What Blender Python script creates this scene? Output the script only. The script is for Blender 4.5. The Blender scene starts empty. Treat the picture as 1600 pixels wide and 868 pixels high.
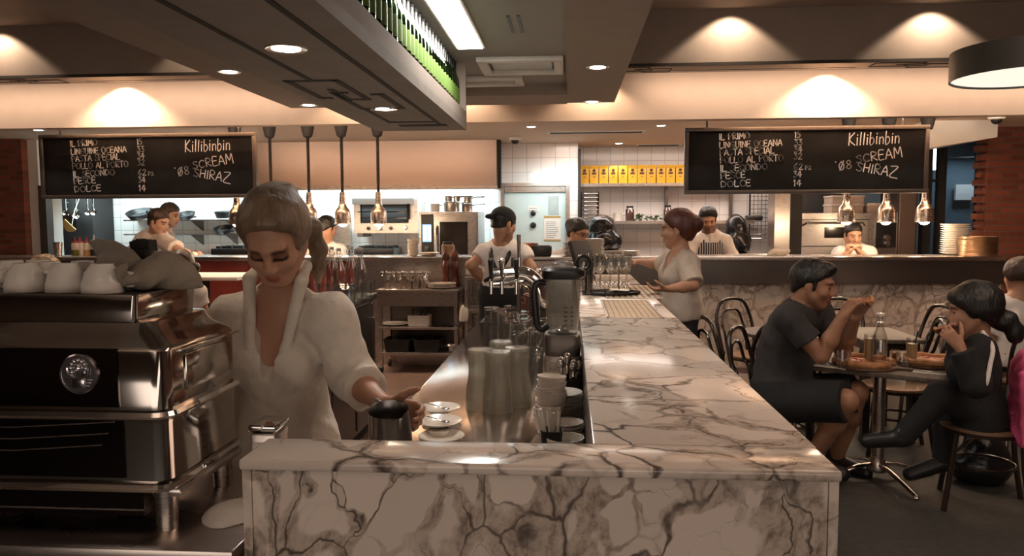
import bpy, bmesh, math, random
import numpy as np
from mathutils import Vector, Matrix
random.seed(7); NR = np.random.RandomState(11)
SC = bpy.context.scene; COL = SC.collection
PI = math.pi
# ---------------------------------------------------------------- camera, world, exposure
F_PX, CX, CY = 1200.0, 800.0, 434.0
CAM_H = 1.58
_v = np.array([(890 - CX) / F_PX, -(341 - CY) / F_PX, 1.0]); _v /= np.linalg.norm(_v)
_h = np.array([1.0, math.tan(math.radians(0.24)), 0.0])
_z = np.cross(_v, _h); _z /= np.linalg.norm(_z)
_x = np.cross(_z, _v)
RIGHT = np.array([_x[0], _v[0], _z[0]]); UP = np.array([_x[1], _v[1], _z[1]]); FWD = np.array([_x[2], _v[2], _z[2]])
CAMP = np.array([0.0, 0.0, CAM_H])
cam_d = bpy.data.cameras.new('camera'); cam = bpy.data.objects.new('camera', cam_d); COL.objects.link(cam)
cam_d.sensor_width = 36.0; cam_d.lens = F_PX / 1600.0 * 36.0; cam_d.clip_start = 0.05; cam_d.clip_end = 100
cam.matrix_world = Matrix(((RIGHT[0], UP[0], -FWD[0], CAMP[0]), (RIGHT[1], UP[1], -FWD[1], CAMP[1]), (RIGHT[2], UP[2], -FWD[2], CAMP[2]), (0, 0, 0, 1)))
SC.camera = cam
SC.view_settings.view_transform = 'Standard'; SC.view_settings.look = 'None'
SC.view_settings.gamma = 1.0; SC.view_settings.use_curve_mapping = False
SC.view_settings.exposure = 0.3
SC.cycles.transparent_max_bounces = 32; SC.cycles.max_bounces = 10
wd = bpy.data.worlds.new('world'); SC.world = wd; wd.use_nodes = True
wd.node_tree.nodes['Background'].inputs[0].default_value = (1.0, 0.82, 0.68, 1)
wd.node_tree.nodes['Background'].inputs[1].default_value = 0.02

def ray(px, py):
    return FWD + RIGHT * ((px - CX) / F_PX) - UP * ((py - CY) / F_PX)
def onY(px, py, Y):
    d = ray(px, py); p = CAMP + d * (Y / d[1]); return (float(p[0]), float(p[1]), float(p[2]))
def onZ(px, py, z):
    d = ray(px, py); p = CAMP + d * ((z - CAM_H) / d[2]); return (float(p[0]), float(p[1]), float(p[2]))
def onX(px, py, x):
    d = ray(px, py); p = CAMP + d * (x / d[0]); return (float(p[0]), float(p[1]), float(p[2]))
# ---------------------------------------------------------------- lights (lamps of the room and added fill lights)
def area_light(name, loc, size, power, color=(1, 0.8, 0.62), rot=(0, 0, 0), sy=None, spread=PI):
    d = bpy.data.lights.new(name, 'AREA'); d.energy = power; d.color = color; d.size = size
    if sy: d.shape = 'RECTANGLE'; d.size_y = sy
    d.spread = spread
    o = bpy.data.objects.new(name, d); o.location = loc; o.rotation_euler = rot; COL.objects.link(o); return o
def spot_light(name, loc, power, color=(1, 0.76, 0.55), angle=70, blend=0.35, radius=0.03, target=None, parent=None):
    d = bpy.data.lights.new(name, 'SPOT'); d.energy = power; d.color = color; d.spot_size = math.radians(angle); d.spot_blend = blend; d.shadow_soft_size = radius
    o = bpy.data.objects.new(name, d); o.location = loc; COL.objects.link(o)
    if target is not None:
        o.rotation_euler = (Vector(target) - Vector(loc)).to_track_quat('-Z', 'Y').to_euler()
    if parent: o.parent = parent
    return o
def point_light(name, loc, power, color=(1, 0.72, 0.48), radius=0.04, parent=None):
    d = bpy.data.lights.new(name, 'POINT'); d.energy = power; d.color = color; d.shadow_soft_size = radius
    o = bpy.data.objects.new(name, d); o.location = loc; COL.objects.link(o)
    if parent: o.parent = parent
    return o
WARM = (1.0, 0.74, 0.58); COOL = (0.72, 0.95, 1.0)
# added soft fill lights overhead and behind the camera, kitchen strips, cove strips
area_light('dining_fill_light', (2.6, 2.2, 3.19), 2.6, 46, WARM, (0, 0, 0), 2.6)  # added overhead fill standing in for ambient light on the dining side
area_light('left_fill_light', (-3.6, 2.6, 3.19), 2.0, 22, WARM, (0, 0, 0), 3.0)  # the same added ambient fill, over the left side
area_light('rear_fill_light', (0.4, -3.0, .9), 6.0, 42, (1, .84, .72), (math.radians(90), 0, 0), 1.2)  # added wide, low fill behind the camera, brightens bar front and machine
area_light('ceiling_fill_light', (-.3, -.9, 1.95), 2.6, 26, WARM, (math.radians(138), 0, 0), .5, math.radians(105))  # added fill behind the camera, aimed up to brighten the ceiling undersides
area_light('kitchen_strip_light', (-2.6, 9.7, 2.02), 3.0, 60, COOL, (math.radians(20), 0, 0), 0.25)
area_light('kitchen_strip_light', (-5.6, 9.7, 2.02), 2.2, 40, COOL, (math.radians(20), 0, 0), 0.25)
area_light('kitchen_room_light', (1.4, 9.2, 2.50), 3.2, 46, (1, 0.84, 0.74), (0, 0, 0), 0.6)
area_light('cold_room_light', (-0.2, 9.3, 2.15), 0.6, 4, COOL, (math.radians(25), 0, 0), 0.15)
area_light('cove_strip_light', (-2.9, 6.86, 2.42), 3.4, 62, (1, 0.8, 0.62), (math.radians(172), 0, 0), 0.05)
area_light('cove_strip_light', (2.7, 6.86, 2.42), 2.6, 62, (1, 0.8, 0.62), (math.radians(172), 0, 0), 0.05)
area_light('bulkhead_fill_light', (-4.7, 6.36, 2.70), 5.0, 11, (1, .78, .62), (math.radians(40), 0, 0), 0.04)  # added wash to lift the lower bulkhead face, left half
area_light('bulkhead_fill_light', (2.9, 6.36, 2.70), 4.6, 11, (1, .78, .62), (math.radians(40), 0, 0), 0.04)  # right half of the added bulkhead wash
# ---------------------------------------------------------------- object helpers
def link(name, me, m=None, parent=None):
    o = bpy.data.objects.new(name, me); COL.objects.link(o)
    if m is not None and len(me.materials) == 0:
        for q in (m if isinstance(m, (list, tuple)) else [m]): me.materials.append(q)
    if parent is not None: o.parent = parent
    return o
def tag(o, label=None, cat=None, group=None, kind=None):
    if label: o['label'] = label
    if cat: o['category'] = cat
    if group: o['group'] = group
    if kind: o['kind'] = kind
    return o
def thing(name, label, cat, loc=(0, 0, 0), rz=0.0, group=None):
    o = bpy.data.objects.new(name, None); COL.objects.link(o); o.location = loc; o.rotation_euler = (0, 0, rz); o.empty_display_size = 0.05
    return tag(o, label, cat, group)
def dup(root, loc=None, rz=None, label=None, group=None, rot=None):
    r = root.copy(); COL.objects.link(r)
    if loc is not None: r.location = loc
    if rz is not None: r.rotation_euler = (0, 0, rz)
    if rot is not None: r.rotation_euler = rot
    if label: r['label'] = label
    if group: r['group'] = group
    def kids(a, b):
        for ch in list(a.children):
            c = ch.copy(); COL.objects.link(c); c.parent = b; kids(ch, c)
    kids(root, r)
    return r
def rotm(rx=0, ry=0, rz=0):
    from mathutils import Euler
    return np.array(Euler((rx, ry, rz)).to_matrix())
class MB:
    """collects shapes, then becomes one mesh object"""
    def __init__(s): s.v = []; s.f = []; s.mi = []; s.n = 0
    def add(s, vs, fs, mi=0, M=None, t=None):
        vs = np.asarray(vs, float).reshape(-1, 3)
        if M is not None: vs = vs @ np.asarray(M).T
        if t is not None: vs = vs + np.asarray(t, float)
        s.v.append(vs); s.f += [tuple(i + s.n for i in f) for f in fs]; s.mi += [mi] * len(fs); s.n += len(vs); return s
    def box(s, c, size, mi=0, M=None, bev=0.0, seg=2):
        x, y, z = [q / 2 for q in size]
        if bev > 0:
            b = bmesh.new(); bmesh.ops.create_cube(b, size=1.0)
            for q in b.verts: q.co = (q.co.x * size[0], q.co.y * size[1], q.co.z * size[2])
            bmesh.ops.bevel(b, geom=b.edges[:], offset=min(bev, 0.49 * min(size)), segments=seg, profile=0.5, affect='EDGES')
            b.verts.index_update(); vs = [tuple(q.co) for q in b.verts]; fs = [tuple(q.index for q in f.verts) for f in b.faces]; b.free()
        else:
            vs = [(-x, -y, -z), (x, -y, -z), (x, y, -z), (-x, y, -z), (-x, -y, z), (x, -y, z), (x, y, z), (-x, y, z)]
            fs = [(0, 3, 2, 1), (4, 5, 6, 7), (0, 1, 5, 4), (1, 2, 6, 5), (2, 3, 7, 6), (3, 0, 4, 7)]
        return s.add(vs, fs, mi, M, c)
    def bb(s, lo, hi, mi=0, bev=0.0, seg=2):
        lo = np.minimum(lo, hi) if False else np.asarray(lo, float); hi = np.asarray(hi, float)
        return s.box((lo + hi) / 2, np.abs(hi - lo), mi, None, bev, seg)
    def lathe(s, prof, n=20, c=(0, 0, 0), M=None, mi=0, cap=True):
        vs = []; fs = []
        for r, z in prof:
            for k in range(n):
                a = 2 * PI * k / n; vs.append((r * math.cos(a), r * math.sin(a), z))
        for i in range(len(prof) - 1):
            for k in range(n):
                k2 = (k + 1) % n; fs.append((i * n + k, i * n + k2, (i + 1) * n + k2, (i + 1) * n + k))
        if cap:
            if prof[0][0] > 1e-5: fs.append(tuple(range(n - 1, -1, -1)))
            if prof[-1][0] > 1e-5: fs.append(tuple((len(prof) - 1) * n + k for k in range(n)))
        return s.add(vs, fs, mi, M, c)
    def cyl(s, a, b, r, r2=None, n=14, mi=0):
        a = np.asarray(a, float); b = np.asarray(b, float); r2 = r if r2 is None else r2
        d = b - a; L = np.linalg.norm(d); M = np.array(Vector(d / L).to_track_quat('Z', 'Y').to_matrix())
        return s.lathe([(r, 0), (r2, L)], n, a, M, mi)
    def tube(s, pts, r, n=8, closed=False, mi=0, sy=1.0):
        P = [np.asarray(p, float) for p in pts]; m = len(P); R = r if isinstance(r, (list, tuple)) else [r] * m
        T = []
        for i in range(m):
            a = P[(i - 1) % m] if (closed or i > 0) else P[i]; b = P[(i + 1) % m] if (closed or i < m - 1) else P[i]
            t = b - a; T.append(t / (np.linalg.norm(t) + 1e-12))
        up = np.array([0, 0, 1.0]);
        if abs(T[0][2]) > 0.9: up = np.array([1.0, 0, 0])
        vs = []
        u = np.cross(T[0], up); u /= np.linalg.norm(u)
        for i in range(m):
            u = u - T[i] * np.dot(u, T[i]); u /= (np.linalg.norm(u) + 1e-12); w = np.cross(T[i], u)
            for k in range(n):
                a = 2 * PI * k / n; vs.append(P[i] + (u * math.cos(a) + w * math.sin(a) * sy) * R[i])
        fs = []
        for i in range(m if closed else m - 1):
            j = (i + 1) % m
            for k in range(n):
                k2 = (k + 1) % n; fs.append((i * n + k, i * n + k2, j * n + k2, j * n + k))
        if not closed: fs.append(tuple(range(n - 1, -1, -1))); fs.append(tuple((m - 1) * n + k for k in range(n)))
        return s.add(vs, fs, mi)
    def prism(s, poly, a, b, axis='y', mi=0, M=None, t=None):
        """poly: 2-D outline; extruded from a to b along axis (x: poly is y,z; y: poly is x,z; z: poly is x,y)"""
        def P(p, h):
            return {'x': (h, p[0], p[1]), 'y': (p[0], h, p[1]), 'z': (p[0], p[1], h)}[axis]
        n = len(poly); vs = [P(p, a) for p in poly] + [P(p, b) for p in poly]
        fs = [tuple(range(n)), tuple(range(2 * n - 1, n - 1, -1))] + [(i, n + i, n + (i + 1) % n, (i + 1) % n) for i in range(n)]
        return s.add(vs, fs, mi, M, t)
    def ell(s, c, r, n=14, m=9, mi=0, M=None):
        prof = [(math.sin(PI * i / m), -math.cos(PI * i / m)) for i in range(m + 1)]
        r = (r, r, r) if not isinstance(r, (tuple, list)) else r
        MM = np.diag(r) if M is None else np.asarray(M) @ np.diag(r)
        prof = [(max(a, 1e-6), b) for a, b in prof]
        return s.lathe(prof, n, c, MM, mi, cap=False)
    def mesh(s, name='m', angle=38):
        me = bpy.data.meshes.new(name)
        V = np.concatenate(s.v) if s.v else np.zeros((0, 3))
        me.from_pydata([tuple(p) for p in V], [], s.f)
        b = bmesh.new(); b.from_mesh(me); bmesh.ops.remove_doubles(b, verts=b.verts, dist=1e-6) if False else None
        bmesh.ops.recalc_face_normals(b, faces=b.faces); b.to_mesh(me); b.free()
        for i, p in enumerate(me.polygons): p.material_index = s.mi[i]; p.use_smooth = True
        me.set_sharp_from_angle(angle=math.radians(angle))
        return me
    def build(s, name, m, parent=None, angle=38):
        return link(name, s.mesh(name, angle), m, parent)
def arc(c, r, a0, a1, n, plane='xz', ry=None):
    out = []; ry = r if ry is None else ry
    for i in range(n):
        a = a0 + (a1 - a0) * i / (n - 1); p, q = r * math.cos(a), ry * math.sin(a)
        out.append({'xz': (c[0] + p, c[1], c[2] + q), 'xy': (c[0] + p, c[1] + q, c[2]), 'yz': (c[0], c[1] + p, c[2] + q)}[plane])
    return out
def smooth_path(pts, n=6):
    P = [np.asarray(p, float) for p in pts]; P = [2 * P[0] - P[1]] + P + [2 * P[-1] - P[-2]]; out = []
    for i in range(1, len(P) - 2):
        for k in range(n):
            t = k / n; a, b, c, d = P[i - 1], P[i], P[i + 1], P[i + 2]
            out.append(0.5 * ((2 * b) + (-a + c) * t + (2 * a - 5 * b + 4 * c - d) * t * t + (-a + 3 * b - 3 * c + d) * t ** 3))
    out.append(P[-2]); return out
def struct(name, mb, m, parent=None):
    o = mb.build(name, m, parent)
    if parent is None: o['kind'] = 'structure'
    return o
# ---------------------------------------------------------------- materials
def _new(name):
    m = bpy.data.materials.new(name); m.use_nodes = True; nt = m.node_tree; b = nt.nodes['Principled BSDF']; return m, nt, b
def N(nt, t, **kw):
    n = nt.nodes.new(t)
    for k, v in kw.items():
        if k.startswith('_'): setattr(n, k[1:], v)
        else: n.inputs[k.replace('__', ' ')].default_value = v
    return n
def c4(c): return (c[0], c[1], c[2], 1.0)
def ramp(nt, stops, interp='LINEAR'):
    r = nt.nodes.new('ShaderNodeValToRGB'); r.color_ramp.interpolation = interp
    el = r.color_ramp.elements
    while len(el) < len(stops): el.new(0.5)
    for e, (p, c) in zip(el, stops): e.position = p; e.color = c4(c)
    return r
def texco(nt, scale=(1, 1, 1), rot=(0, 0, 0), kind='Object'):
    t = nt.nodes.new('ShaderNodeTexCoord'); mp = nt.nodes.new('ShaderNodeMapping'); mp.inputs['Scale'].default_value = scale; mp.inputs['Rotation'].default_value = rot
    nt.links.new(t.outputs[kind], mp.inputs['Vector']); return mp.outputs['Vector']
def mat(name, col, rough=0.5, metal=0.0, var=0.12, vs=8.0, bump=0.0, bs=60.0, spec=0.5, sheen=0.0, aniso=None, coat=0.0):
    m, nt, b = _new(name); L = nt.links.new
    b.inputs['Roughness'].default_value = rough; b.inputs['Metallic'].default_value = metal; b.inputs['Specular IOR Level'].default_value = spec
    if sheen: b.inputs['Sheen Weight'].default_value = sheen
    if coat: b.inputs['Coat Weight'].default_value = coat; b.inputs['Coat Roughness'].default_value = 0.08
    vec = texco(nt, aniso or (1, 1, 1))
    n = N(nt, 'ShaderNodeTexNoise', Scale=vs, Detail=4.0); L(vec, n.inputs['Vector'])
    r = ramp(nt, [(0.3, tuple(q * (1 - var) for q in col)), (0.7, tuple(min(1, q * (1 + var)) for q in col))]); L(n.outputs['Fac'], r.inputs['Fac']); L(r.outputs['Color'], b.inputs['Base Color'])
    if bump:
        n2 = N(nt, 'ShaderNodeTexNoise', Scale=bs, Detail=5.0); L(vec, n2.inputs['Vector'])
        bp = N(nt, 'ShaderNodeBump', Strength=bump, Distance=0.01); L(n2.outputs['Fac'], bp.inputs['Height']); L(bp.outputs['Normal'], b.inputs['Normal'])
    return m
def glass(name, col=(1, 1, 1), rough=0.0, ior=1.45):
    m, nt, b = _new(name)
    b.inputs['Base Color'].default_value = c4(col); b.inputs['Roughness'].default_value = rough; b.inputs['IOR'].default_value = ior; b.inputs['Transmission Weight'].default_value = 1.0
    return m
def thin_glass(name, col=(0.9, 0.95, 0.95), mix=0.12, rough=0.03):
    """thin-walled pane or vessel: mostly clear with a glossy surface"""
    m, nt, b = _new(name); L = nt.links.new
    tr = N(nt, 'ShaderNodeBsdfTransparent', Color=c4(col)); gl = N(nt, 'ShaderNodeBsdfGlossy', Roughness=rough)
    fr = N(nt, 'ShaderNodeLayerWeight', Blend=0.25); mx = N(nt, 'ShaderNodeMixShader')
    ad = N(nt, 'ShaderNodeMath', _operation='MULTIPLY_ADD'); ad.inputs[1].default_value = 0.75; ad.inputs[2].default_value = mix
    L(fr.outputs['Facing'], ad.inputs[0]); L(ad.outputs[0], mx.inputs[0]); L(tr.outputs[0], mx.inputs[1]); L(gl.outputs[0], mx.inputs[2])
    L(mx.outputs[0], nt.nodes['Material Output'].inputs['Surface']); return m
def milky_glass(name, col, haze=0.3):
    m, nt, b = _new(name); L = nt.links.new
    tr = N(nt, 'ShaderNodeBsdfTransparent', Color=c4(col)); df = N(nt, 'ShaderNodeBsdfDiffuse', Color=c4((.52, .49, .43))); tl = N(nt, 'ShaderNodeBsdfTranslucent', Color=c4((.52, .49, .43))); gl = N(nt, 'ShaderNodeBsdfGlossy', Roughness=.18)
    a = N(nt, 'ShaderNodeMixShader'); a.inputs[0].default_value = .5; L(df.outputs[0], a.inputs[1]); L(tl.outputs[0], a.inputs[2]); c = N(nt, 'ShaderNodeMixShader'); c.inputs[0].default_value = haze; L(tr.outputs[0], c.inputs[1]); L(a.outputs[0], c.inputs[2])
    fr = N(nt, 'ShaderNodeLayerWeight', Blend=0.2); ad = N(nt, 'ShaderNodeMath', _operation='MULTIPLY_ADD'); ad.inputs[1].default_value = 0.6; ad.inputs[2].default_value = .05; L(fr.outputs['Facing'], ad.inputs[0])
    mx = N(nt, 'ShaderNodeMixShader'); L(ad.outputs[0], mx.inputs[0]); L(c.outputs[0], mx.inputs[1]); L(gl.outputs[0], mx.inputs[2]); L(mx.outputs[0], nt.nodes['Material Output'].inputs['Surface']); return m
def emit(name, col, s):
    m, nt, b = _new(name); b.inputs['Base Color'].default_value = c4(col); b.inputs['Emission Color'].default_value = c4(col); b.inputs['Emission Strength'].default_value = s; return m
def brushed(name, col, rough=0.3, stretch=(1, 1, 60), var=0.025, bump=0.004):
    m, nt, b = _new(name); L = nt.links.new
    b.inputs['Metallic'].default_value = 1.0; vec = texco(nt, stretch)
    n = N(nt, 'ShaderNodeTexNoise', Scale=14.0, Detail=6.0); L(vec, n.inputs['Vector'])
    r = ramp(nt, [(0.3, tuple(q * (1 - var) for q in col)), (0.7, tuple(min(1, q * (1 + var)) for q in col))]); L(n.outputs['Fac'], r.inputs['Fac']); L(r.outputs['Color'], b.inputs['Base Color'])
    mr = N(nt, 'ShaderNodeMapRange'); mr.inputs['To Min'].default_value = rough * 0.75; mr.inputs['To Max'].default_value = rough * 1.3; L(n.outputs['Fac'], mr.inputs['Value']); L(mr.outputs[0], b.inputs['Roughness'])
    bp = N(nt, 'ShaderNodeBump', Strength=bump, Distance=0.002); L(n.outputs['Fac'], bp.inputs['Height']); L(bp.outputs['Normal'], b.inputs['Normal'])
    return m
def marble(name, scale=3.4, rot=(0.3, 0.5, 0.4), rough=0.16, base=(0.76, 0.66, 0.58), vein=(0.085, 0.065, 0.055), busy=0.0):
    """breccia marble: pale clasts of all sizes, brown-grey veins that swell in busy regions and fade in calm ones"""
    m, nt, b = _new(name); L = nt.links.new
    vec = texco(nt, (1, 1, 1), rot)
    st = N(nt, 'ShaderNodeMapping'); st.inputs['Scale'].default_value = (1.0, 1.45, 1.2); L(vec, st.inputs['Vector'])
    dn = N(nt, 'ShaderNodeTexNoise', Scale=1.9, Detail=3.0, Roughness=0.55); L(st.outputs[0], dn.inputs['Vector'])
    d2 = N(nt, 'ShaderNodeTexNoise', Scale=9.0, Detail=3.0, Roughness=0.6); L(st.outputs[0], d2.inputs['Vector'])
    def off(src, v, k):
        q = N(nt, 'ShaderNodeVectorMath', _operation='MULTIPLY_ADD'); L(v, q.inputs[0]); q.inputs[1].default_value = (k, k, k); L(src, q.inputs[2]); return q.outputs[0]
    w = off(off(st.outputs[0], dn.outputs['Color'], 0.30), d2.outputs['Color'], 0.075)
    def noise(sc, lo, hi, a, c, seed):
        mp = N(nt, 'ShaderNodeMapping'); mp.inputs['Location'].default_value = (seed, seed * 1.7, seed * .6); L(vec, mp.inputs['Vector']); n = N(nt, 'ShaderNodeTexNoise', Scale=sc, Detail=3.0, Roughness=0.6); L(mp.outputs[0], n.inputs['Vector'])
        r = N(nt, 'ShaderNodeMapRange', _interpolation_type='SMOOTHSTEP'); L(n.outputs['Fac'], r.inputs['Value']); r.inputs['From Min'].default_value = lo; r.inputs['From Max'].default_value = hi; r.inputs['To Min'].default_value = a; r.inputs['To Max'].default_value = c; return r.outputs[0]
    def veins(sc, width):
        v = N(nt, 'ShaderNodeTexVoronoi', _feature='DISTANCE_TO_EDGE', Scale=sc); L(w, v.inputs['Vector'])
        r = N(nt, 'ShaderNodeMapRange', _interpolation_type='SMOOTHSTEP'); L(v.outputs['Distance'], r.inputs['Value']); r.inputs['From Min'].default_value = 0.0; L(width, r.inputs['From Max']); r.inputs['To Min'].default_value = 1.0; r.inputs['To Max'].default_value = 0.0; return r.outputs[0]
    def op(k, a, c):
        q = N(nt, 'ShaderNodeMath', _operation=k); L(a, q.inputs[0])
        if isinstance(c, float): q.inputs[1].default_value = c
        else: L(c, q.inputs[1])
        return q.outputs[0]
    def clasts(sc, width):
        v = N(nt, 'ShaderNodeTexVoronoi', _feature='DISTANCE_TO_EDGE', Scale=sc); L(w, v.inputs['Vector'])
        r = N(nt, 'ShaderNodeMapRange', _interpolation_type='SMOOTHSTEP'); L(v.outputs['Distance'], r.inputs['Value']); L(op('MULTIPLY', width, .62), r.inputs['From Min']); L(width, r.inputs['From Max']); r.inputs['To Min'].default_value = 1.0; r.inputs['To Max'].default_value = 0.0; return r.outputs[0]
    big_w = noise(1.8, .36 - busy, .64 - busy, .008, .17, 3.1); sm_w = noise(2.2, .42 - busy, .62 - busy, .004, .30, 11.3)
    gate = noise(1.5, .40 - busy, .56 - busy, 0.0, 1.0, 5.2)
    matrix = op('MAXIMUM', clasts(scale, big_w), op('MULTIPLY', clasts(scale * 2.0, sm_w), gate))
    core = op('MAXIMUM', op('MULTIPLY', veins(scale, noise(2.6, .35, .65, .006, .05, 41.0)), noise(3.2, .38, .56, .0, .95, 7.7)), op('MULTIPLY', op('MULTIPLY', veins(scale * 2.0, noise(3.0, .35, .65, .01, .10, 43.0)), gate), noise(4.0, .40, .60, .0, .85, 47.0)))
    fine = N(nt, 'ShaderNodeTexNoise', Scale=26.0, Detail=4.0, Roughness=0.7); L(w, fine.inputs['Vector'])
    cl = N(nt, 'ShaderNodeTexVoronoi', Scale=scale); L(w, cl.inputs['Vector']); sx = N(nt, 'ShaderNodeSeparateColor'); L(cl.outputs['Color'], sx.inputs[0])
    cb = ramp(nt, [(0.0, tuple(q * .84 for q in base)), (0.5, base), (1.0, tuple(min(1, q * 1.10) for q in base))]); L(sx.outputs[0], cb.inputs['Fac'])
    mcol = ramp(nt, [(.32, (.17, .12, .09)), (.5, tuple(.42 * q + .58 * z for q, z in zip(base, (.26, .185, .13)))), (.68, tuple(.7 * q + .3 * z for q, z in zip(base, (.26, .185, .13))))]); L(fine.outputs['Fac'], mcol.inputs['Fac'])
    m1 = N(nt, 'ShaderNodeMix', _data_type='RGBA'); L(op('MULTIPLY', matrix, .88), m1.inputs[0]); L(cb.outputs[0], m1.inputs[6]); L(mcol.outputs[0], m1.inputs[7])
    m2 = N(nt, 'ShaderNodeMix', _data_type='RGBA'); L(core, m2.inputs[0]); L(m1.outputs[2], m2.inputs[6]); m2.inputs[7].default_value = c4(vein)
    L(m2.outputs[2], b.inputs['Base Color']); b.inputs['Roughness'].default_value = rough
    return m
def tiles(name, tw, th, col, mortar, rough=0.15, offset=0.0, ms=0.012, rot=(PI / 2, 0, 0), var=0.03, bump=0.25):
    m, nt, b = _new(name); L = nt.links.new
    vec = texco(nt, (1, 1, 1), rot)
    br = N(nt, 'ShaderNodeTexBrick', _offset=offset, Scale=1.0); br.inputs['Color1'].default_value = c4(tuple(q * (1 - var) for q in col)); br.inputs['Color2'].default_value = c4(tuple(min(1, q * (1 + var)) for q in col)); br.inputs['Mortar'].default_value = c4(mortar)
    br.inputs['Mortar Size'].default_value = ms * 0.25; br.inputs['Mortar Smooth'].default_value = 0.2; br.inputs['Brick Width'].default_value = tw; br.inputs['Row Height'].default_value = th
    L(vec, br.inputs['Vector']); L(br.outputs['Color'], b.inputs['Base Color']); b.inputs['Roughness'].default_value = rough
    bp = N(nt, 'ShaderNodeBump', Strength=bump, Distance=0.003); bp.invert = True; L(br.outputs['Fac'], bp.inputs['Height']); L(bp.outputs['Normal'], b.inputs['Normal'])
    return m
def skin_mat(name, col):
    m, nt, b = _new(name); L = nt.links.new
    at = N(nt, 'ShaderNodeAttribute', _attribute_name='tint'); n = N(nt, 'ShaderNodeTexNoise', Scale=14.0, Detail=3.0); L(texco(nt), n.inputs['Vector'])
    r = ramp(nt, [(0.3, tuple(q * 0.93 for q in col)), (0.7, tuple(q * 1.06 for q in col))]); L(n.outputs['Fac'], r.inputs['Fac'])
    mx = N(nt, 'ShaderNodeMix', _data_type='RGBA', _blend_type='MULTIPLY'); mx.inputs[0].default_value = 1.0; L(r.outputs[0], mx.inputs[6]); L(at.outputs['Color'], mx.inputs[7]); L(mx.outputs[2], b.inputs['Base Color'])
    b.inputs['Roughness'].default_value = 0.45; b.inputs['Subsurface Weight'].default_value = 0.08; b.inputs['Subsurface Radius'].default_value = (0.012, 0.005, 0.003); b.inputs['Specular IOR Level'].default_value = 0.35
    return m
def stripes(name, c1, c2, n_per_m, axis=0, rough=0.85):
    m, nt, b = _new(name); L = nt.links.new
    sx = N(nt, 'ShaderNodeSeparateXYZ'); L(texco(nt), sx.inputs[0]); mu = N(nt, 'ShaderNodeMath', _operation='MULTIPLY'); mu.inputs[1].default_value = n_per_m; L(sx.outputs[axis], mu.inputs[0])
    fr = N(nt, 'ShaderNodeMath', _operation='FRACT'); L(mu.outputs[0], fr.inputs[0]); r = ramp(nt, [(0.0, c1), (0.62, c2)], 'CONSTANT'); L(fr.outputs[0], r.inputs['Fac']); L(r.outputs[0], b.inputs['Base Color']); b.inputs['Roughness'].default_value = rough
    return m
def hair_mat(name, col):
    return mat(name, col, 0.42, 0, 0.35, 18, 0.6, 70, aniso=(1, 1, 0.25))
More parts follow.
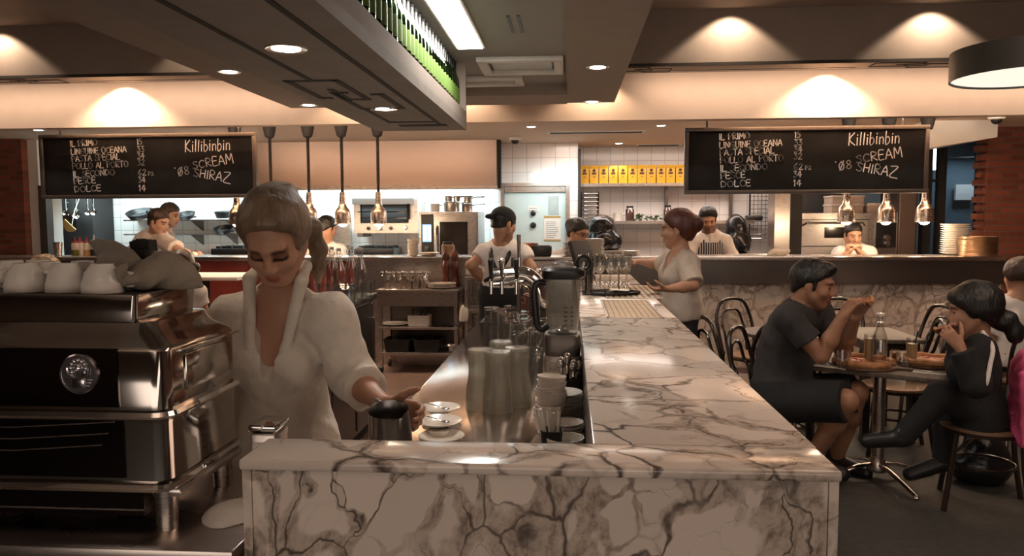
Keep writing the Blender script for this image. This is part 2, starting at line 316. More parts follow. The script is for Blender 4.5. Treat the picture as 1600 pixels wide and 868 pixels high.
M = dict(
    marble=marble('bar_marble', 3.4, busy=-.045), marble_front=marble('bar_front_marble', 3.7, (0.9, 0.35, 1.1), busy=-.035), marble_wall=marble('dining_wall_marble', 3.6, (0.2, 0.1, 0.9), 0.3, (0.74, 0.64, 0.56), (0.17, 0.125, 0.10), busy=.02),
    steel=brushed('brushed_steel', (0.56, 0.50, 0.46), 0.28, (1, 1, 40)), steel_v=brushed('hood_steel', (0.46, 0.37, 0.325), 0.34, (50, 50, 1), 0.06), bench=brushed('bench_steel', (0.66, 0.60, 0.56), 0.13, (40, 1, 1), 0.05, 0.02),
    dark_steel=brushed('dark_steel', (0.20, 0.18, 0.165), 0.34, (1, 1, 40)), chrome=mat('chrome', (0.72, 0.70, 0.68), 0.06, 1.0, 0.03), lampm=brushed('lamp_metal', (0.74, 0.62, 0.53), 0.26, (1, 1, 30)),
    machine=mat('polished_machine_steel', (0.50, 0.46, 0.43), 0.1, 1.0, 0.06), machine_dark=mat('dark_mirror_panel', (0.13, 0.105, 0.10), 0.12, 1.0, 0.1, 3),
    cream=mat('cream_plaster', (0.66, 0.50, 0.38), 0.8, 0, 0.03), taupe=mat('taupe_plaster', (0.30, 0.245, 0.205), 0.85, 0, 0.04), brown=mat('brown_plaster', (0.20, 0.15, 0.12), 0.85, 0, 0.04), soffit=mat('shelf_plaster', (0.24, 0.205, 0.175), 0.75, 0, 0.08), coffer=mat('coffer_plaster', (0.30, 0.29, 0.265), 0.8, 0, 0.03),
    white=mat('white_paint', (0.72, 0.70, 0.66), 0.6, 0, 0.03), groove=mat('dark_groove', (0.03, 0.024, 0.02), 0.8), tile=tiles('white_tiles', 0.18, 0.18, (0.74, 0.70, 0.67), (0.36, 0.33, 0.31)), brick=tiles('red_bricks', 0.17, 0.062, (0.20, 0.058, 0.034), (0.15, 0.09, 0.07), 0.85, 0.5, 0.03, (PI / 2, 0, 0), 0.3, 0.6),
    brick_x=tiles('red_bricks_side', 0.17, 0.062, (0.20, 0.058, 0.034), (0.15, 0.09, 0.07), 0.85, 0.5, 0.03, (PI / 2, 0, PI / 2), 0.3, 0.6),
    floor=mat('dark_floor', (0.045, 0.042, 0.036), 0.65, 0, 0.25, 30, 0.2, 200), staff_floor=mat('staff_floor', (0.16, 0.11, 0.09), 0.45, 0, 0.15, 5), grey_strip=mat('pale_plinth', (0.70, 0.66, 0.60), 0.5, 0, 0.04),
    wood=mat('dark_bentwood', (0.022, 0.012, 0.009), 0.25, 0, 0.3, 12, aniso=(1, 1, 0.2), coat=0.3), table=mat('grey_table_laminate', (0.11, 0.088, 0.072), 0.5, 0, 0.25, 9, aniso=(6, 1, 1), spec=.3), rattan=mat('chair_seat', (0.20, 0.12, 0.07), 0.5, 0, 0.2, 60),
    black=mat('black_plastic', (0.012, 0.011, 0.011), 0.35), matte=mat('matte_black', (0.018, 0.016, 0.015), 0.75), frame=mat('board_frame', (0.085, 0.07, 0.062), 0.4, 0.2, 0.15, 6, aniso=(8, 1, 1)), slate=mat('chalkboard_slate', (0.011, 0.011, 0.0115), 0.8, 0, 0.5, 3, spec=.12), chalk=mat('chalk', (0.86, 0.85, 0.82), 0.95, 0, 0.25, 60),
    china=mat('white_china', (0.72, 0.67, 0.61), 0.16, 0, 0.03), paper=mat('white_paper', (0.80, 0.77, 0.72), 0.8, 0, 0.02), red=mat('red_plastic', (0.45, 0.05, 0.03), 0.4), yellow=mat('yellow_bag', (0.78, 0.42, 0.03), 0.45, 0, 0.1, 10, 0.15, 30), terracotta=mat('terracotta', (0.42, 0.16, 0.09), 0.7),
    glass=thin_glass('clear_glass', (0.965, 0.97, 0.965), 0.07), green=glass('green_bottle_glass', (0.10, 0.30, 0.03), 0.05), frosted=milky_glass('worn_glass', (0.93, 0.92, 0.88), .34), smoke=milky_glass('blender_jar_plastic', (0.90, 0.90, 0.89), .12), pane=thin_glass('window_glass', (0.72, 0.78, 0.82), 0.08, 0.02),
    water=glass('water', (0.96, 0.98, 0.97), 0.0, 1.33), juice=mat('cloudy_juice', (0.48, 0.36, 0.20), 0.3), oil=mat('oil', (0.16, 0.15, 0.02), 0.2), sauce=mat('amber_sauce', (0.55, 0.30, 0.12), 0.4),
    bulb=emit('lamp_glow', (1.0, 0.86, 0.66), 30), bulb2=emit('downlight_glow', (1.0, 0.88, 0.74), 14), tubeg=emit('tube_glow', (0.8, 0.97, 1.0), 9), screen=emit('screen_glow', (0.25, 0.42, 0.9), 1.4),
    cloth=mat('grey_towel', (0.20, 0.165, 0.13), 0.95, 0, 0.15, 20, 0.4, 120, sheen=0.2), towel=mat('white_towel', (0.60, 0.56, 0.50), 0.95, 0, 0.08, 20, 0.3, 120), bag=mat('black_bag_plastic', (0.012, 0.012, 0.013), 0.22, 0, 0.3, 20, 0.5, 25),
    crust=mat('pizza_crust', (0.42, 0.20, 0.08), 0.7, 0, 0.35, 25, 0.5, 60), topping=mat('pizza_topping', (0.34, 0.12, 0.05), 0.5, 0, 0.6, 30, 0.5, 60), board_wood=mat('serving_board', (0.10, 0.055, 0.03), 0.5, 0, 0.2, 10), mill=mat('mill_wood', (0.10, 0.022, 0.012), 0.25, 0, 0.2, 10, coat=0.4),
    jug=mat('jug_steel', (.36, .34, .325), .28, 1.0, .05), door=mat('cool_room_door', (0.60, 0.72, 0.72), 0.4, 0, 0.03), night=mat('dark_street', (0.03, 0.05, 0.07), 0.8), bluewall=mat('grey_blue_wall', (0.16, 0.22, 0.26), 0.8, 0, 0.06),
)
# ---------------------------------------------------------------- the room
ZS = 0.15; YP, YB, YF1, YF2 = 7.4, 10.4, 6.3, 6.6          # pass front, kitchen back wall, upper bulkhead, lower bulkhead
XL, XR = -7.6, 5.4
zB2 = onY(800, 190, YF2)[2]; zS = onY(300, 127, YF2)[2]; zBEAM = 2.485; zCOF = 2.56; zK = 2.53; zHI = 3.22
struct('floor', MB().bb((XL, -3.2, -.05), (XR, YP + .2, 0)), M['floor'])
struct('floor_staff', MB().bb((XL, 1.6, 0.0), (-.60, YP, ZS)).bb((XL, YP, 0), (XR, YB, ZS)).bb((-.6, 6.95, 0), (.2, YP, ZS)), M['staff_floor'])
struct('ceiling', MB().bb((XL, -3.2, zHI), (XR, YF1, zHI + .1)), M['taupe'])
struct('ceiling_kitchen', MB().bb((XL, YF2 + .12, zK), (XR, YB + .2, zK + .1)), M['cream'])
struct('wall_rear', MB().bb((XL, -3.3, 0), (XR, -3.2, zHI)), M['brown'])
struct('wall_left', MB().bb((XL - .1, -3.3, 0), (XL, YB + .2, zHI)), M['brown'])
struct('wall_right', MB().bb((XR, -3.3, 0), (XR + .1, YB + .2, zHI)), M['brick_x'])
struct('wall_bulkhead_upper', MB().bb((XL, YF1, zS), (XR, YF2 + .12, zHI)), M['taupe'])
struct('wall_bulkhead', MB().bb((XL, YF2, zB2), (XR, YF2 + .12, zS)), M['cream'])
# grooves and key pattern in the soffit between the two bulkheads
def key_motif(mb, c, L, W, z, ax='y', w=.022, d=.004):
    """two interlocked hooks, drawn as sunk strips on an underside; L along ax, W across"""
    def s(a0, b0, a1, b1):
        lo = [min(a0, a1) * L, min(b0, b1) * W]; hi = [max(a0, a1) * L, max(b0, b1) * W]
        if hi[0] - lo[0] < 1e-6: lo[0] -= w / 2; hi[0] += w / 2
        else: lo[0] -= w / 2; hi[0] += w / 2
        if hi[1] - lo[1] < 1e-6: lo[1] -= w / 2; hi[1] += w / 2
        p = (c[0] + lo[1], c[1] + lo[0]) if ax == 'y' else (c[0] + lo[0], c[1] + lo[1]); q = (c[0] + hi[1], c[1] + hi[0]) if ax == 'y' else (c[0] + hi[0], c[1] + hi[1])
        mb.bb((p[0], p[1], z - d), (q[0], q[1], z + .004))
    for a in ((-.5, -.5, -.5, .18), (-.5, .18, .12, .18), (.12, .18, .12, -.12), (.12, -.12, -.22, -.12), (-.5, -.5, .05, -.5), (.5, .5, .5, -.18), (.5, -.18, -.12, -.18), (.5, .5, -.05, .5), (-.12, -.18, -.12, .05), (.05, -.5, .05, -.32), (-.05, .5, -.05, .34)): s(*a)
g = MB(); g.bb((XL, YF1 + .07, zS - .003), (-4.95, YF1 + .085, zS + .004)).bb((-4.2, YF1 + .20, zS - .003), (-2.7, YF1 + .215, zS + .004)).bb((.35, YF1 + .20, zS - .003), (2.3, YF1 + .215, zS + .004)).bb((XL, YF1 - .004, zS - .004), (XR, YF1 + .012, zS + .02))
key_motif(g, (-4.7, YF1 + .15), .62, .2, zS, 'x', .014); key_motif(g, (2.75, YF1 + .15), .7, .2, zS, 'x', .014); key_motif(g, (.62, YF1 + .15), .4, .2, zS, 'x', .014)
struct('trim_soffit', g, M['groove'])
# lowered ceiling frame over the bar: two beams, a far strip and the coffer between them
xa = onZ(94, 26, zBEAM)[0]; xb = xa + .62; xc = onZ(885, 110, zBEAM)[0]; xd = onZ(1000, 56, zBEAM)[0]
ye = onZ(640, 166, zBEAM)[1]; yc = onZ(800, 149, zBEAM)[1]
struct('ceiling_beam_left', MB().bb((xa, -1.5, zBEAM), (xb, ye, zHI), 0), M['taupe'])
struct('ceiling_beam_right', MB().bb((xc, -1.5, zBEAM), (xd, ye - .05, zHI), 0), M['taupe'])
struct('ceiling_strip', MB().bb((xb, yc, zBEAM), (xc, ye, zHI)), M['taupe'])
struct('ceiling_coffer', MB().bb((xb, -1.5, zCOF), (xc, yc, zHI)), M['coffer'])
# kitchen walls
struct('wall_back', MB().bb((XL, YB, 0), (XR, YB + .1, zK)), M['tile'])
yD = 9.75
dx0, dx1, dz1 = onY(788, 300, yD)[0], onY(884, 300, yD)[0], onY(836, 291, yD)[2]; px0 = onY(779, 300, yD)[0]; px1 = onY(903, 300, yD)[0]
struct('wall_pier', MB().bb((px0, yD, ZS), (dx0, YB, zK)).bb((dx1, yD, ZS), (px1, YB, zK)).bb((dx0, yD, dz1), (dx1, YB, zK)), M['tile'])
struct('trim_pier_edge', MB().bb((px1, yD - .02, ZS), (px1 + .035, YB, zK - .08)), M['matte'])
w = .045
t = MB().bb((dx0 - w, yD - .03, ZS), (dx0, yD + .05, dz1 + w)).bb((dx1, yD - .03, ZS), (dx1 + w, yD + .05, dz1 + w)).bb((dx0, yD - .03, dz1), (dx1, yD + .05, dz1 + w)); d1 = struct('door_1', t, M['steel']); d1['label'] = 'steel framed pale blue cool room door'
MB().bb((dx0, yD + .02, ZS), (dx1, yD + .06, dz1)).build('door_leaf', M['door'], d1); hb = MB().bb((dx0 + .005, yD - .01, dz1 - .07), (dx1 - .005, yD + .02, dz1 - .005)); hb.build('door_closer', M['steel'], d1)
kn = MB(); p = onY(833, 333, yD); kn.lathe([(.034, 0), (.034, .02), (.02, .03)], 18, (p[0], yD + .02, p[2]), rotm(PI / 2)); kn.build('door_knob', M['black'], d1)
kn = MB(); p = onY(833, 348, yD); kn.lathe([(.04, 0), (.04, .015), (.03, .03), (.012, .035)], 18, (p[0], yD + .02, p[2] - .03), rotm(PI / 2)); kn.build('door_lock', M['black'], d1)
# brick piers and window at the sides of the kitchen
bx = onY(1534, 300, 8.7)[0]
b = MB().bb((bx, 8.6, 0), (XR, 8.8, zK))
for i in range(28): b.bb((bx - .05 - .03 * (i % 2), 8.63, .17 * i * .53 + .02), (bx + .02, 8.75, .17 * i * .53 + .085))
struct('wall_brick_right', b, M['brick'])
lx = onY(46, 300, 8.7)[0]
struct('wall_brick_left', MB().bb((XL, 8.6, 0), (lx, 9.0, zK)), M['brick'])
struct('wall_white_left', MB().bb((lx, 8.7, 0), (lx + .12, 9.1, zK)), M['white'])
struct('trim_1', MB().bb((lx + .12, 8.68, ZS), (lx + .21, 8.8, onY(60, 290, 8.7)[2])), M['frame'])
wx0, wx1 = onY(1440, 300, 9.3)[0], onY(1533, 300, 9.3)[0]; wz1 = onY(1490, 222, 9.3)[2]
fr = MB(); w1 = onY(1475, 300, 9.3)[0]; w0 = onY(1453, 300, 9.3)[0]; w2 = onY(1525, 300, 9.3)[0]
for a, c in ((wx0, w0), (onY(1464, 300, 9.3)[0], w1), (w2, wx1 + .12)): fr.bb((a, 9.25, ZS), (c, 9.35, zK))
fr.bb((w1, 9.26, wz1), (w2, 9.34, zK)).bb((w0, 9.26, .9), (w2, 9.34, 1.0)).bb((w0, 9.27, onY(1470, 284, 9.3)[2]), (w1, 9.33, onY(1470, 280, 9.3)[2]))
wn = struct('window_1', fr, M['matte']); MB().bb((w0, 9.29, 1.0), (w2, 9.305, wz1 + .2)).build('pane', M['pane'], wn)
struct('wall_beyond_window', MB().bb((wx0 - .6, 10.2, 0), (wx1 + .6, 10.3, zK)).bb((w2 - .28, 10.05, 0), (w2 - .22, 10.2, 2.3)), M['bluewall'])
wl = thing('wall_lamp', 'bright small wall lamp shining beyond the dark window', 'lamp', onY(1459, 246, 10.1)); MB().box((0, .04, 0), (.12, .1, .34), 0, None, .01).build('lamp_body', M['white'], wl); MB().box((0, -.014, 0), (.09, .008, .3)).build('diffuser', emit('outside_lamp_glow', (.9, .96, 1), 9), wl); area_light('outside_glow', (4.9, 9.75, 2.3), .5, 5, (.8, .92, 1), (0, 0, 0), .3)
q = MB(); a = onY(1494, 288, 10.1); c = onY(1523, 312, 10.1); q.bb((a[0], 10.1, c[2]), (c[0], 10.14, a[2])); o = q.build('notice', M['paper']); tag(o, 'pale notice on the wall seen through the dark window', 'notice')
# duct soffit at the right
a = onY(1448, 205, 8.0); c = onY(1558, 222, 8.0)
struct('trim_duct', MB().prism([(a[0], onY(1448, 232, 8)[2]), (c[0], onY(1558, 214, 8)[2]), (c[0], onY(1558, 183, 8)[2] + .1), (a[0], onY(1448, 205, 8)[2] + .12)], 8.0, 9.2, 'y'), M['white'])
# ---- bar: built-in counter with marble top, marble front and steel bench
zT, zBn = CAM_H - .5, CAM_H - .75
fA, fB = onZ(365, 722, zT), onZ(1312, 731, zT); yF = (fA[1] + fB[1]) / 2; yI = onZ(700, 688, zT)[1]
x0, x1 = fA[0], fB[0]; xi = onZ(926, 689, zT)[0]; yE = 6.9; th = .024
bar = thing('bar_counter', 'long marble topped bar counter with marble front and steel work bench behind', 'bar', (0, 0, 0))
sl = MB(); sl.box(((x0 + x1) / 2, (yF + yI) / 2, zT - th / 2), (x1 - x0, yI - yF, th), 0, None, .007, 3); sl.build('front_top', M['marble'], bar)
sl = MB(); sl.box(((xi + x1) / 2, (yI + 3.9) / 2 + .0005, zT - th / 2), (x1 - xi, 3.9 - yI, th), 0, None, .004, 2); sl.box(((xi + x1) / 2, (3.903 + yE) / 2, zT - th / 2), (x1 - xi, yE - 3.903, th), 0, None, .004, 2); sl.build('long_top', M['marble'], bar)
e = .018
sl = MB(); sl.bb((x0 + .022, yF + e, 0), (x1 - .022, yF + e + .03, zT - th - .002)); sl.build('front_panel', M['marble_front'], bar)
sl = MB(); sl.bb((x0 + .002, yF + e - .004, 0), (x0 + .021, yI - .01, zT - th - .002)); sl.build('end_panel', M['marble_front'], bar)
sl = MB(); sl.bb((x1 - .021, yF + e - .004, 0), (x1 - .002, yE - .02, zT - th - .002)); sl.build('side_panel', M['marble_front'], bar)
sl = MB(); sl.bb((xi, yI, ZS), (xi + .02, yE, zT - th)); sl.build('upstand', M['dark_steel'], bar)
sl = MB(); bxl = onZ(662, 600, zBn)[0]; sl.bb((bxl, yI - .02, zBn - .03), (xi, 5.95, zBn), 0, .004); sl.build('work_bench', M['bench'], bar)
sl = MB(); sl.bb((bxl + .03, yI, ZS), (xi - .001, 5.93, zBn - .03)); sl.build('bench_cabinet', M['dark_steel'], bar)
# slatted drip tray let into the long top
for i, (ya, yb) in enumerate(((497, 469), (466, 446))):
    n0 = onZ(948, ya, zT); n1 = onZ(1038, ya, zT); m1 = onZ(1000, yb, zT); X0, X1, Y0, Y1 = n0[0], n1[0], n0[1], m1[1]
    f = MB(); f.bb((X0, Y0, zT + .0005), (X0 + .012, Y1, zT + .004)).bb((X1 - .012, Y0, zT + .0005), (X1, Y1, zT + .004)).bb((X0, Y0, zT + .0005), (X1, Y0 + .015, zT + .004)).bb((X0, Y1 - .015, zT + .0005), (X1, Y1, zT + .004)); tr = f.build('drip_tray', M['steel']); tag(tr, ('slatted drip tray in the marble bar top, the nearer one', 'slatted drip tray in the marble bar top under the wine glasses')[i], 'drip tray')
    f = MB(); f.bb((X0 + .01, Y0 + .01, zT + .0003), (X1 - .01, Y1 - .01, zT + .0012)); f.build('tray_base', M['black'], tr)
    f = MB(); nS = 9
    for k in range(nS): xx = X0 + .03 + (X1 - X0 - .06) * k / (nS - 1); f.bb((xx - .012, Y0 + .02, zT + .001), (xx + .012, Y1 - .02, zT + .0036))
    f.build('slats', mat('brass_slats_%d' % i, (.42, .30, .15), .3, .7, .2, 10), tr)
# ---- kitchen pass in three runs
zP = onY(800, 401, YP)[2]
xp1 = onY(286, 420, YP)[0]; xp2 = onY(560, 420, YP)[0]; xp3 = onY(905, 420, YP)[0]; xp4 = onY(1571, 420, YP)[0]
PMT = []
def pass_run(label, xa, xb, panel, nm='kitchen_pass', band=None):
    t = thing(nm, label, 'counter'); MB().box(((xa + xb) / 2, YP + .22, zP - .02), (xb - xa - .004, .48, .04), 0, None, .004).build('counter_top', M['steel'], t)
    if band:
        zb = onY(1300, 443, YP)[2]; MB().bb((xa, YP, zb), (xb - .004, YP + .04, zP - .04)).build('steel_band', M['dark_steel'], t)
        MB().bb((xa, YP + .05, .1), (xb - .004, YP + .09, zb)).build('marble_panel', M['marble_wall'], t); MB().bb((xa, YP + .04, 0), (xb - .004, YP + .09, .1)).build('plinth', M['grey_strip'], t)
    else: MB().bb((xa, YP + .0, ZS), (xb - .004, YP + .05, zP - .04)).build('front_panel', panel, t)
    MB().bb((xa, YP + .39, ZS), (xb - .004, YP + .43, zP - .04)).build('kitchen_side_panel', M['steel'], t)
    return t
pass_run('left kitchen pass with dark panel behind the coffee machine', XL + .02, xp1, mat('dark_maroon_panel', (.06, .03, .028), .4))
pass_run('red panelled run of the kitchen pass behind the barista', xp1, xp2, mat('red_panel', (.26, .05, .04), .35))
pass_run('central steel run of the kitchen pass behind the serving trolley', xp2, xp3, M['steel'])
pass_run('right kitchen pass with steel band over a marble front', xp3, xp4, None, band=True)
# ---------------------------------------------------------------- hanging bottle rack over the bar
zR = onY(700, 203.5, 4.9)[2]; yR0, yR1 = 1.0, 4.9
rxr = onY(729, 203, 4.9)[0]; rxl = onY(590, 205, 4.9)[0]; zF = onY(729, 175, 4.9)[2]
rk = thing('bottle_rack', 'long dark plastered bottle rack hanging from the ceiling above the bar', 'rack')
MB().bb((rxl, yR0, zR), (rxr, yR1, zR + .045)).build('base', M['soffit'], rk)
MB().bb((rxr - .025, yR0, zR + .045), (rxr, yR1, zF)).build('fascia', M['taupe'], rk)
MB().bb((rxl, yR0, zR + .045), (rxl + .025, yR1, zCOF)).build('side_wall', M['soffit'], rk)
MB().bb((rxl, yR1 - .03, zR + .045), (rxr, yR1, zCOF)).build('end_wall', M['taupe'], rk)
MB().bb((rxl + .025, yR0, zR + .08), (rxr - .025, yR1 - .03, zF - .03)).build('shelf_board', M['frame'], rk)
g = MB(); W = rxr - rxl; z = zR
def gr(u0, u1, y0, y1): g.bb((rxl + W * u0, y0, z - .003), (rxl + W * u1, y1, z + .003))
gr(.78, .815, yR0, 4.55); gr(.30, .335, yR0, 3.08); gr(.30, .335, 3.92, 4.45); gr(.30, .80, 4.43, 4.47); gr(.36, .86, 4.58, 4.66)
key_motif(g, (rxl + W * .40, 3.5), .80, .30, z, 'y', .028, .003)
g.build('key_pattern', M['groove'], rk)
# wine bottles standing in the rack, each one its own copy
bt = thing('wine_bottle', 'green glass wine bottle standing in the hanging rack', 'bottle', group='wine bottles in the hanging rack')
hB = zCOF - (zF - .03) - .012; k = hB / .30
MB().lathe([(.001, 0), (.034, 0), (.0365, .006), (.0365, .175), (.033, .20), (.018, .235), (.0145, .25), (.0145, .285), (.0165, .287), (.0165, .297), (.014, .3), (.001, .3)], 12).build('glass_body', M['green'], bt)
MB().lathe([(.0375, .07), (.0375, .15)], 12, cap=False).build('paper_label', mat('bottle_label', (.10, .17, .03), .7), bt)
MB().lathe([(.0155, .25), (.0155, .286), (.0175, .288), (.0175, .302), (.001, .302)], 10).build('foil_capsule', M['black'], bt)
n = 44; first = True
for row in range(2):
    for i in range(n):
        y = 1.08 + i * (yR1 - .1 - 1.08) / (n - 1); x = rxr - .065 - row * .10; yy = y + (.04 if row else 0)
        if yy > yR1 - .06: continue
        if first: o = bt; first = False; o.location = (x, yy, zF - .03)
        else: o = dup(bt, (x, yy, zF - .03))
        o.scale = (1, 1, k); o.rotation_euler.z = random.random() * 6
# strip light above the bottles, lighting the rack and the coffer
rl = thing('strip_light', 'bright strip light glowing above the bottles in the hanging rack', 'light', (rxr - .30, 3.0, zCOF - .03))
MB().bb((-.03, -1.7, -.01), (.03, 1.7, .03)).build('housing', M['white'], rl); MB().bb((-.025, -1.69, -.022), (.025, 1.69, -.0101)).build('tube', emit('rack_tube_glow', (.86, 1.0, .82), 7), rl)
# ceiling cassette air conditioners in the coffer
def ac(label, cx0, cy0, cx1, cy1):
    a = onZ(cx0, cy0, zCOF); b = onZ(cx1, cy1, zCOF); X0, X1 = sorted((a[0], b[0])); Y0, Y1 = sorted((a[1], b[1])); t = thing('air_conditioner', label, 'air conditioner', ((X0 + X1) / 2, (Y0 + Y1) / 2, zCOF)); w, d = (X1 - X0) / 2, (Y1 - Y0) / 2
    f = MB(); s = .06; f.box((0, -d + s / 2, -.015), (2 * w, s, .03), 0, None, .006).box((0, d - s / 2, -.015), (2 * w, s, .03), 0, None, .006).box((-w + s / 2, 0, -.015), (s, 2 * d - 2 * s, .03), 0, None, .006).box((w - s / 2, 0, -.015), (s, 2 * d - 2 * s, .03), 0, None, .006); f.build('frame', M['white'], t)
    MB().box((0, 0, -.004), (2 * w - 2 * s - .03, 2 * d - 2 * s - .03, .008)).build('grille_panel', mat('grille_grey', (.55, .58, .56), .5), t); MB().box((0, 0, -.001), (2 * w - 2 * s, 2 * d - 2 * s, .002)).build('dark_gap', M['black'], t); return t
ac('white ceiling air conditioner in the coffer, the nearer larger one', 757, 112, 880, 86)
ac('white ceiling air conditioner partly hidden behind the bottle rack end', 690, 131, 816, 117)
MB0 = MB(); a = onZ(795, 30, zCOF)
for q in (0, .05): MB0.box((a[0] + q, a[1] + .1, zCOF - .002), (.016, .34, .004))
tag(MB0.build('ceiling_vent', M['black']), 'two narrow black slot vents in the coffer ceiling', 'vent')
# glowing ceiling panel right of the bottles
cp = thing('ceiling_light_panel', 'glowing white light panel in the coffer ceiling right of the bottle rack', 'ceiling light', (-.565, 3.80, zCOF)); MB().box((0, 0, -.006), (.17, 1.3, .012), 0, None, .003).build('panel_frame', M['white'], cp); MB().box((0, 0, -.0135), (.14, 1.27, .003)).build('diffuser', emit('panel_glow', (1, .95, .88), 34), cp)
# recessed downlights
def downlight(px, py, z, label, power=9, angle=85, r=.05, glow=True):
    p = onZ(px, py, z); t = thing('downlight', label, 'ceiling light', p, 0, 'recessed downlights')
    MB().lathe([(r, -.001), (r * 1.35, -.004), (r * 1.4, .0), (r, .001)], 22).build('trim_ring', M['steel'], t)
    MB().lathe([(.001, -.0025), (r * .95, -.0025), (r * .95, 0)], 22).build('lens', M['bulb2'], t)
    if power: spot_light('downlight_beam', (0, 0, -.03), power, angle=angle, blend=.5, parent=t, radius=.04)
downlight(447, 76, zR, 'recessed downlight in the bottle rack underside, the nearer one', 7)
downlight(600, 170, zR, 'recessed downlight near the far end of the bottle rack underside', 16)
downlight(358, 112, zBEAM, 'recessed downlight in the left ceiling beam, the nearer one', 20)
downlight(482, 164, zBEAM, 'recessed downlight at the far end of the left ceiling beam', 14)
downlight(934, 105, zBEAM, 'recessed downlight in the right ceiling beam, the nearer one', 22)
downlight(925, 159, zBEAM, 'recessed downlight at the far end of the right ceiling beam', 18)
downlight(830, 198, zK, 'recessed downlight in the kitchen ceiling before the cool room door', 16, r=.045)
downlight(1033, 196, zK, 'recessed downlight in the kitchen ceiling just left of the right menu board', 16, r=.045)
downlight(967, 224, zK, 'recessed downlight in the kitchen ceiling above the yellow bags', 12, r=.045)
downlight(60, 203, zK, 'recessed downlight in the kitchen ceiling left of the left menu board', 16, r=.045)
# spots that wash the two bulkheads
for px, pw in ((196, 55), (560, 20), (1290, 55), (720, 14), (930, 14)):
    p = onY(px, 128, YF2); spot_light('bulkhead_spot', (p[0], YF2 - .14, zS - .02), pw, angle=125, blend=.45, target=(p[0], YF2 + .02, zS - .62))
for px, pw in ((0, 22), (330, 16), (1140, 26), (1452, 26)):
    p = onY(px, 60, YF1); spot_light('ceiling_spot', (p[0], YF1 - .17, zHI - .03), pw * .8, angle=112, blend=.25, target=(p[0], YF1 + .02, 2.62))
# drum lamp at the right
dm = thing('drum_lamp', 'large round dark drum lamp hanging at the upper right', 'lamp', onY(1612, 121, 4.6)); R = .40
MB().lathe([(R, 0), (R + .01, 0), (R + .01, .16), (R, .16)], 40, cap=False).build('drum_shade', mat('drum_dark', (.05, .05, .045), .5), dm); MB().lathe([(.001, .012), (R, .012), (R, .02), (.001, .02)], 40).build('diffuser', emit('drum_glow', (1, .93, .78), .8), dm); MB().cyl((0, 0, .02), (0, 0, zHI - dm.location.z), .012).build('rod', M['matte'], dm)
MB().lathe([(.001, .15), (R, .15), (R, .158), (.001, .158)], 40).build('drum_top', mat('drum_dark_top', (.05, .05, .045), .5), dm)
# security cameras
def dome(px, py, label, Y):
    p = onY(px, py, Y); t = thing('security_camera', label, 'camera', (p[0], p[1], zK)); MB().lathe([(.06, 0), (.075, -.012), (.072, -.04), (.05, -.045)], 20).build('housing', M['white'], t); MB().ell((0, 0, -.042), .048, 16, 10).build('dome', M['black'], t)
dome(805, 215, 'domed security camera on the ceiling before the cool room door', 9.0); dome(1557, 185, 'domed security camera on the ceiling at the right brick wall', 7.6)
def vent(px0, px1, py, label, Y):
    a = onY(px0, py, Y); b = onY(px1, py, Y); t = thing('ceiling_vent', label, 'vent', ((a[0] + b[0]) / 2, onZ((px0 + px1) / 2, py, zK)[1], zK)); w = (b[0] - a[0]) / 2
    MB().box((0, 0, -.004), (2 * w, .2, .008), 0, None, .002).build('vent_frame', M['white'], t); MB().box((0, 0, -.009), (2 * w - .06, .12, .003)).build('vent_slot', M['groove'], t)
vent(855, 1008, 206, 'long slot vent in the kitchen ceiling above the cool room door', 8.6); vent(995, 1066, 226, 'slot vent in the kitchen ceiling left of the right menu board', 10.1)
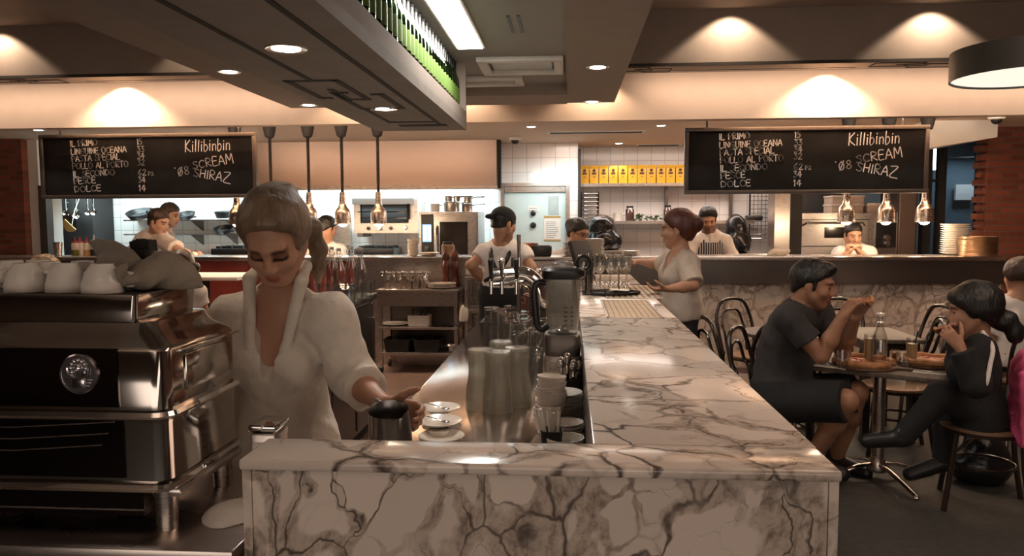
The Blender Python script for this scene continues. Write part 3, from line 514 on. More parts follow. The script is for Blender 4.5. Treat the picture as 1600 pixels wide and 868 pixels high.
# ---------------------------------------------------------------- chalk lettering: a hand-drawn stroke alphabet (unit cap height)
GL = {
 'I': (.18, [[(.1, 0), (.09, 1)]]), 'L': (.5, [[(.06, 1), (.05, 0), (.48, .03)]]), 'P': (.55, [[(.08, 0), (.07, 1), (.4, .97), (.52, .76), (.38, .52), (.08, .48)]]),
 'R': (.58, [[(.08, 0), (.07, 1), (.4, .98), (.5, .76), (.36, .55), (.08, .5), (.56, 0)]]), 'M': (.75, [[(.05, 0), (.12, 1), (.38, .35), (.62, 1), (.72, 0)]]), 'O': (.68, [[(.34, 1), (.12, .85), (.04, .45), (.2, .05), (.42, .02), (.62, .3), (.6, .75), (.34, 1)]]),
 'N': (.62, [[(.06, 0), (.07, 1), (.55, .02), (.56, 1)]]), 'G': (.65, [[(.58, .86), (.36, 1), (.1, .75), (.06, .3), (.28, .0), (.58, .12), (.58, .45), (.36, .45)]]), 'U': (.6, [[(.05, 1), (.07, .25), (.28, 0), (.5, .2), (.54, 1)]]),
 'E': (.5, [[(.48, 1), (.07, .98), (.06, .02), (.48, .0)], [(.07, .52), (.42, .54)]]), 'C': (.58, [[(.54, .88), (.32, 1), (.08, .7), (.07, .3), (.28, .0), (.55, .12)]]), 'A': (.62, [[(.02, 0), (.32, 1), (.6, 0)], [(.12, .36), (.52, .38)]]),
 'S': (.5, [[(.46, .9), (.26, 1), (.07, .8), (.2, .58), (.4, .42), (.46, .18), (.24, 0), (.03, .1)]]), 'T': (.58, [[(.02, .98), (.56, 1)], [(.3, .98), (.28, 0)]]), 'D': (.62, [[(.07, 0), (.07, 1), (.42, .85), (.57, .5), (.4, .12), (.07, 0)]]),
 'H': (.6, [[(.06, 1), (.06, 0)], [(.54, 1), (.53, 0)], [(.06, .5), (.54, .52)]]), 'Z': (.75, [[(.04, .98), (.66, 1), (.06, .03), (.8, -.1)]]), 'K': (.6, [[(.08, 1), (.06, 0)], [(.52, 1), (.08, .46), (.6, 0)]]),
 'i': (.2, [[(.1, .6), (.1, 0)], [(.11, .8), (.12, .84)]]), 'l': (.2, [[(.13, 1), (.08, 0)]]), 'b': (.45, [[(.08, 1), (.07, 0), (.3, .02), (.42, .28), (.28, .55), (.08, .45)]]), 'n': (.45, [[(.07, .58), (.07, 0)], [(.07, .42), (.25, .58), (.39, .45), (.4, 0)]]),
 '1': (.3, [[(.05, .8), (.17, 1), (.16, 0)]]), '2': (.5, [[(.06, .8), (.22, 1), (.42, .85), (.34, .5), (.05, .02), (.5, .04)]]), '3': (.48, [[(.06, .95), (.4, .97), (.2, .6), (.42, .42), (.36, .08), (.04, .04)]]), '4': (.5, [[(.32, 0), (.33, 1), (.04, .36), (.5, .38)]]), '5': (.48, [[(.44, 1), (.12, .98), (.1, .58), (.36, .56), (.42, .2), (.2, 0), (.04, .08)]]),
 '6': (.5, [[(.38, 1), (.1, .6), (.06, .2), (.26, 0), (.44, .2), (.32, .45), (.08, .32)]]), '8': (.52, [[(.28, .52), (.08, .75), (.26, 1), (.44, .78), (.28, .52), (.06, .25), (.26, 0), (.48, .24), (.28, .52)]]), '0': (.55, [[(.3, 1), (.08, .6), (.14, .1), (.34, .02), (.5, .5), (.3, 1)], [(.1, -.05), (.5, 1.05)]]),
 "'": (.2, [[(.1, 1.05), (.12, .95)]]), ' ': (.35, [])}
def text_strokes(mb, s, x0, y0, x1, y1, cap, Y, w=1.5, slant=0.0, jit=.02, grow=0.0):
    """chalk strokes on the plane y = Y, from picture-free metres: baseline given by its two end points"""
    tot = sum(GL[c][0] + .10 for c in s) ; rs = random.Random(s); a = np.array([x0, y0]); b = np.array([x1, y1]); L = np.linalg.norm(b - a); e = (b - a) / L; nrm = np.array([-e[1], e[0]]); k = L / tot; cur = 0.0
    for ch in s:
        wd_, st = GL[ch]; jy = rs.uniform(-jit, jit) * cap; hc = cap * (1 + grow * cur / tot + rs.uniform(-.05, .05))
        for q in st:
            pts = [a + e * k * (cur + p[0] + slant * p[1] * .3) + nrm * (p[1] * hc + jy) for p in q]; dense = smooth_path([(p[0], Y, p[1]) for p in pts], 4 if len(q) > 3 else 2) if len(q) > 2 else [np.array((p[0], Y, p[1])) for p in pts]
            for i in range(len(dense) - 1):
                p, r = dense[i], dense[i + 1]; d = r - p; n_ = np.array([-d[2], 0, d[0]]); n_ = n_ / (np.linalg.norm(n_) + 1e-9) * w; d = d / (np.linalg.norm(d) + 1e-9) * w * .6; o = np.array([0, -.0012, 0])
                mb.add([p - n_ - d, r - n_ + d, r + n_ + d, p + n_ - d, p - n_ - d + o, r - n_ + d + o, r + n_ + d + o, p + n_ - d + o], [(4, 5, 6, 7), (0, 3, 2, 1), (0, 1, 5, 4), (2, 3, 7, 6), (1, 2, 6, 5), (0, 4, 7, 3)])
        cur += wd_ + .10
YM = 6.92
def menu_board(label, o, outer, rods):
    """o: (shift x, shift y, scale) from the left board's measured layout"""
    (ax, ay), (bx, by) = outer; A = onY(ax, ay, YM); B = onY(bx, by, YM); x0_, x1_, z0, z1 = A[0], B[0], B[2], A[2]; w, d = .034, .05
    t = thing('menu_board', label, 'menu board', ((x0_ + x1_) / 2, YM, z0)); ox, oy, oz = t.location
    f = MB()
    for lo, hi in (((x0_, z0), (x1_, z0 + w)), ((x0_, z1 - w), (x1_, z1)), ((x0_, z0 + w), (x0_ + w, z1 - w)), ((x1_ - w, z0 + w), (x1_, z1 - w))): f.box(((lo[0] + hi[0]) / 2 - ox, 0, (lo[1] + hi[1]) / 2 - oz), (hi[0] - lo[0], d, hi[1] - lo[1]), 0, None, .005)
    f.build('frame', M['frame'], t); MB().bb((x0_ + w - ox, -.006, z0 + w - oz), (x1_ - w - ox, .02, z1 - w - oz)).build('slate', M['slate'], t)
    tx = MB(); s = (x1_ - x0_) / 341.0
    def q(px, py): return (x0_ + (px - 62) * s - ox, z1 - (py - 211) * s * (z1 - z0) / (97 * s) - oz)
    def tex(st, xa, ya, xb, yb, cap, **k): a = q(xa, ya); b = q(xb, yb); text_strokes(tx, st, a[0], a[1], b[0], b[1], cap * s, -.0062, .0042, **k)
    for st, y, xe, dy in (('IL PRIMO', 229, 155, -2), ('LINGUINE OCEANA', 241, 201, -3), ('PASTA SPECIAL', 252, 190, -3), ('POLLO AL PORTO', 263, 203, -3), ('IL SECONDO', 275, 181, -3), ('PESCE', 286, 150, -2), ('DOLCE', 298, 158, -2)): tex(st, 111 + (y - 229) * .05, y, xe, y + dy, 8.6)
    for st, y, xe in (('15', 227, 226), ('33', 238, 229), ('34', 248, 229), ('32', 258, 229), ('62', 273, 231), ('34', 284, 229), ('14', 297, 229)): tex(st, 217, y, xe, y, 8.6)
    tex('P2', 233, 273, 242, 273, 5.0)
    tex('Killibinbin', 292, 239, 364, 236, 17, slant=.25); tex("'08", 275, 275, 300, 272, 12.5); tex('SCREAM', 304, 264, 369, 256, 10.5, grow=.45); tex('SHIRAZ', 304, 275, 362, 286, 11.5, grow=.3)
    tx.build('chalk_lettering', M['chalk'], t)
    for rx in rods:
        p = onY(rx, 200, YM); MB().cyl((p[0] - ox, 0.01, z1 - oz - .01), (p[0] - ox, .01, zK - oz), .008).build('hanger_rod', M['matte'], t)
    return t
menu_board('chalk menu board hanging over the coffee machine and barista', None, ((62, 211), (403, 308.5)), (93, 372))
menu_board('chalk menu board hanging over the dining side near the pizza oven', None, ((1070, 200), (1448, 301)), (1105, 1411))
# ---------------------------------------------------------------- organic surfaces: distance fields turned into one continuous skin
def unit(a): a = np.asarray(a, float); return a / (np.linalg.norm(a) + 1e-12)
def smin(a, b, k):
    if k <= 0: return np.minimum(a, b)
    h = np.clip(0.5 + 0.5 * (b - a) / k, 0, 1); return b * (1 - h) + a * h - k * h * (1 - h)
class Vol:
    def __init__(s, lo, hi, h):
        s.lo = np.asarray(lo, float); s.h = h; s.n = np.ceil((np.asarray(hi) - s.lo) / h).astype(int) + 1
        s.ax = [(s.lo[i] + h * np.arange(s.n[i])).astype(np.float32) for i in range(3)]
        s.v = np.full(s.n, 0.5, np.float32)
    def op(s, fn, lo, hi, k=0.0, mode='u'):
        m = k + 3 * s.h; i0 = np.maximum(0, np.floor((np.asarray(lo) - m - s.lo) / s.h).astype(int)); i1 = np.minimum(s.n, np.ceil((np.asarray(hi) + m - s.lo) / s.h).astype(int) + 1)
        if (i1 <= i0).any(): return
        sl = tuple(slice(a, b) for a, b in zip(i0, i1))
        X = s.ax[0][sl[0]][:, None, None]; Y = s.ax[1][sl[1]][None, :, None]; Z = s.ax[2][sl[2]][None, None, :]
        d = fn(X, Y, Z)
        s.v[sl] = smin(s.v[sl], d, k) if mode == 'u' else -smin(-s.v[sl], d, k)
    def cone(s, a, b, ra, rb, k=0.02, mode='u', flat=False):
        a = np.asarray(a, float); b = np.asarray(b, float); d = b - a; L2 = float(d @ d) + 1e-12; L = math.sqrt(L2)
        def fn(X, Y, Z):
            px, py, pz = X - a[0], Y - a[1], Z - a[2]; t = (px * d[0] + py * d[1] + pz * d[2]) / L2; tc = np.clip(t, 0, 1)
            q = np.sqrt((px - tc * d[0]) ** 2 + (py - tc * d[1]) ** 2 + (pz - tc * d[2]) ** 2) - (ra + (rb - ra) * tc)
            return np.maximum(q, (t - 1) * L) if flat else q
        r = max(ra, rb); s.op(fn, np.minimum(a, b) - r, np.maximum(a, b) + r, k, mode)
    def ell(s, c, r, R=None, k=0.02, mode='u'):
        c = np.asarray(c, float); R = np.eye(3) if R is None else np.asarray(R); r = np.asarray(r, float)
        def fn(X, Y, Z):
            p = (X - c[0], Y - c[1], Z - c[2]); q = [(p[0] * R[0, i] + p[1] * R[1, i] + p[2] * R[2, i]) for i in range(3)]
            k0 = np.sqrt((q[0] / r[0]) ** 2 + (q[1] / r[1]) ** 2 + (q[2] / r[2]) ** 2); k1 = np.sqrt((q[0] / r[0] ** 2) ** 2 + (q[1] / r[1] ** 2) ** 2 + (q[2] / r[2] ** 2) ** 2) + 1e-9
            return k0 * (k0 - 1) / k1
        e = np.sqrt((R ** 2) @ (r ** 2)); s.op(fn, c - e, c + e, k, mode)
    def cut(s, p, n, k=0.004):
        """throws away what lies on the n side of the plane through p"""
        n = unit(n); X = s.ax[0][:, None, None]; Y = s.ax[1][None, :, None]; Z = s.ax[2][None, None, :]
        d = (X - p[0]) * n[0] + (Y - p[1]) * n[1] + (Z - p[2]) * n[2]; s.v = -smin(-s.v, -d.astype(np.float32), k)
    def folds(s, amp, freq=22.0, seed=0, n=4, ridge=False):
        r = np.random.RandomState(seed); X = s.ax[0][:, None, None]; Y = s.ax[1][None, :, None]; Z = s.ax[2][None, None, :]; a = np.zeros(s.n, np.float32)
        for i in range(n):
            w = r.normal(size=3); w[2] *= 0.7; w = unit(w) * freq * (0.6 + 0.9 * r.rand()); q = np.sin(X * w[0] + Y * w[1] + Z * w[2] + 6 * r.rand() + 1.3 * np.sin(Y * 9 + Z * 11 + i) + .9 * np.sin(X * 13 - Z * 7 + 2 * i)).astype(np.float32); a += (2 * np.abs(q) - 1.0) if ridge else q
        s.v += amp * a / n
    def nets(s):
        v = s.v; v[[0, -1]] = 0.5; v[:, [0, -1]] = 0.5; v[:, :, [0, -1]] = 0.5
        sg = v < 0; n = np.array(v.shape); c = np.zeros(n - 1, np.int8)
        offs = [(i, j, k) for i in (0, 1) for j in (0, 1) for k in (0, 1)]
        for i, j, k in offs: c += sg[i:n[0] - 1 + i, j:n[1] - 1 + j, k:n[2] - 1 + k]
        act = np.argwhere((c > 0) & (c < 8)); idm = np.full(n - 1, -1, np.int32); idm[tuple(act.T)] = np.arange(len(act))
        cv = {o: v[act[:, 0] + o[0], act[:, 1] + o[1], act[:, 2] + o[2]] for o in offs}
        P = np.zeros((len(act), 3)); W = np.zeros(len(act))
        for o in offs:
            for a in range(3):
                if o[a] == 0:
                    q = list(o); q[a] = 1; q = tuple(q); x = (cv[o] < 0) != (cv[q] < 0); t = cv[o] / (cv[o] - cv[q] + 1e-12 * (cv[o] == cv[q]))
                    e = np.tile(np.array(o, float), (len(act), 1)); e[:, a] += t; P[x] += e[x]; W[x] += 1
        V = (act + P / W[:, None]) * s.h + s.lo; F = []
        for a in range(3):
            b, d = (a + 1) % 3, (a + 2) % 3; sl0 = [slice(None)] * 3; sl1 = [slice(None)] * 3; sl0[a] = slice(0, -1); sl1[a] = slice(1, None)
            x = sg[tuple(sl0)] != sg[tuple(sl1)]; E = np.argwhere(x); E = E[(E[:, b] > 0) & (E[:, d] > 0)]; fl = sg[E[:, 0], E[:, 1], E[:, 2]]
            def cell(db, dd):
                q = E.copy(); q[:, b] -= db; q[:, d] -= dd; return idm[q[:, 0], q[:, 1], q[:, 2]]
            Q = np.stack([cell(1, 1), cell(0, 1), cell(0, 0), cell(1, 0)], 1); Q[~fl] = Q[~fl][:, ::-1]; F.append(Q)
        return V, np.concatenate(F)
    def mesh(s, name, org=(0, 0, 0), relax=1):
        V, Q = s.nets()
        for _ in range(relax):
            A = np.zeros_like(V); C = np.zeros(len(V))
            for i in range(4):
                a, b = Q[:, i], Q[:, (i + 1) % 4]; np.add.at(A, a, V[b]); np.add.at(C, a, 1); np.add.at(A, b, V[a]); np.add.at(C, b, 1)
            V = 0.5 * V + 0.5 * A / np.maximum(C, 1)[:, None]
        W = V - np.asarray(org); me = bpy.data.meshes.new(name); me.vertices.add(len(V)); me.vertices.foreach_set('co', W.astype(np.float32).ravel())
        me.loops.add(Q.size); me.loops.foreach_set('vertex_index', Q.astype(np.int32).ravel()); me.polygons.add(len(Q)); me.polygons.foreach_set('loop_start', np.arange(0, Q.size, 4, dtype=np.int32)); me.polygons.foreach_set('use_smooth', np.ones(len(Q), bool))
        me.update(calc_edges=True); return me, V
def sstep(x, a, b): t = np.clip((x - a) / (b - a), 0, 1); return t * t * (3 - 2 * t)
def hand(vol, W, d, n, right, curl=0.5, s=1.0, spread=0.0, thumb=0.5):
    d = unit(d); n = unit(np.asarray(n) - d * np.dot(n, d)); t = np.cross(d, n) * (1 if right else -1); W = np.asarray(W, float)
    for o, L in ((0.028, 0.085), (0.009, 0.09), (-0.010, 0.087), (-0.027, 0.08)):
        vol.cone(W + d * 0.004 * s + t * o * 0.6 * s, W + d * L * s + t * o * s, 0.0145 * s, 0.0115 * s, 0.012)
    for i, (o, L) in enumerate(((0.029, 0.072), (0.0095, 0.081), (-0.0105, 0.075), (-0.029, 0.06))):
        p = W + d * (0.086 - 0.004 * (i == 3)) * s + t * o * s; a = 0.12; dd = unit(d + t * o * spread * 12)
        c = curl if not isinstance(curl, (list, tuple)) else curl[i]
        for q, (f, w) in enumerate(((0.45, 1.0), (0.31, 1.25), (0.24, 0.8))):
            a += c * w; e = p + (dd * math.cos(a) + n * math.sin(a)) * L * f * s; vol.cone(p, e, (0.0096 - 0.0009 * q) * s, (0.0088 - 0.0009 * q) * s, 0.004); p = e
    p = W + d * 0.022 * s + t * 0.022 * s + n * 0.006 * s
    for q, (L, w) in enumerate(((0.042, 0.0), (0.034, 0.35), (0.027, 0.6))):
        v = unit(t * (0.75 - w * thumb) + d * (0.65 + 0.3 * w) + n * (0.3 + w * thumb)); e = p + v * L * s; vol.cone(p, e, (0.0135 - 0.0018 * q) * s, (0.0118 - 0.0018 * q) * s, 0.008); p = e
def person(name, label, J, skin, hair=None, tops=(), extra=None, h=0.009, fem=False, build=1.0, floor=0.0, hs=1.0, beard=0.0, face=(0, -1, 0), hup=None, lips=(0.82, 0.5, 0.48), lids=False, hands=None, group=None, lips_w=1.0):
    """J: joints in metres. one skin for the whole body; hair and clothes are children of it"""
    J = dict(J); belly0 = J.pop('belly', 0.0); J = {k: np.asarray(v, float) for k, v in J.items()}; P, C, H = J['pelvis'], J['chest'], J['head']; b = build * (0.9 if fem else 1.0)
    hr = unit(J['shR'] - J['shL']); J.setdefault('hipL', P - hr * 0.085 * b); J.setdefault('hipR', P + hr * 0.085 * b)
    pr = unit(J['hipR'] - J['hipL'])
    for q in 'LR':
        if 'kn' + q not in J: J['kn' + q] = J['hip' + q] * [1, 1, 0.5] + [0, 0, (floor + 0.06) * 0.5]
        if 'an' + q not in J: J['an' + q] = J['kn' + q] * [1, 1, 0] + [0, 0, floor + 0.085]
        if 'toe' + q not in J:
            f = unit(np.cross([0, 0, 1.0], pr)); J['toe' + q] = J['an' + q] * [1, 1, 0] + [0, 0, floor + 0.03] + f * 0.17
    f = unit(face); u = np.asarray((0, 0, 1.0) if hup is None else hup, float); u = unit(u - f * np.dot(u, f)); r = np.cross(f, u); HR = np.stack([r, f, u], 1)
    allp = np.array(list(J.values())); lo = allp.min(0) - 0.27; hi = allp.max(0) + 0.27; lo[2] = max(lo[2], floor - 0.03); S = hs
    def hp(x, y, z): return H + HR @ (np.array([x, y, z]) * S)
    def station(t):
        m = J.get('waist', P * 0.55 + C * 0.45); c = (1 - t) ** 2 * P + 2 * t * (1 - t) * m + t * t * C; up = unit(2 * (1 - t) * (m - P) + 2 * t * (C - m)); rr = unit(pr * (1 - t) + hr * t); rr = unit(rr - up * np.dot(rr, up)); ff = np.cross(up, rr); return c, np.stack([rr, ff, up], 1)
    tab = [(0.0, .155, .112), (.18, .155, .115), (.36, .135, .10), (.54, .136, .105), (.72, .15, .115), (.88, .145, .105), (0.99, .11, .075)]
    if fem: tab = [(0.0, .165, .115), (.18, .16, .112), (.36, .130, .09), (.54, .128, .092), (.72, .142, .105), (.88, .135, .09), (0.99, .10, .065)]
    def torso(v, g, t0=0.0, t1=1.0, wf=1.0):
        for t, w, d in tab:
            if t0 <= t <= t1:
                c, R = station(t); belly = belly0 if 0.1 < t < 0.6 else 0.0
                v.ell(c + R[:, 1] * belly * 0.5, (w * b * wf + g, d * b + g + belly, 0.105 + g * 0.3), R, 0.05)
        if t1 > 0.9:
            for q in 'LR': v.cone(J['sh' + q], C, 0.05 * b + g, 0.062 * b + g, 0.045); v.ell(J['sh' + q], (0.056 * b + g,) * 3, None, 0.03)
            nb = hp(0, -0.02, -0.075); v.cone(C - unit(nb - C) * 0.01, C + (nb - C) * 0.38, 0.075 * b + g, 0.056 * b + g * 0.6, 0.04)
            if fem:
                c, R = station(0.74)
                for q in (-1, 1): v.ell(c + R @ np.array([q * 0.066, 0.075, 0.0]), (0.058 + g, 0.05 + g, 0.058 + g), R, 0.04)
    bd = Vol(lo, hi, h)
    torso(bd, 0.0)
    for q in 'LR':
        bd.cone(J['sh' + q], J['el' + q], 0.05 * b, 0.037 * b, 0.025); e, w = J['el' + q], J['wr' + q]; bd.cone(e, e * 0.6 + w * 0.4, 0.038 * b, 0.040 * b, 0.02); bd.cone(e * 0.6 + w * 0.4, w, 0.040 * b, 0.026 * (b if not fem else 0.9), 0.02)
        hd = (hands or {}).get(q) or dict(d=w - e, n=(0, 0, -1), curl=0.45); hand(bd, w, hd['d'], hd['n'], q == 'R', hd.get('curl', 0.45), hd.get('s', 0.95 if fem else 1.04), hd.get('spread', 0), hd.get('thumb', 0.5))
        bd.cone(J['hip' + q], J['kn' + q], 0.085 * b, 0.056 * b, 0.04); k, a = J['kn' + q], J['an' + q]; bd.cone(k, k * .65 + a * .35, 0.055 * b, 0.057 * b, 0.03); bd.cone(k * .65 + a * .35, a, 0.057 * b, 0.036 * b, 0.03); bd.cone(a, J['toe' + q], 0.036, 0.028, 0.02)
    bd.cone(C, hp(0, -0.018, -0.05), 0.06 * b, (0.05 if fem else 0.058) * S * min(1.15, b), 0.03)
    for c, rr, k in (((0, -.012, .035), (.074, .095, .085), .02), ((0, .032, -.028), (.060, .064, .085), .03), ((0, .062, -.092), (.024, .022, .02), .03), ((.04, .06, -.022), (.025, .025, .024), .02), ((-.04, .06, -.022), (.025, .025, .024), .02), ((.077, -.008, -.004), (.010, .021, .033), .008), ((-.077, -.008, -.004), (.010, .021, .033), .008)):
        bd.ell(hp(*c), np.array(rr) * S, HR, k * S)
    for q in (-1, 1):
        bd.cone(hp(q * .056, .005, -.045), hp(q * .02, .06, -.092), .02 * S, .017 * S, .025); bd.cone(hp(q * .038, .078, .03), hp(q * .008, .087, .03), .012 * S, .013 * S, .012)
        bd.ell(hp(q * .032, .097, .008), np.array((.017, .014, .0105)) * S, HR, .012, 's'); bd.ell(hp(q * .032, .077, .007), np.array((.0145,) * 3) * S, HR, .003); bd.ell(hp(q * .012, .099, -.029), np.array((.0105, .011, .009)) * S, HR, .008)
    bd.cone(hp(0, .086, .022), hp(0, .107 if fem else .111, -.024), .0085 * S, (.0105 if fem else .0125) * S, .012); bd.ell(hp(0, .090, -.0565), np.array((.023 * lips_w, .0115, .0062)) * S, HR, .007); bd.ell(hp(0, .087, -.0672), np.array((.019 * lips_w, .0125, .0075)) * S, HR, .007)
    org = np.array([P[0], P[1], floor]); me, V = bd.mesh(name, org)
    q = (V - H) @ HR / S; x, y, z = np.abs(q[:, 0]), q[:, 1], q[:, 2]; T = np.ones((len(V), 4)); near = (np.abs(q) < 0.14).all(1)
    def paint(w, col): T[:, :3] *= (1 - w[:, None]) + w[:, None] * np.array(col)
    m = near * (y > 0.05)
    paint(m * (1 - sstep(x, .018 * lips_w, .026 * lips_w)) * (1 - sstep(np.abs(z + .062), .009, .014)), lips)
    paint(m * (1 - sstep(np.abs(z - .0275 + .10 * np.maximum(x - .035, 0)), .004, .009)) * sstep(x, .010, .016) * (1 - sstep(x, .046, .054)), (.22, .18, .16))
    if lids:
        paint(m * (1 - sstep(np.hypot((x - .032) / 1.5, z - .012), .010, .016)), (.42, .36, .34)); paint(m * (1 - sstep(np.abs(z + .0005 + 6 * (x - .032) ** 2 * -1), .003, .0065)) * (1 - sstep(np.abs(x - .032), .017, .022)), (.06, .05, .05))
    else:
        e = np.hypot((x - .032) / 1.7, z - .007); paint(m * (1 - sstep(e, .0065, .0085)), (.16, .13, .12))
    if beard: paint(near * (1 - sstep(z + 0.55 * (0.06 - y), -.055, -.028)) * (y > -.01) * beard, (.42, .38, .36))
    at = me.color_attributes.new('tint', 'FLOAT_COLOR', 'POINT'); at.data.foreach_set('color', T.astype(np.float32).ravel())
    o = link(name, me, skin); o.location = org; tag(o, label, 'person', group)
    def child(nm, vol, m, relax=1):
        mm, _ = vol.mesh(nm, org, relax); c = link(nm, mm, m, o); return c
    ctx = dict(J=J, hp=hp, HR=HR, S=S, station=station, torso=torso, child=child, lo=lo, hi=hi, h=h, b=b, o=o, org=org, fem=fem, P=P, C=C, H=H, hr=hr, pr=pr, floor=floor)
    if hair: hair_piece(ctx, **hair)
    for t in tops: garment(ctx, **t)
    if extra: extra(ctx)
    return o
def hair_piece(c, style='short', m=None, tilt=0.62, base=0.018, vol=0.012, bun=None, h=None, name='hair', edge=0.022):
    hp, HR, S = c['hp'], c['HR'], c['S']; H = c['H']; hh = h or min(c['h'], 0.007); v = Vol(H - 0.26 * S, H + 0.26 * S, hh)
    v.ell(hp(0, -.014, .04), np.array((.077 + vol, .098 + vol, .088 + vol)) * S, HR, .02)
    if style in ('short', 'cap'):
        v.ell(hp(0, -.055, -.03), np.array((.062, .05, .06)) * S, HR, .02)
    if style in ('tied', 'pony', 'bun', 'long'):
        v.ell(hp(0, -.05, -.02), np.array((.066, .06, .07)) * S, HR, .02)
    n = HR @ np.array([0, tilt, -1.0]); v.cut(hp(0, 0, base), n, edge)
    for q in (-1, 1):
        if style in ('tied', 'pony'): v.ell(hp(q * .066, -.02, .015), np.array((.022, .06, .05)) * S, HR, .03); continue
        v.ell(hp(q * .08, .004, -.01), np.array((.02, .022, .03)) * S, HR, .006, 's')
        if style == 'short': v.cone(hp(q * .073, .022, .02), hp(q * .072, .02, -.012), .010 * S, .007 * S, .01)
    if style == 'quiff': pass
    if bun:
        for p, rr in bun: v.ell(hp(*p), np.array(rr) * S, HR, .018)
    v.folds(0.0035 * S, 95, 3, 5)
    if style == 'curly': v.folds(0.009, 150, 5, 6)
    return c['child'](name, v, m, 1)
def garment(c, kind='shirt', m=None, g=0.013, sleeve=0.45, fore=0.0, hem=0.0, hemdrop=0.06, neck=0.075, vneck=0.0, folds=0.004, name=None, wf=1.0, flare=0.012, leg=1.0, seed=1, cuff=False, freq=24.0, h=None):
    J, C, P, b = c['J'], c['C'], c['P'], c['b']; v = Vol(c['lo'], c['hi'], h or c['h'])
    if kind == 'shirt':
        c['torso'](v, g, hem, 1.0, wf); p0, R0 = c['station'](0.0)
        if hemdrop > 0.04: v.ell(p0 - R0[:, 2] * (hemdrop * .8), (.168 * b + g, .122 * b + g + .012, .12), R0, .06)
        for q in 'LR':
            s, e, w = J['sh' + q], J['el' + q], J['wr' + q]
            if sleeve < 1: v.cone(s, s + (e - s) * sleeve, 0.053 * b + g, 0.045 * b + g + flare, 0.03, flat=True)
            else:
                v.cone(s, e, 0.053 * b + g, 0.043 * b + g + flare, 0.03); k = e + (w - e) * fore; v.cone(e, k, 0.043 * b + g + flare, 0.036 * b + g + flare * 0.7, 0.025, flat=True)
                if cuff: d = unit(w - e); v.cone(k - d * 0.065, k, 0.043 * b + g + flare, 0.045 * b + g + flare, 0.006, flat=True)
        p0, R0 = c['station'](0.05); v.cut(p0 - R0[:, 2] * hemdrop, -R0[:, 2])
        v.folds(folds, freq, seed); v.folds(folds * .9, freq * 1.5, seed + 5, 3, True)
        nb = c['hp'](0, -.02, -.075); ax = unit(nb - C)
        if neck: v.cone(C + (nb - C) * 0.38, nb + ax * 0.12, neck, neck * 1.1, 0.006, 's')
        if vneck:
            p, R = c['station'](0.9); a = C + (nb - C) * 0.35 + R[:, 1] * 0.06
            for q in (-1, -.5, 0, .5, 1): v.cone(a + R[:, 0] * 0.040 * q - R[:, 1] * .01, p + R[:, 1] * 0.135 - R[:, 2] * vneck, 0.042, 0.012, 0.006, 's')
        return c['child'](name or 'shirt', v, m)
    if kind == 'trousers':
        c['torso'](v, g - 0.007, 0.0, 0.2); p0, R0 = c['station'](0.2); v.cut(p0 + R0[:, 2] * 0.03, R0[:, 2])
        for q in 'LR':
            hpq, k, a = J['hip' + q], J['kn' + q], J['an' + q]
            if leg >= 1: v.cone(hpq, k, .082 * b + g - .004, .06 * b + g, .04); v.cone(k, a, .06 * b + g, .046 * b + g, .03, flat=True)
            else: v.cone(hpq, hpq + (k - hpq) * leg, .088 * b + g, .07 * b + g + 0.01, .04, flat=True)
        v.folds(folds, 20, seed + 3); return c['child'](name or 'trousers', v, m)
    if kind == 'apron':
        f = c['station'](0.5)[1][:, 1]
        c['torso'](v, g + 0.012, 0.0, 0.9)
        for q in 'LR': v.cone(J['hip' + q], J['kn' + q] * 0.8 + J['hip' + q] * 0.2, .10 * b + g, .11 * b + g, 0.05)
        p, R = c['station'](0.4); v.cut(p + R[:, 1] * 0.03, -R[:, 1]); p, R = c['station'](0.93); v.cut(p, R[:, 2]); v.folds(0.002, 20, seed); return c['child'](name or 'apron', v, m)
def strap(c, pts, m, name='strap', w=0.016, t=0.004):
    mb = MB(); P = smooth_path(pts, 5); mb.tube([np.asarray(p) - c['org'] for p in P], w, 8, sy=1.0); return mb.build(name, m, c['o'])
def shoes(c, m, name='shoe'):
    for q in 'LR':
        v = Vol(np.minimum(c['J']['an' + q], c['J']['toe' + q]) - .12, np.maximum(c['J']['an' + q], c['J']['toe' + q]) + .12, min(c['h'], .008)); a, t = c['J']['an' + q], c['J']['toe' + q]; d = unit(t - a); dn = unit(np.array([d[0], d[1], 0])); up = np.cross(np.cross(d, [0, 0, 1.0]), d)
        v.cone(a - d * .02, t + d * .02, .048, .04, .02); v.cone(a, a + (a - t) * 0.1 + up * 0.03, .045, .045, .02); c['child'](name, v, m)
# ---------------------------------------------------------------- espresso machine on its counter, at the left
yN, yM = 1.65, 2.03; xR_ = onY(258, 600, yN)[0]; xL_ = xR_ - 1.0; zc_ = .86
ct = thing('machine_counter', 'low steel counter carrying the coffee machine', 'counter', ((xR_ + xL_) / 2, 1.85, 0)); MB().box((.07, .0, zc_ - .02), (1.22, .56, .04), 0, None, .004).build('counter_top', M['steel'], ct); MB().bb((-.5, -.26, 0), (.65, .26, zc_ - .04)).build('cabinet', M['dark_steel'], ct)
for k in range(2): MB().bb((-.46 + k * .56, -.275, .08), (.06 + k * .56, -.26, zc_ - .1)).build('door', M['machine_dark'], ct)
em = thing('espresso_machine', 'large polished chrome espresso machine with round emblem on its back', 'coffee machine', (0, 0, 0))
def zpx(py, px=130): return onY(px, py, yN)[2]
def ring(z, x0_, x1_, y0, y1, r, n=5):
    out = []
    for (cx_, cy_, a0) in ((x1_ - r, y0 + r, -PI / 2), (x1_ - r, y1 - r, 0), (x0_ + r, y1 - r, PI / 2), (x0_ + r, y0 + r, PI)):
        for k in range(n): a = a0 + PI / 2 * k / (n - 1); out.append((cx_ + r * math.cos(a), cy_ + r * math.sin(a), z))
    return out
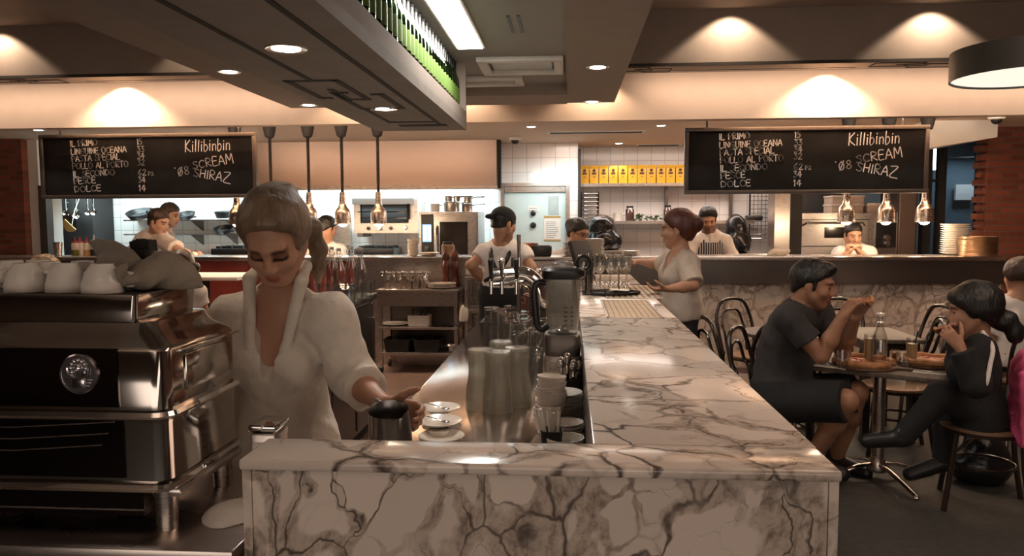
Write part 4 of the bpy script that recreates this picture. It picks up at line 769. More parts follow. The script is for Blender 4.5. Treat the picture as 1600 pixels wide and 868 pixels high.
def rloft(levels, closed=True):
    v = []; f = []
    for L in levels: v += ring(*L)
    n = 20
    for i in range(len(levels) - 1):
        for k in range(n): f.append((i * n + k, i * n + (k + 1) % n, (i + 1) * n + (k + 1) % n, (i + 1) * n + k))
    if closed: f.append(tuple(range(n - 1, -1, -1))); f.append(tuple((len(levels) - 1) * n + k for k in range(n)))
    return MB().add(v, f)
zb0, zm, zsh, zr0, zr1 = zpx(757), zpx(648), zpx(541), zpx(508), zpx(465)
i_ = .05; xr2 = onY(208, 480, yN + .04)[0]
MB_ = rloft([(zb0, xL_, xR_ - .01, yN + .01, yM - .01, .03), (zb0 + .012, xL_, xR_, yN, yM, .035), (zm - .02, xL_, xR_, yN, yM, .035), (zm - .006, xL_, xR_ + .004, yN - .004, yM + .004, .038)]); MB_.build('lower_body', M['machine'], em)
MB_ = rloft([(zm - .006, xL_, xR_ + .012, yN - .012, yM + .012, .042), (zm, xL_, xR_ + .016, yN - .016, yM + .016, .045), (zm + .010, xL_, xR_ + .012, yN - .012, yM + .012, .042)]); MB_.build('belt_molding', M['chrome'], em)
MB_ = rloft([(zm + .010, xL_, xR_, yN, yM, .035), (zsh - .012, xL_, xR_, yN, yM, .035), (zsh, xL_, xR_ - .006, yN + .006, yM - .006, .04), (zsh + .022, xL_, xR_ - .04, yN + .028, yM - .03, .04), (zr0, xL_, xR_ - .055, yN + .045, yM - .045, .03), (zr0 + .002, xL_, xR_ - .07, yN + .06, yM - .06, .03)]); MB_.build('upper_body', M['machine'], em)
MB_ = rloft([(zr0, xL_, xr2, yN + .05, yM - .05, .012), (zr1, xL_, xr2 + .004, yN + .046, yM - .046, .012), (zr1 + .003, xL_, xr2 + .002, yN + .048, yM - .048, .012), (zr1, xL_, xr2 - .004, yN + .054, yM - .054, .01), (zr0 + .006, xL_, xr2 - .006, yN + .056, yM - .056, .01)]); MB_.build('cup_rail', M['machine'], em)
MB_ = rloft([(zb0 - .012, xL_, xR_ + .006, yN - .008, yM + .006, .04), (zb0 - .004, xL_, xR_ + .012, yN - .012, yM + .012, .042), (zb0 + .004, xL_, xR_ + .006, yN - .006, yM + .006, .04)]); MB_.build('base_molding', M['chrome'], em)
# dark mirror panels on the back, side panel frame
MB().bb((xL_ + .02, yN - .004, zm + .02), (onY(186, 600, yN)[0], yN + .002, zsh - .004), 0).build('back_panel', M['machine_dark'], em); MB().bb((xL_ + .02, yN - .004, zb0 + .02), (onY(196, 700, yN)[0], yN + .002, zm - .012)).build('lower_back_panel', M['machine_dark'], em)
g = MB()
for k, py in enumerate((664, 682, 700)): a = onY(25, py + 2, yN); b = onY(180 - 10 * k, py - 6, yN); g.tube([(xL_ + .03, yN - .005, a[2]), (a[0], yN - .005, a[2]), (b[0], yN - .005, b[2])], .0014, 6)
g.build('trim_lines', M['steel'], em)
q = MB(); q.box((xR_ + .002, (yN + yM) / 2 + .02, (zm + zsh) / 2 + .005), (.008, yM - yN - .14, zsh - zm - .07), 0, None, .003, 3); q.build('side_panel', M['machine'], em); q = MB(); q.box((xR_ + .003, (yN + yM) / 2 + .03, zsh - .018), (.012, yM - yN - .06, .008), 0, None, .003).build('side_trim', M['chrome'], em)
# base, drip tray edge and legs
MB().bb((xL_, yN + .03, zc_ + .03), (onY(214, 800, yN)[0], yM - .08, zb0 - .012)).build('base_box', M['machine_dark'], em); MB().bb((xL_, yN + .026, zpx(801) - .002), (onY(214, 800, yN)[0], yN + .031, zpx(801) + .002)).build('base_trim', M['steel'], em)
for x, y in ((xR_ - .03, yN + .04), (xR_ - .03, yM - .05), (xL_ + .05, yN + .04), (xL_ + .05, yM - .05)): MB().cyl((x, y, zc_), (x, y, zb0 - .01), .024, .028, 18).build('leg', M['steel'], em)
MB().box((xR_ - .02, (yN + yM) / 2, zb0 - .022), (.07, yM - yN - .04, .022), 0, None, .006).build('drip_tray_edge', M['steel'], em)
MB().bb((xL_ + .1, yM - .01, zm + .03), (xR_ - .1, yM + .02, zsh - .03)).build('group_panel', M['steel'], em)
# emblem: disc with a crest in relief
pe = onY(126, 583, yN); R = 33.5 * yN / F_PX; e = MB(); T = rotm(PI / 2); c = (pe[0], yN - .004, pe[2])
e.lathe([(R, 0), (R, .004), (R * .93, .007), (R * .9, .004), (.001, .004)], 40, c, T); em_o = e.build('emblem', mat('emblem_metal', (.50, .49, .52), .22, 1.0, .1, 40), em); r = MB(); y0 = yN - .009
r.ell((c[0], y0, c[2] + R * .30), (R * .20, .006, R * .24)); r.ell((c[0], y0 - .003, c[2] + R * .22), (R * .10, .006, R * .10)); [r.ell((c[0] + R * .38 * math.cos(a), y0 + .001, c[2] + R * (.28 + .40 * math.sin(a))), (R * .13, .005, R * .12)) for a in np.linspace(-.5, PI + .5, 9)]
for s in (-1, 1): r.tube([(c[0] + s * R * .55, y0, c[2] + R * .32), (c[0] + s * R * .50, y0, c[2] - R * .02), (c[0] + s * R * .2, y0, c[2] - R * .12)], .004, 8); r.ell((c[0] + s * R * .09, y0 - .004, c[2] + R * .36), (R * .035, .003, R * .03))
for k in range(3): r.box((c[0], y0 + .002, c[2] - R * (.28 + .15 * k)), (R * (1.45 - .18 * k), .004, R * .06), 0, None, .001)
r.box((c[0], y0 + .001, c[2] - R * .45), (R * .62, .006, R * .5), 0, None, .002); r.build('crest_relief', mat('emblem_bright', (.62, .60, .62), .18, 1.0, .05), em_o)
# cups turned down on the warming rail, towels over them
ztop = zr0 + .0075
cupd = thing('coffee_cup', 'x', 'cup'); cw = .048; MB().lathe([(cw, 0), (cw * .99, .02), (cw * .8, .05), (cw * .55, .066), (cw * .53, .07), (.001, .07), (.001, .066), (cw * .5, .062), (cw * .93, .018), (cw * .96, 0)], 28, cap=False).build('cup_body', M['china'], cupd); MB().tube(smooth_path([(cw * .9, 0, .02), (cw * 1.5, 0, .018), (cw * 1.55, 0, .04), (cw * .85, 0, .048)], 5), .006, 8).build('handle', M['china'], cupd)
spots = ((40, 1.80, .4), (72, 1.86, 2.2), (104, 1.80, 1.2), (60, 1.95, 3.0), (20, 1.93, 5.0), (130, 1.90, 4.1), (160, 1.78, .2), (-30, 1.82, .3), (-62, 1.9, 1.0))
lbl = ('upturned white cup at the near left of the machine top', 'upturned white cup second from the left edge on the machine top', 'upturned white cup in the middle of the machine top front row', 'upturned white cup in the rear row behind the first two', 'upturned white cup furthest left in the rear row', 'upturned white cup partly under the towel', 'upturned white cup before the towel at the rail front', 'upturned white cup just outside the left picture edge', 'upturned white cup furthest out on the machine top')
zcup = ztop + .055
for i, (px, Y, rz) in enumerate(spots[:7]):
    o = cupd if i == 0 else dup(cupd); o.location = (onY(px, 434, Y)[0], Y, zcup); o.rotation_euler.z = rz; o['label'] = lbl[i]
tr = thing('cup_tray', 'thin steel cup tray lying inside the machine rail', 'tray', (0, 0, 0)); MB().bb((xL_ + .03, yN + .07, ztop), (xr2 - .02, yM - .07, zcup - .001)).build('tray_plate', M['machine_dark'], tr); MB().bb((xL_ + .03, yN + .07, zcup - .001), (xr2 - .02, yM - .07, zcup - .0005)).build('tray_mat', M['matte'], tr)
def heap(name, label, pxs, Y, m, seed, cut=None):
    pts = [np.array(onY(px, py, Y + dy)) for px, py, r, dy in pxs]; lo = np.min(pts, 0) - .16; hi = np.max(pts, 0) + .16; v = Vol(lo, hi, .006); rs = np.random.RandomState(seed)
    for (px, py, r, dy), p in zip(pxs, pts): v.ell(p, (1.32 * r * Y / F_PX, 1.2 * r * Y / F_PX * .8, 1.4 * r * Y / F_PX * .72), rotm(*rs.uniform(-.4, .4, 3)), .018)
    v.folds(.030, 30, seed, 2, True); v.folds(.009, 60, seed + 1, 3, True); v.cut((0, 0, zcup + .001), (0, 0, -1), .002); c = pts[0]; me, _ = v.mesh(name, c, 2); o = link(name, me, m); o.location = c; tag(o, label, 'towel'); return o
heap('tea_towel', 'crumpled darker grey towel heaped in the middle of the machine top', ((185, 410, 34, .0), (160, 430, 26, .02), (200, 432, 30, .0), (172, 400, 22, .03), (212, 452, 24, 0), (148, 450, 20, .0)), 1.86, M['cloth'], 5)
heap('tea_towel', 'grey-beige towel lying over the right end of the machine top', ((250, 428, 34, 0), (225, 440, 30, -.02), (270, 440, 28, .02), (238, 455, 28, 0), (282, 456, 18, .03)), 1.84, mat('beige_towel', (.27, .225, .175), .95, 0, .12, 20, .4, 120), 9)
p = onY(236, 434, 1.97); t = thing('straw_caddy', 'black caddy with jagged black napkin tips behind the towels', 'caddy', (onY(236, 434, 1.99)[0], 1.99 - .03, zr0 + .008)); hC = onY(236, 388, 1.99)[2] - (zr0 + .008); MB().box((0, 0, hC / 2), (.054, .05, hC), 0, None, .003).build('caddy_box', M['black'], t)
for k in range(7): MB().box((-.0225 + .0075 * k, 0, hC + .006 + .006 * ((k * 37) % 5) / 4), (.0075, .04, .03), 0, rotm(0, .1 * ((k * 13) % 3 - 1))).build('napkin_tip', M['matte'], t)
# steel bin, cloth on the counter beside the machine
p = onY(356, 700, 1.98); t = thing('knock_box', 'small shiny steel box on the counter beside the machine foot', 'box', (xR_ + .105, 1.98, zc_)); MB().box((0, 0, .08), (.07, .10, .16), 0, None, .008).build('box_body', M['steel'], t); MB().box((0, -.0, .172), (.076, .106, .02), 0, None, .006).build('box_lid', M['chrome'], t); MB().box((-.0, -.052, .09), (.05, .004, .09)).build('label_plate', M['china'], t)
v = Vol(np.array((xR_ - .02, 1.62, zc_ - .02)), np.array((xR_ + .2, 1.95, zc_ + .1)), .006); c = np.array((xR_ + .09, 1.78, zc_)); v.ell(c, (.07, .10, .022), None, .02); v.folds(.006, 50, 3, 4); v.cut(c, (0, 0, -1)); me, _ = v.mesh('cloth', c); o = link('cleaning_cloth', me, M['towel']); o.location = c; tag(o, 'folded white cleaning cloth on the counter beside the machine', 'cloth')
# ---------------------------------------------------------------- kitchen equipment behind the pass
def frame_of(px0, py0, px1, py1, Y): a = onY(px0, py0, Y); b = onY(px1, py1, Y); return a[0], b[0], b[2], a[2]   # x0 x1 z0 z1
# extraction hood
yH = 9.3; hx0, hx1, hz0, hz1 = frame_of(398, 214, 776, 291, yH); hz1 = zK - .002
hd = thing('extraction_hood', 'long brushed steel extraction hood over the left cooking line', 'hood', ((hx0 + hx1) / 2, yH, hz0)); w = (hx1 - hx0) / 2; hh = hz1 - hz0
MB().bb((-w, 0, .0), (w, .02, hh)).bb((w - .02, .02, 0), (w, 1.08, hh)).bb((-w, .02, 0), (-w + .02, 1.08, hh)).bb((-w, .02, hh - .02), (w, 1.08, hh)).build('canopy', M['steel_v'], hd)
MB().bb((-w - .01, -.012, -.03), (w + .01, .03, .012)).bb((w - .03, .03, -.03), (w + .01, 1.08, .012)).build('bottom_rim', M['steel'], hd)
MB().bb((w + .01, .0, -.02), (w + .05, .12, hh)).build('corner_post', M['matte'], hd)
t = MB().bb((.05, .12, -.015), (w - .3, .17, .015)); t.build('strip_lamp', M['tubeg'], hd); t = MB().bb((-w + .2, .12, -.015), (-.05, .17, .015)); t.build('strip_lamp', M['tubeg'], hd)
# salamander grill on the wall
x0_, x1_, z0, z1 = frame_of(552, 311, 653, 364, 9.85); s = thing('salamander_grill', 'steel salamander grill with four knobs mounted on the tiled wall', 'grill', (x0_, 9.85, z0)); W, H_ = x1_ - x0_, z1 - z0; D = .5
MB().bb((0, 0, H_ - .03), (W, D, H_)).bb((0, 0, 0), (.09, D, H_ - .03)).bb((W - .12, 0, 0), (W, D, H_ - .03)).bb((.09, 0, 0), (W - .12, D, .13)).bb((.09, D - .03, .13), (W - .12, D, H_ - .03)).build('body', M['steel'], s)
MB().bb((-.01, -.03, H_ - .07), (W - .05, .0, H_ + .01)).build('front_hood', M['dark_steel'], s)
MB().bb((.10, .02, .14), (W - .13, D - .04, H_ - .05)).build('grill_cavity', M['matte'], s)
g = MB(); g.bb((.06, -.03, .27), (W - .09, -.015, .285)).bb((.09, -.012, .19), (W - .12, .0, .2)); g.build('grill_rack', M['chrome'], s)
for q in (.2, .38, .55, .78): MB().lathe([(.028, 0), (.024, .03), (.001, .03)], 16, (W * q + .03, -.0, .065), rotm(PI / 2)).build('knob', M['chrome'], s)
MB().bb((W - .13, -.05, .18), (W - .09, -.01, .38)).build('lever', M['chrome'], s)
MB().bb((.02, .08, -.05), (.1, D, 0)).bb((W - .12, .08, -.05), (W - .02, D, 0)).build('bracket', M['dark_steel'], s)
# combi oven with pots on it
x0_, x1_, z0, z1 = frame_of(654, 331, 747, 400, 9.2); s = thing('combi_oven', 'steel combi oven with lit blue touch screen and glass door', 'oven', (x0_, 9.2, ZS)); W, H_ = x1_ - x0_, z1 - ZS
MB().bb((0, .03, 0), (W, .75, H_)).build('body', M['steel'], s); MB().bb((.03, 0, .03), (W * .24, .03, H_ - .03)).build('control_panel', M['black'], s)
MB().bb((.045, -.004, H_ - .36), (W * .24 - .02, .001, H_ - .15)).build('touch_screen', M['screen'], s); g = MB(); 
for r_ in range(3):
    for c_ in range(2): g.bb((.055 + c_ * .055, -.006, H_ - .34 + r_ * .062), (.095 + c_ * .055, -.0035, H_ - .29 + r_ * .062))
g.build('screen_tiles', emit('screen_white', (.8, .9, 1), 1.2), s); MB().lathe([(.03, 0), (.026, .03), (.001, .03)], 16, (W * .12 + .01, 0, H_ - .44), rotm(PI / 2)).build('dial', M['chrome'], s)
d = MB().bb((W * .29, -.02, .03), (W - .03, .03, H_ - .03)).build('door', M['steel'], s); MB().bb((W * .36, -.025, .2), (W - .12, -.019, H_ - .12)).build('door_glass', mat('oven_glass', (.03, .022, .018), .12), d); MB().tube([(W * .32, -.02, .4), (W * .32, -.06, .43), (W * .32, -.06, H_ - .2), (W * .32, -.02, H_ - .17)], .012, 8).build('door_handle', M['chrome'], d)
def pot(px, py, Y, wpx, hpx, label, name='saucepan', lidh=True, m='steel'):
    p = onY(px, py, Y); r = wpx / 2 * Y / F_PX; h = hpx * Y / F_PX; t = thing(name, label, 'pot', p); MB().lathe([(.001, 0), (r * .95, 0), (r, .01), (r, h), (r * 1.04, h + .004), (r * .97, h + .004), (r * .94, h - .004), (r * .92, .012), (.001, .012)], 24).build('body', M[m], t)
    MB().tube([(r, 0, h * .8), (r + .05, 0, h * .95), (r + .16, 0, h)], .009, 8).build('handle', M[m], t); return t
pot(680, 330.5, 9.4, 15, 12, 'small white plastic tub on top of the combi oven', 'tub', m='china'); pot(706, 330.5, 9.4, 25, 15, 'wide steel pot on top of the combi oven'); pot(730, 330.5, 9.4, 17, 12, 'small steel pot on the right end of the combi oven')
pot(701, 314.5, 9.4, 11, 8, 'left steel saucepan stacked on the wide pot'); pot(714, 314.5, 9.4, 10, 8, 'second steel saucepan stacked on the wide pot'); pot(731, 317.5, 9.4, 12, 10, 'steel saucepan stacked on the small pot')
# wall shelf with pans on the left
x0_, x1_, z0, z1 = frame_of(196, 341, 384, 344, 10.1)
for py, lb in ((343, 'upper steel wall shelf holding black pans'), (365, 'lower steel wall shelf with one black pan')):
    a = onY(196, py, 10.1); b = onY(384, py, 10.1); t = thing('wall_shelf', lb, 'shelf', (a[0], 10.05, a[2])); L = b[0] - a[0]; MB().bb((0, 0, -.02), (L, .35, 0)).build('board', M['steel'], t)
    for q in (.25, .56, .85): MB().prism([(.0, -.02), (.33, -.02), (.33, -.16)], L * q, L * q + .02, 'x').build('bracket', M['dark_steel'], t)
def pan(px, py, Y, wpx, hpx, label, tilt=.35):
    p = onY(px, py, Y); r = wpx / 2 * Y / F_PX; t = thing('frying_pan', label, 'pan', (p[0], p[1], p[2])); t.rotation_euler = (tilt, 0, 0); 
    MB().lathe([(.001, 0), (r * .8, 0), (r, hpx * Y / F_PX), (r * 1.02, hpx * Y / F_PX), (r * .8, .006), (.001, .006)], 28, mi=0).build('pan_body', M['black'], t); MB().lathe([(.001, .007), (r * .78, .007)], 28, cap=False).build('pan_face', mat('pan_inside_%d' % px, (.25, .26, .27), .35, .8), t); MB().tube([(r * .9, -.05, .03), (r * 1.5, -.1, .05)], .012, 8).build('handle', M['black'], t)
pan(220, 338, 10.1, 43, 8, 'largest black frying pan, leftmost on the upper wall shelf'); pan(245, 336, 10.25, 30, 8, 'black frying pan half hidden beside the largest pan'); pan(291, 340, 10.1, 30, 7, 'middle black frying pan on the upper wall shelf'); pan(350, 340, 10.1, 29, 10, 'black pan at the right end of the upper wall shelf', .1); pan(350, 362, 10.1, 30, 7, 'black frying pan alone on the lower wall shelf')
# dark panel with hanging ladles, at the far left
a = onY(64, 300, 9.9); b = onY(147, 395, 9.9); MB().bb((a[0], 9.9, ZS), (b[0], 10.38, zK - .3)).build('dark_wall_panel', M['matte']); tag(bpy.data.objects['dark_wall_panel'], 'tall black cupboard side behind the hanging ladles at far left', 'cupboard')
def ladle(px, py0, py1, r, label, yellow=False):
    p = onY(px, py0, 9.8); q = onY(px + 2, py1, 9.8); t = thing('ladle', label, 'ladle', p); h = q[2] - p[2]; MB().tube([(0, 0, 0), (0, 0, h)], .009, 8).build('handle', M['chrome'], t); MB().lathe([(.001, -r * .5), (r * .6, -r * .42), (r * .95, -r * .1), (r, 0), (r * .93, 0), (r * .55, -r * .36), (.001, -r * .44)], 20, (0, 0, h - r * .1), rotm(PI / 2.3)).build('bowl', M['chrome'], t); MB().tube([(0, 0, 0), (0, .03, .03), (0, .09, .02)], .008, 6).build('hook', M['chrome'], t)
ladle(102, 309, 331, .05, 'steel ladle hanging leftmost at the far left'); ladle(118, 309, 334, .06, 'steel ladle hanging second at the far left'); ladle(136, 309, 331, .04, 'steel skimmer hanging left of the white tiles'); ladle(145, 309, 331, .04, 'thin steel spoon hanging nearest the white tiles')
a = onY(60, 308, 9.82); b = onY(152, 308, 9.82); t = thing('utensil_rail', 'thin steel rail from which the ladles hang at the far left', 'rail', a); MB().cyl((0, 0, 0), (b[0] - a[0], 0, 0), .008).build('rail_bar', M['chrome'], t); q = MB(); [q.cyl((k, 0, 0), (k, .08, 0), .006) for k in (.2, .6)]; q.build('bracket', M['chrome'], t)
p = onY(107, 349, 9.75); t = thing('sieve', 'round steel sieve hanging with a yellow scraper across it', 'sieve', p); MB().lathe([(.001, -.03), (.07, -.025), (.11, 0), (.115, .0), (.07, -.031), (.001, -.036)], 24, (0, 0, 0), rotm(PI / 2)).build('bowl', M['dark_steel'], t); MB().tube([(0, 0, .1), (.0, 0, .28)], .008).build('handle', M['chrome'], t)
t2 = thing('bowl_scraper', 'yellow half-moon bowl scraper hanging in front of the sieve', 'scraper', onY(110, 350, 9.6)); MB().prism([(.1 * math.cos(v), .1 * math.sin(v)) for v in np.linspace(PI, 2 * PI, 16)], -.006, .006, 'y', 0, rotm(0, .75, 0)).build('scraper_blade', mat('yellow_plastic', (.75, .50, .18), .5), t2); MB().tube([(.02, 0, -.01), (.0, .09, .16), (.0, .2, .33)], .004, 6).build('hanging_cord', M['white'], t2)
t2.parent = None
# cool-room door papers
def sheet(px0, py0, px1, py1, label, m='paper', Y=yD + .015, rows=0, band=None):
    x0_, x1_, z0, z1 = frame_of(px0, py0, px1, py1, Y); t = thing('notice', label, 'notice', (x0_, Y, z0)); W, H_ = x1_ - x0_, z1 - z0; MB().bb((0, 0, 0), (W, .004, H_)).build('sheet', M[m] if isinstance(m, str) else m, t)
    if rows:
        g = MB()
        for k in range(rows): g.bb((W * .12, -.001, H_ * (.12 + .7 * k / rows)), (W * (.6 + .28 * random.random()), .001, H_ * (.12 + .7 * k / rows) + .008))
        g.build('ruled_lines', mat('grey_ink', (.30, .33, .34), .8), t)
    if band: MB().bb((0, -.001, H_ - .03), (W, .001, H_)).bb((0, -.001, 0), (W, .001, .02)).build('edge_band', mat('tan_tape', (.42, .28, .10), .7), t)
sheet(850, 337, 876, 376, 'large printed notice with tan edges on the cool room door', rows=9, band=1); sheet(825, 321, 842, 330, 'small sign near the top centre of the cool room door', rows=2); sheet(857, 306, 873, 335, 'clear plastic sleeve with papers on the cool room door', mat('plastic_sleeve', (.40, .47, .47), .3))
# right recess: shelf with yellow bags, lower shelf with jars
ys = 10.05
def shelf(px0, px1, py, label, posts=()):
    a = onY(px0, py, ys); b = onY(px1, py, ys); t = thing('wall_shelf', label, 'shelf', (a[0], ys, a[2])); L = b[0] - a[0]; MB().bb((0, 0, -.04), (L, YB - ys, 0)).build('board', M['steel'], t)
    for q in posts: c = onY(q, py, ys); MB().bb((c[0] - a[0] - .02, .28, -.5), (c[0] - a[0] + .02, .33, -.04)).build('bracket', M['dark_steel'], t)
shelf(906, 1160, 286.5, 'upper steel wall shelf carrying a row of yellow bags', (1046, 1150)); shelf(936, 1180, 345, 'lower steel wall shelf with jars and herbs', (960, 1100))
bg = thing('flour_bag', 'yellow flour bag standing in the row on the upper shelf', 'bag', (0, 0, 0), 0, 'yellow bags on the upper shelf'); bw = 13.2 * ys / F_PX; bh = 29 * ys / F_PX
v = MB(); P8 = [(-.5, -.5), (.5, -.5), (.5, .5), (-.5, .5)]; rings = [(0, 1, .8), (.08, 1, 1), (.5, 1.02, 1.05), (.82, .98, .85), (.9, .98, .3), (1.0, .98, .12)]
vs = []; fs = []
for (zz, a, b_) in rings: vs += [(p[0] * bw * a, p[1] * .09 * b_, zz * bh) for p in P8]
for i in range(len(rings) - 1): fs += [(i * 4 + k, i * 4 + (k + 1) % 4, i * 4 + 4 + (k + 1) % 4, i * 4 + 4 + k) for k in range(4)]
fs += [(3, 2, 1, 0), tuple(len(vs) - 4 + k for k in range(4))]; v.add(vs, fs); v.build('paper_body', M['yellow'], bg)
lab = MB(); lab.box((0, -.0485, bh * .56), (bw * .5, .003, bh * .10)).lathe([(.001, 0), (.02, 0), (.02, .003), (.001, .003)], 16, (0, -.046, bh * .72), rotm(PI / 2)); lab.box((0, -.048, bh * .38), (bw * .22, .003, bh * .03)); lab.build('printed_emblem', mat('brown_ink', (.10, .045, .01), .7), bg)
for i in range(16):
    p = onY(913.5 + 14.85 * i, 286, ys + .12); o = bg if i == 0 else dup(bg); o.location = (p[0], ys + .12, onY(1000, 286.5, ys)[2]); o.rotation_euler = (0, 0, random.uniform(-.08, .08))
def jar(px, py, wpx, hpx, label, m, lid='black', Y=ys + .1):
    p = onY(px, py, Y); r = wpx / 2 * Y / F_PX; h = hpx * Y / F_PX; t = thing('jar', label, 'jar', p); MB().lathe([(.001, .003), (r * .9, .003), (r * .96, .02), (r * .96, h * .7), (r * .7, h * .82), (.001, h * .82)], 20).build('contents', m, t); MB().lathe([(.001, 0), (r * .95, 0), (r, .015), (r, h * .72), (r * .72, h * .85), (r * .72, h * .95)], 20, cap=False).build('glass_wall', M['glass'], t); MB().lathe([(.001, h * .88), (r * .78, h * .88), (r * .78, h), (.001, h)], 20).build('lid', M[lid], t)
zsh = 345
jar(984, 345, 14, 23, 'dark jar of preserves standing mid shelf beside herbs', mat('preserves', (.09, .03, .02), .3)); jar(1043, 345, 13, 24, 'jar of preserves on the shelf behind the waitress head', mat('preserves_red', (.14, .05, .03), .3))
pot(965, 345, ys + .1, 13, 12, 'small clear tub on the lower shelf left of the dark jar', 'tub', m='china')
def herb(px, py, label, n=26, s=.10, Y=ys + .05):
    p = onY(px, py, Y); t = thing('herb_bunch', label, 'herbs', p); mb = MB(); rs = random.Random(px)
    for k in range(n):
        a = rs.uniform(0, 2 * PI); r = rs.uniform(0, s); c = (r * math.cos(a), r * math.sin(a) * .5, rs.uniform(.01, s * .8)); mb.ell(c, (.03, .016, .006), 6, 4, 0, rotm(rs.uniform(-1, 1), rs.uniform(-1, 1), a))
    mb.build('leaves', mat('herb_green_%d' % px, (.05, .085, .04), .6, 0, .4, 30), t)
herb(1000, 345, 'bunch of dark green herbs on the lower shelf beside the jar'); herb(1024, 345, 'loose green herbs on the lower shelf near the waitress', 14, .08)
a = onY(1082, 344.5, ys + .1); t = thing('red_tray', 'red plastic tray lid lying on the lower shelf left of the bearded chef', 'tray', a); MB().box((0, 0, .015), (.30, .25, .03), 0, None, .006).build('tray_rim', M['red'], t); MB().box((0, 0, .034), (.26, .21, .008)).build('tray_top', M['red'], t)
# racks of trays beside the pier
x0_, x1_, z0, z1 = frame_of(909, 300, 935, 355, 9.9); t = thing('tray_rack', 'upright rack of thin steel trays beside the tiled pier', 'rack', (x0_, 9.9, ZS)); W = x1_ - x0_
for q in ((0, 0), (W, 0), (0, .35), (W, .35)): MB().cyl((q[0], q[1], 0), (q[0], q[1], z1 - ZS), .009, None, 8).build('post', M['chrome'], t)
for k in range(9): MB().box((W / 2, .17, z0 - ZS + .02 + k * (z1 - z0 - .04) / 8), (W - .01, .34, .012), 0, None, .003).build('tray', M['chrome'], t)
# machines under black plastic covers
def cover(px0, py0, px1, py1, Y, label, seed):
    a = onY(px0, py0, Y); b = onY(px1, py1, Y); c = ((a[0] + b[0]) / 2, Y, (a[2] + b[2]) / 2); r = np.array([(b[0] - a[0]) / 2, .22, (a[2] - b[2]) / 2]); v = Vol(np.array(c) - r * 1.3, np.array(c) + r * 1.3, .012); rs = np.random.RandomState(seed)
    v.ell(np.array(c) - [0, 0, r[2] * .45], (r[0] * 1.0, r[1], r[2] * .75), None, .05); v.ell(np.array(c) + [-r[0] * .15, 0, r[2] * .35], (r[0] * .72, r[1] * .8, r[2] * .62), None, .05)
    v.folds(.022, 20, seed, 5); v.folds(.008, 60, seed + 1, 4); v.cut((0, 0, b[2]), (0, 0, -1)); me, _ = v.mesh('covered_slicer', c); o = link('covered_slicer', me, M['bag']); o.location = c; tag(o, label, 'covered machine')
    return o
cover(918, 334, 972, 390, 8.9, 'machine under a shiny black plastic cover behind the spectacled woman', 3); cover(1134, 333, 1172, 395, 8.9, 'machine under a black plastic bag right of the bearded chef', 8)
# work benches under the covered machines and by the oven
def kbench(px0, px1, py, Y, label, d=.55, m='steel'):
    a = onY(px0, py, Y); b = onY(px1, py, Y); t = thing('work_bench', label, 'bench', ((a[0] + b[0]) / 2, Y + d / 2, ZS)); w = (b[0] - a[0]) / 2; h = a[2] - ZS; MB().box((0, 0, h - .02), (2 * w, d, .04), 0, None, .004).build('bench_top', M[m], t)
    for sx in (-1, 1):
        for sy in (-1, 1): MB().bb((sx * (w - .05) - .02, sy * (d / 2 - .05) - .02, 0), (sx * (w - .05) + .02, sy * (d / 2 - .05) + .02, h - .04)).build('leg', M[m], t)
    MB().box((0, 0, .25), (2 * w - .1, d - .1, .03)).build('under_shelf', M[m], t); return t
kbench(905, 980, 391, 8.68, 'steel kitchen bench under the covered slicer by the pier'); kbench(1125, 1216, 396, 8.68, 'steel kitchen bench under the black bag, right of the bearded chef')
kbench(150, 640, 400, 9.55, 'long steel cooking bench below the pans and grill', .8)
# cook tops seen behind the cooks
def burner(px, py, Y, label):
    p = onY(px, py, Y); t = thing('gas_burner', label, 'cooker', p); MB().box((0, 0, .05), (.5, .5, .1), 0, None, .01).build('body', M['black'], t); g = MB()
    for k in (-.15, 0, .15): g.bb((-.22, k - .012, .1), (.22, k + .012, .13)).bb((k - .012, -.22, .1), (k + .012, .22, .13))
    g.build('trivet', M['matte'], t)
burner(372, 399, 9.8, 'black gas burner on the cooking bench behind the barista head'); burner(592, 399, 9.8, 'black gas burner on the cooking bench below the grill')
x0_, x1_, z0, z1 = frame_of(482, 340, 540, 372, 9.9); t = thing('fry_range', 'steel fryer with upright splash back behind the cook facing the grill', 'cooker', (x0_, 9.9, onY(600, 400, 9.55)[2])); z0 = t.location.z + .1; MB().bb((0, .2, 0), (x1_ - x0_, .3, z1 - z0 + .1)).build('splash_back', M['steel'], t); MB().bb((0, -.1, 0), (x1_ - x0_, .2, .12)).build('fryer_body', M['dark_steel'], t); MB().bb((.1, .19, .15), (.14, .2, z1 - z0)).build('gas_pipe', M['matte'], t)
# pizza oven with boxes
x0_, x1_, z0, z1 = frame_of(1240, 333, 1402, 396, 9.0); t = thing('pizza_oven', 'wide steel pizza oven with window and black control panel on the right', 'oven', (x0_, 9.0, ZS)); W = x1_ - x0_; B0 = z0 - ZS; H_ = z1 - ZS
MB().bb((0, .03, 0), (W, .85, H_)).build('body', M['steel'], t); d = MB().bb((.06, 0, B0 + .09), (W * .72, .03, H_ - .08)).build('door', M['steel'], t); MB().bb((W * .30, -.006, B0 + .18), (W * .60, .001, H_ - .16)).build('window', mat('oven_window', (.02, .015, .012), .1), d); MB().tube([(.10, 0, H_ - .14), (.13, -.05, H_ - .11), (W * .65, -.05, H_ - .11), (W * .68, 0, H_ - .14)], .012, 8).build('handle', M['chrome'], d)
g = MB(); 
for lo, hi in (((.05, B0 + .08), (.065, H_ - .07)), ((W * .72, B0 + .08), (W * .73, H_ - .07)), ((.05, H_ - .08), (W * .73, H_ - .07)), ((.05, B0 + .08), (W * .73, B0 + .09))): g.bb((lo[0], .02, lo[1]), (hi[0], .034, hi[1]))
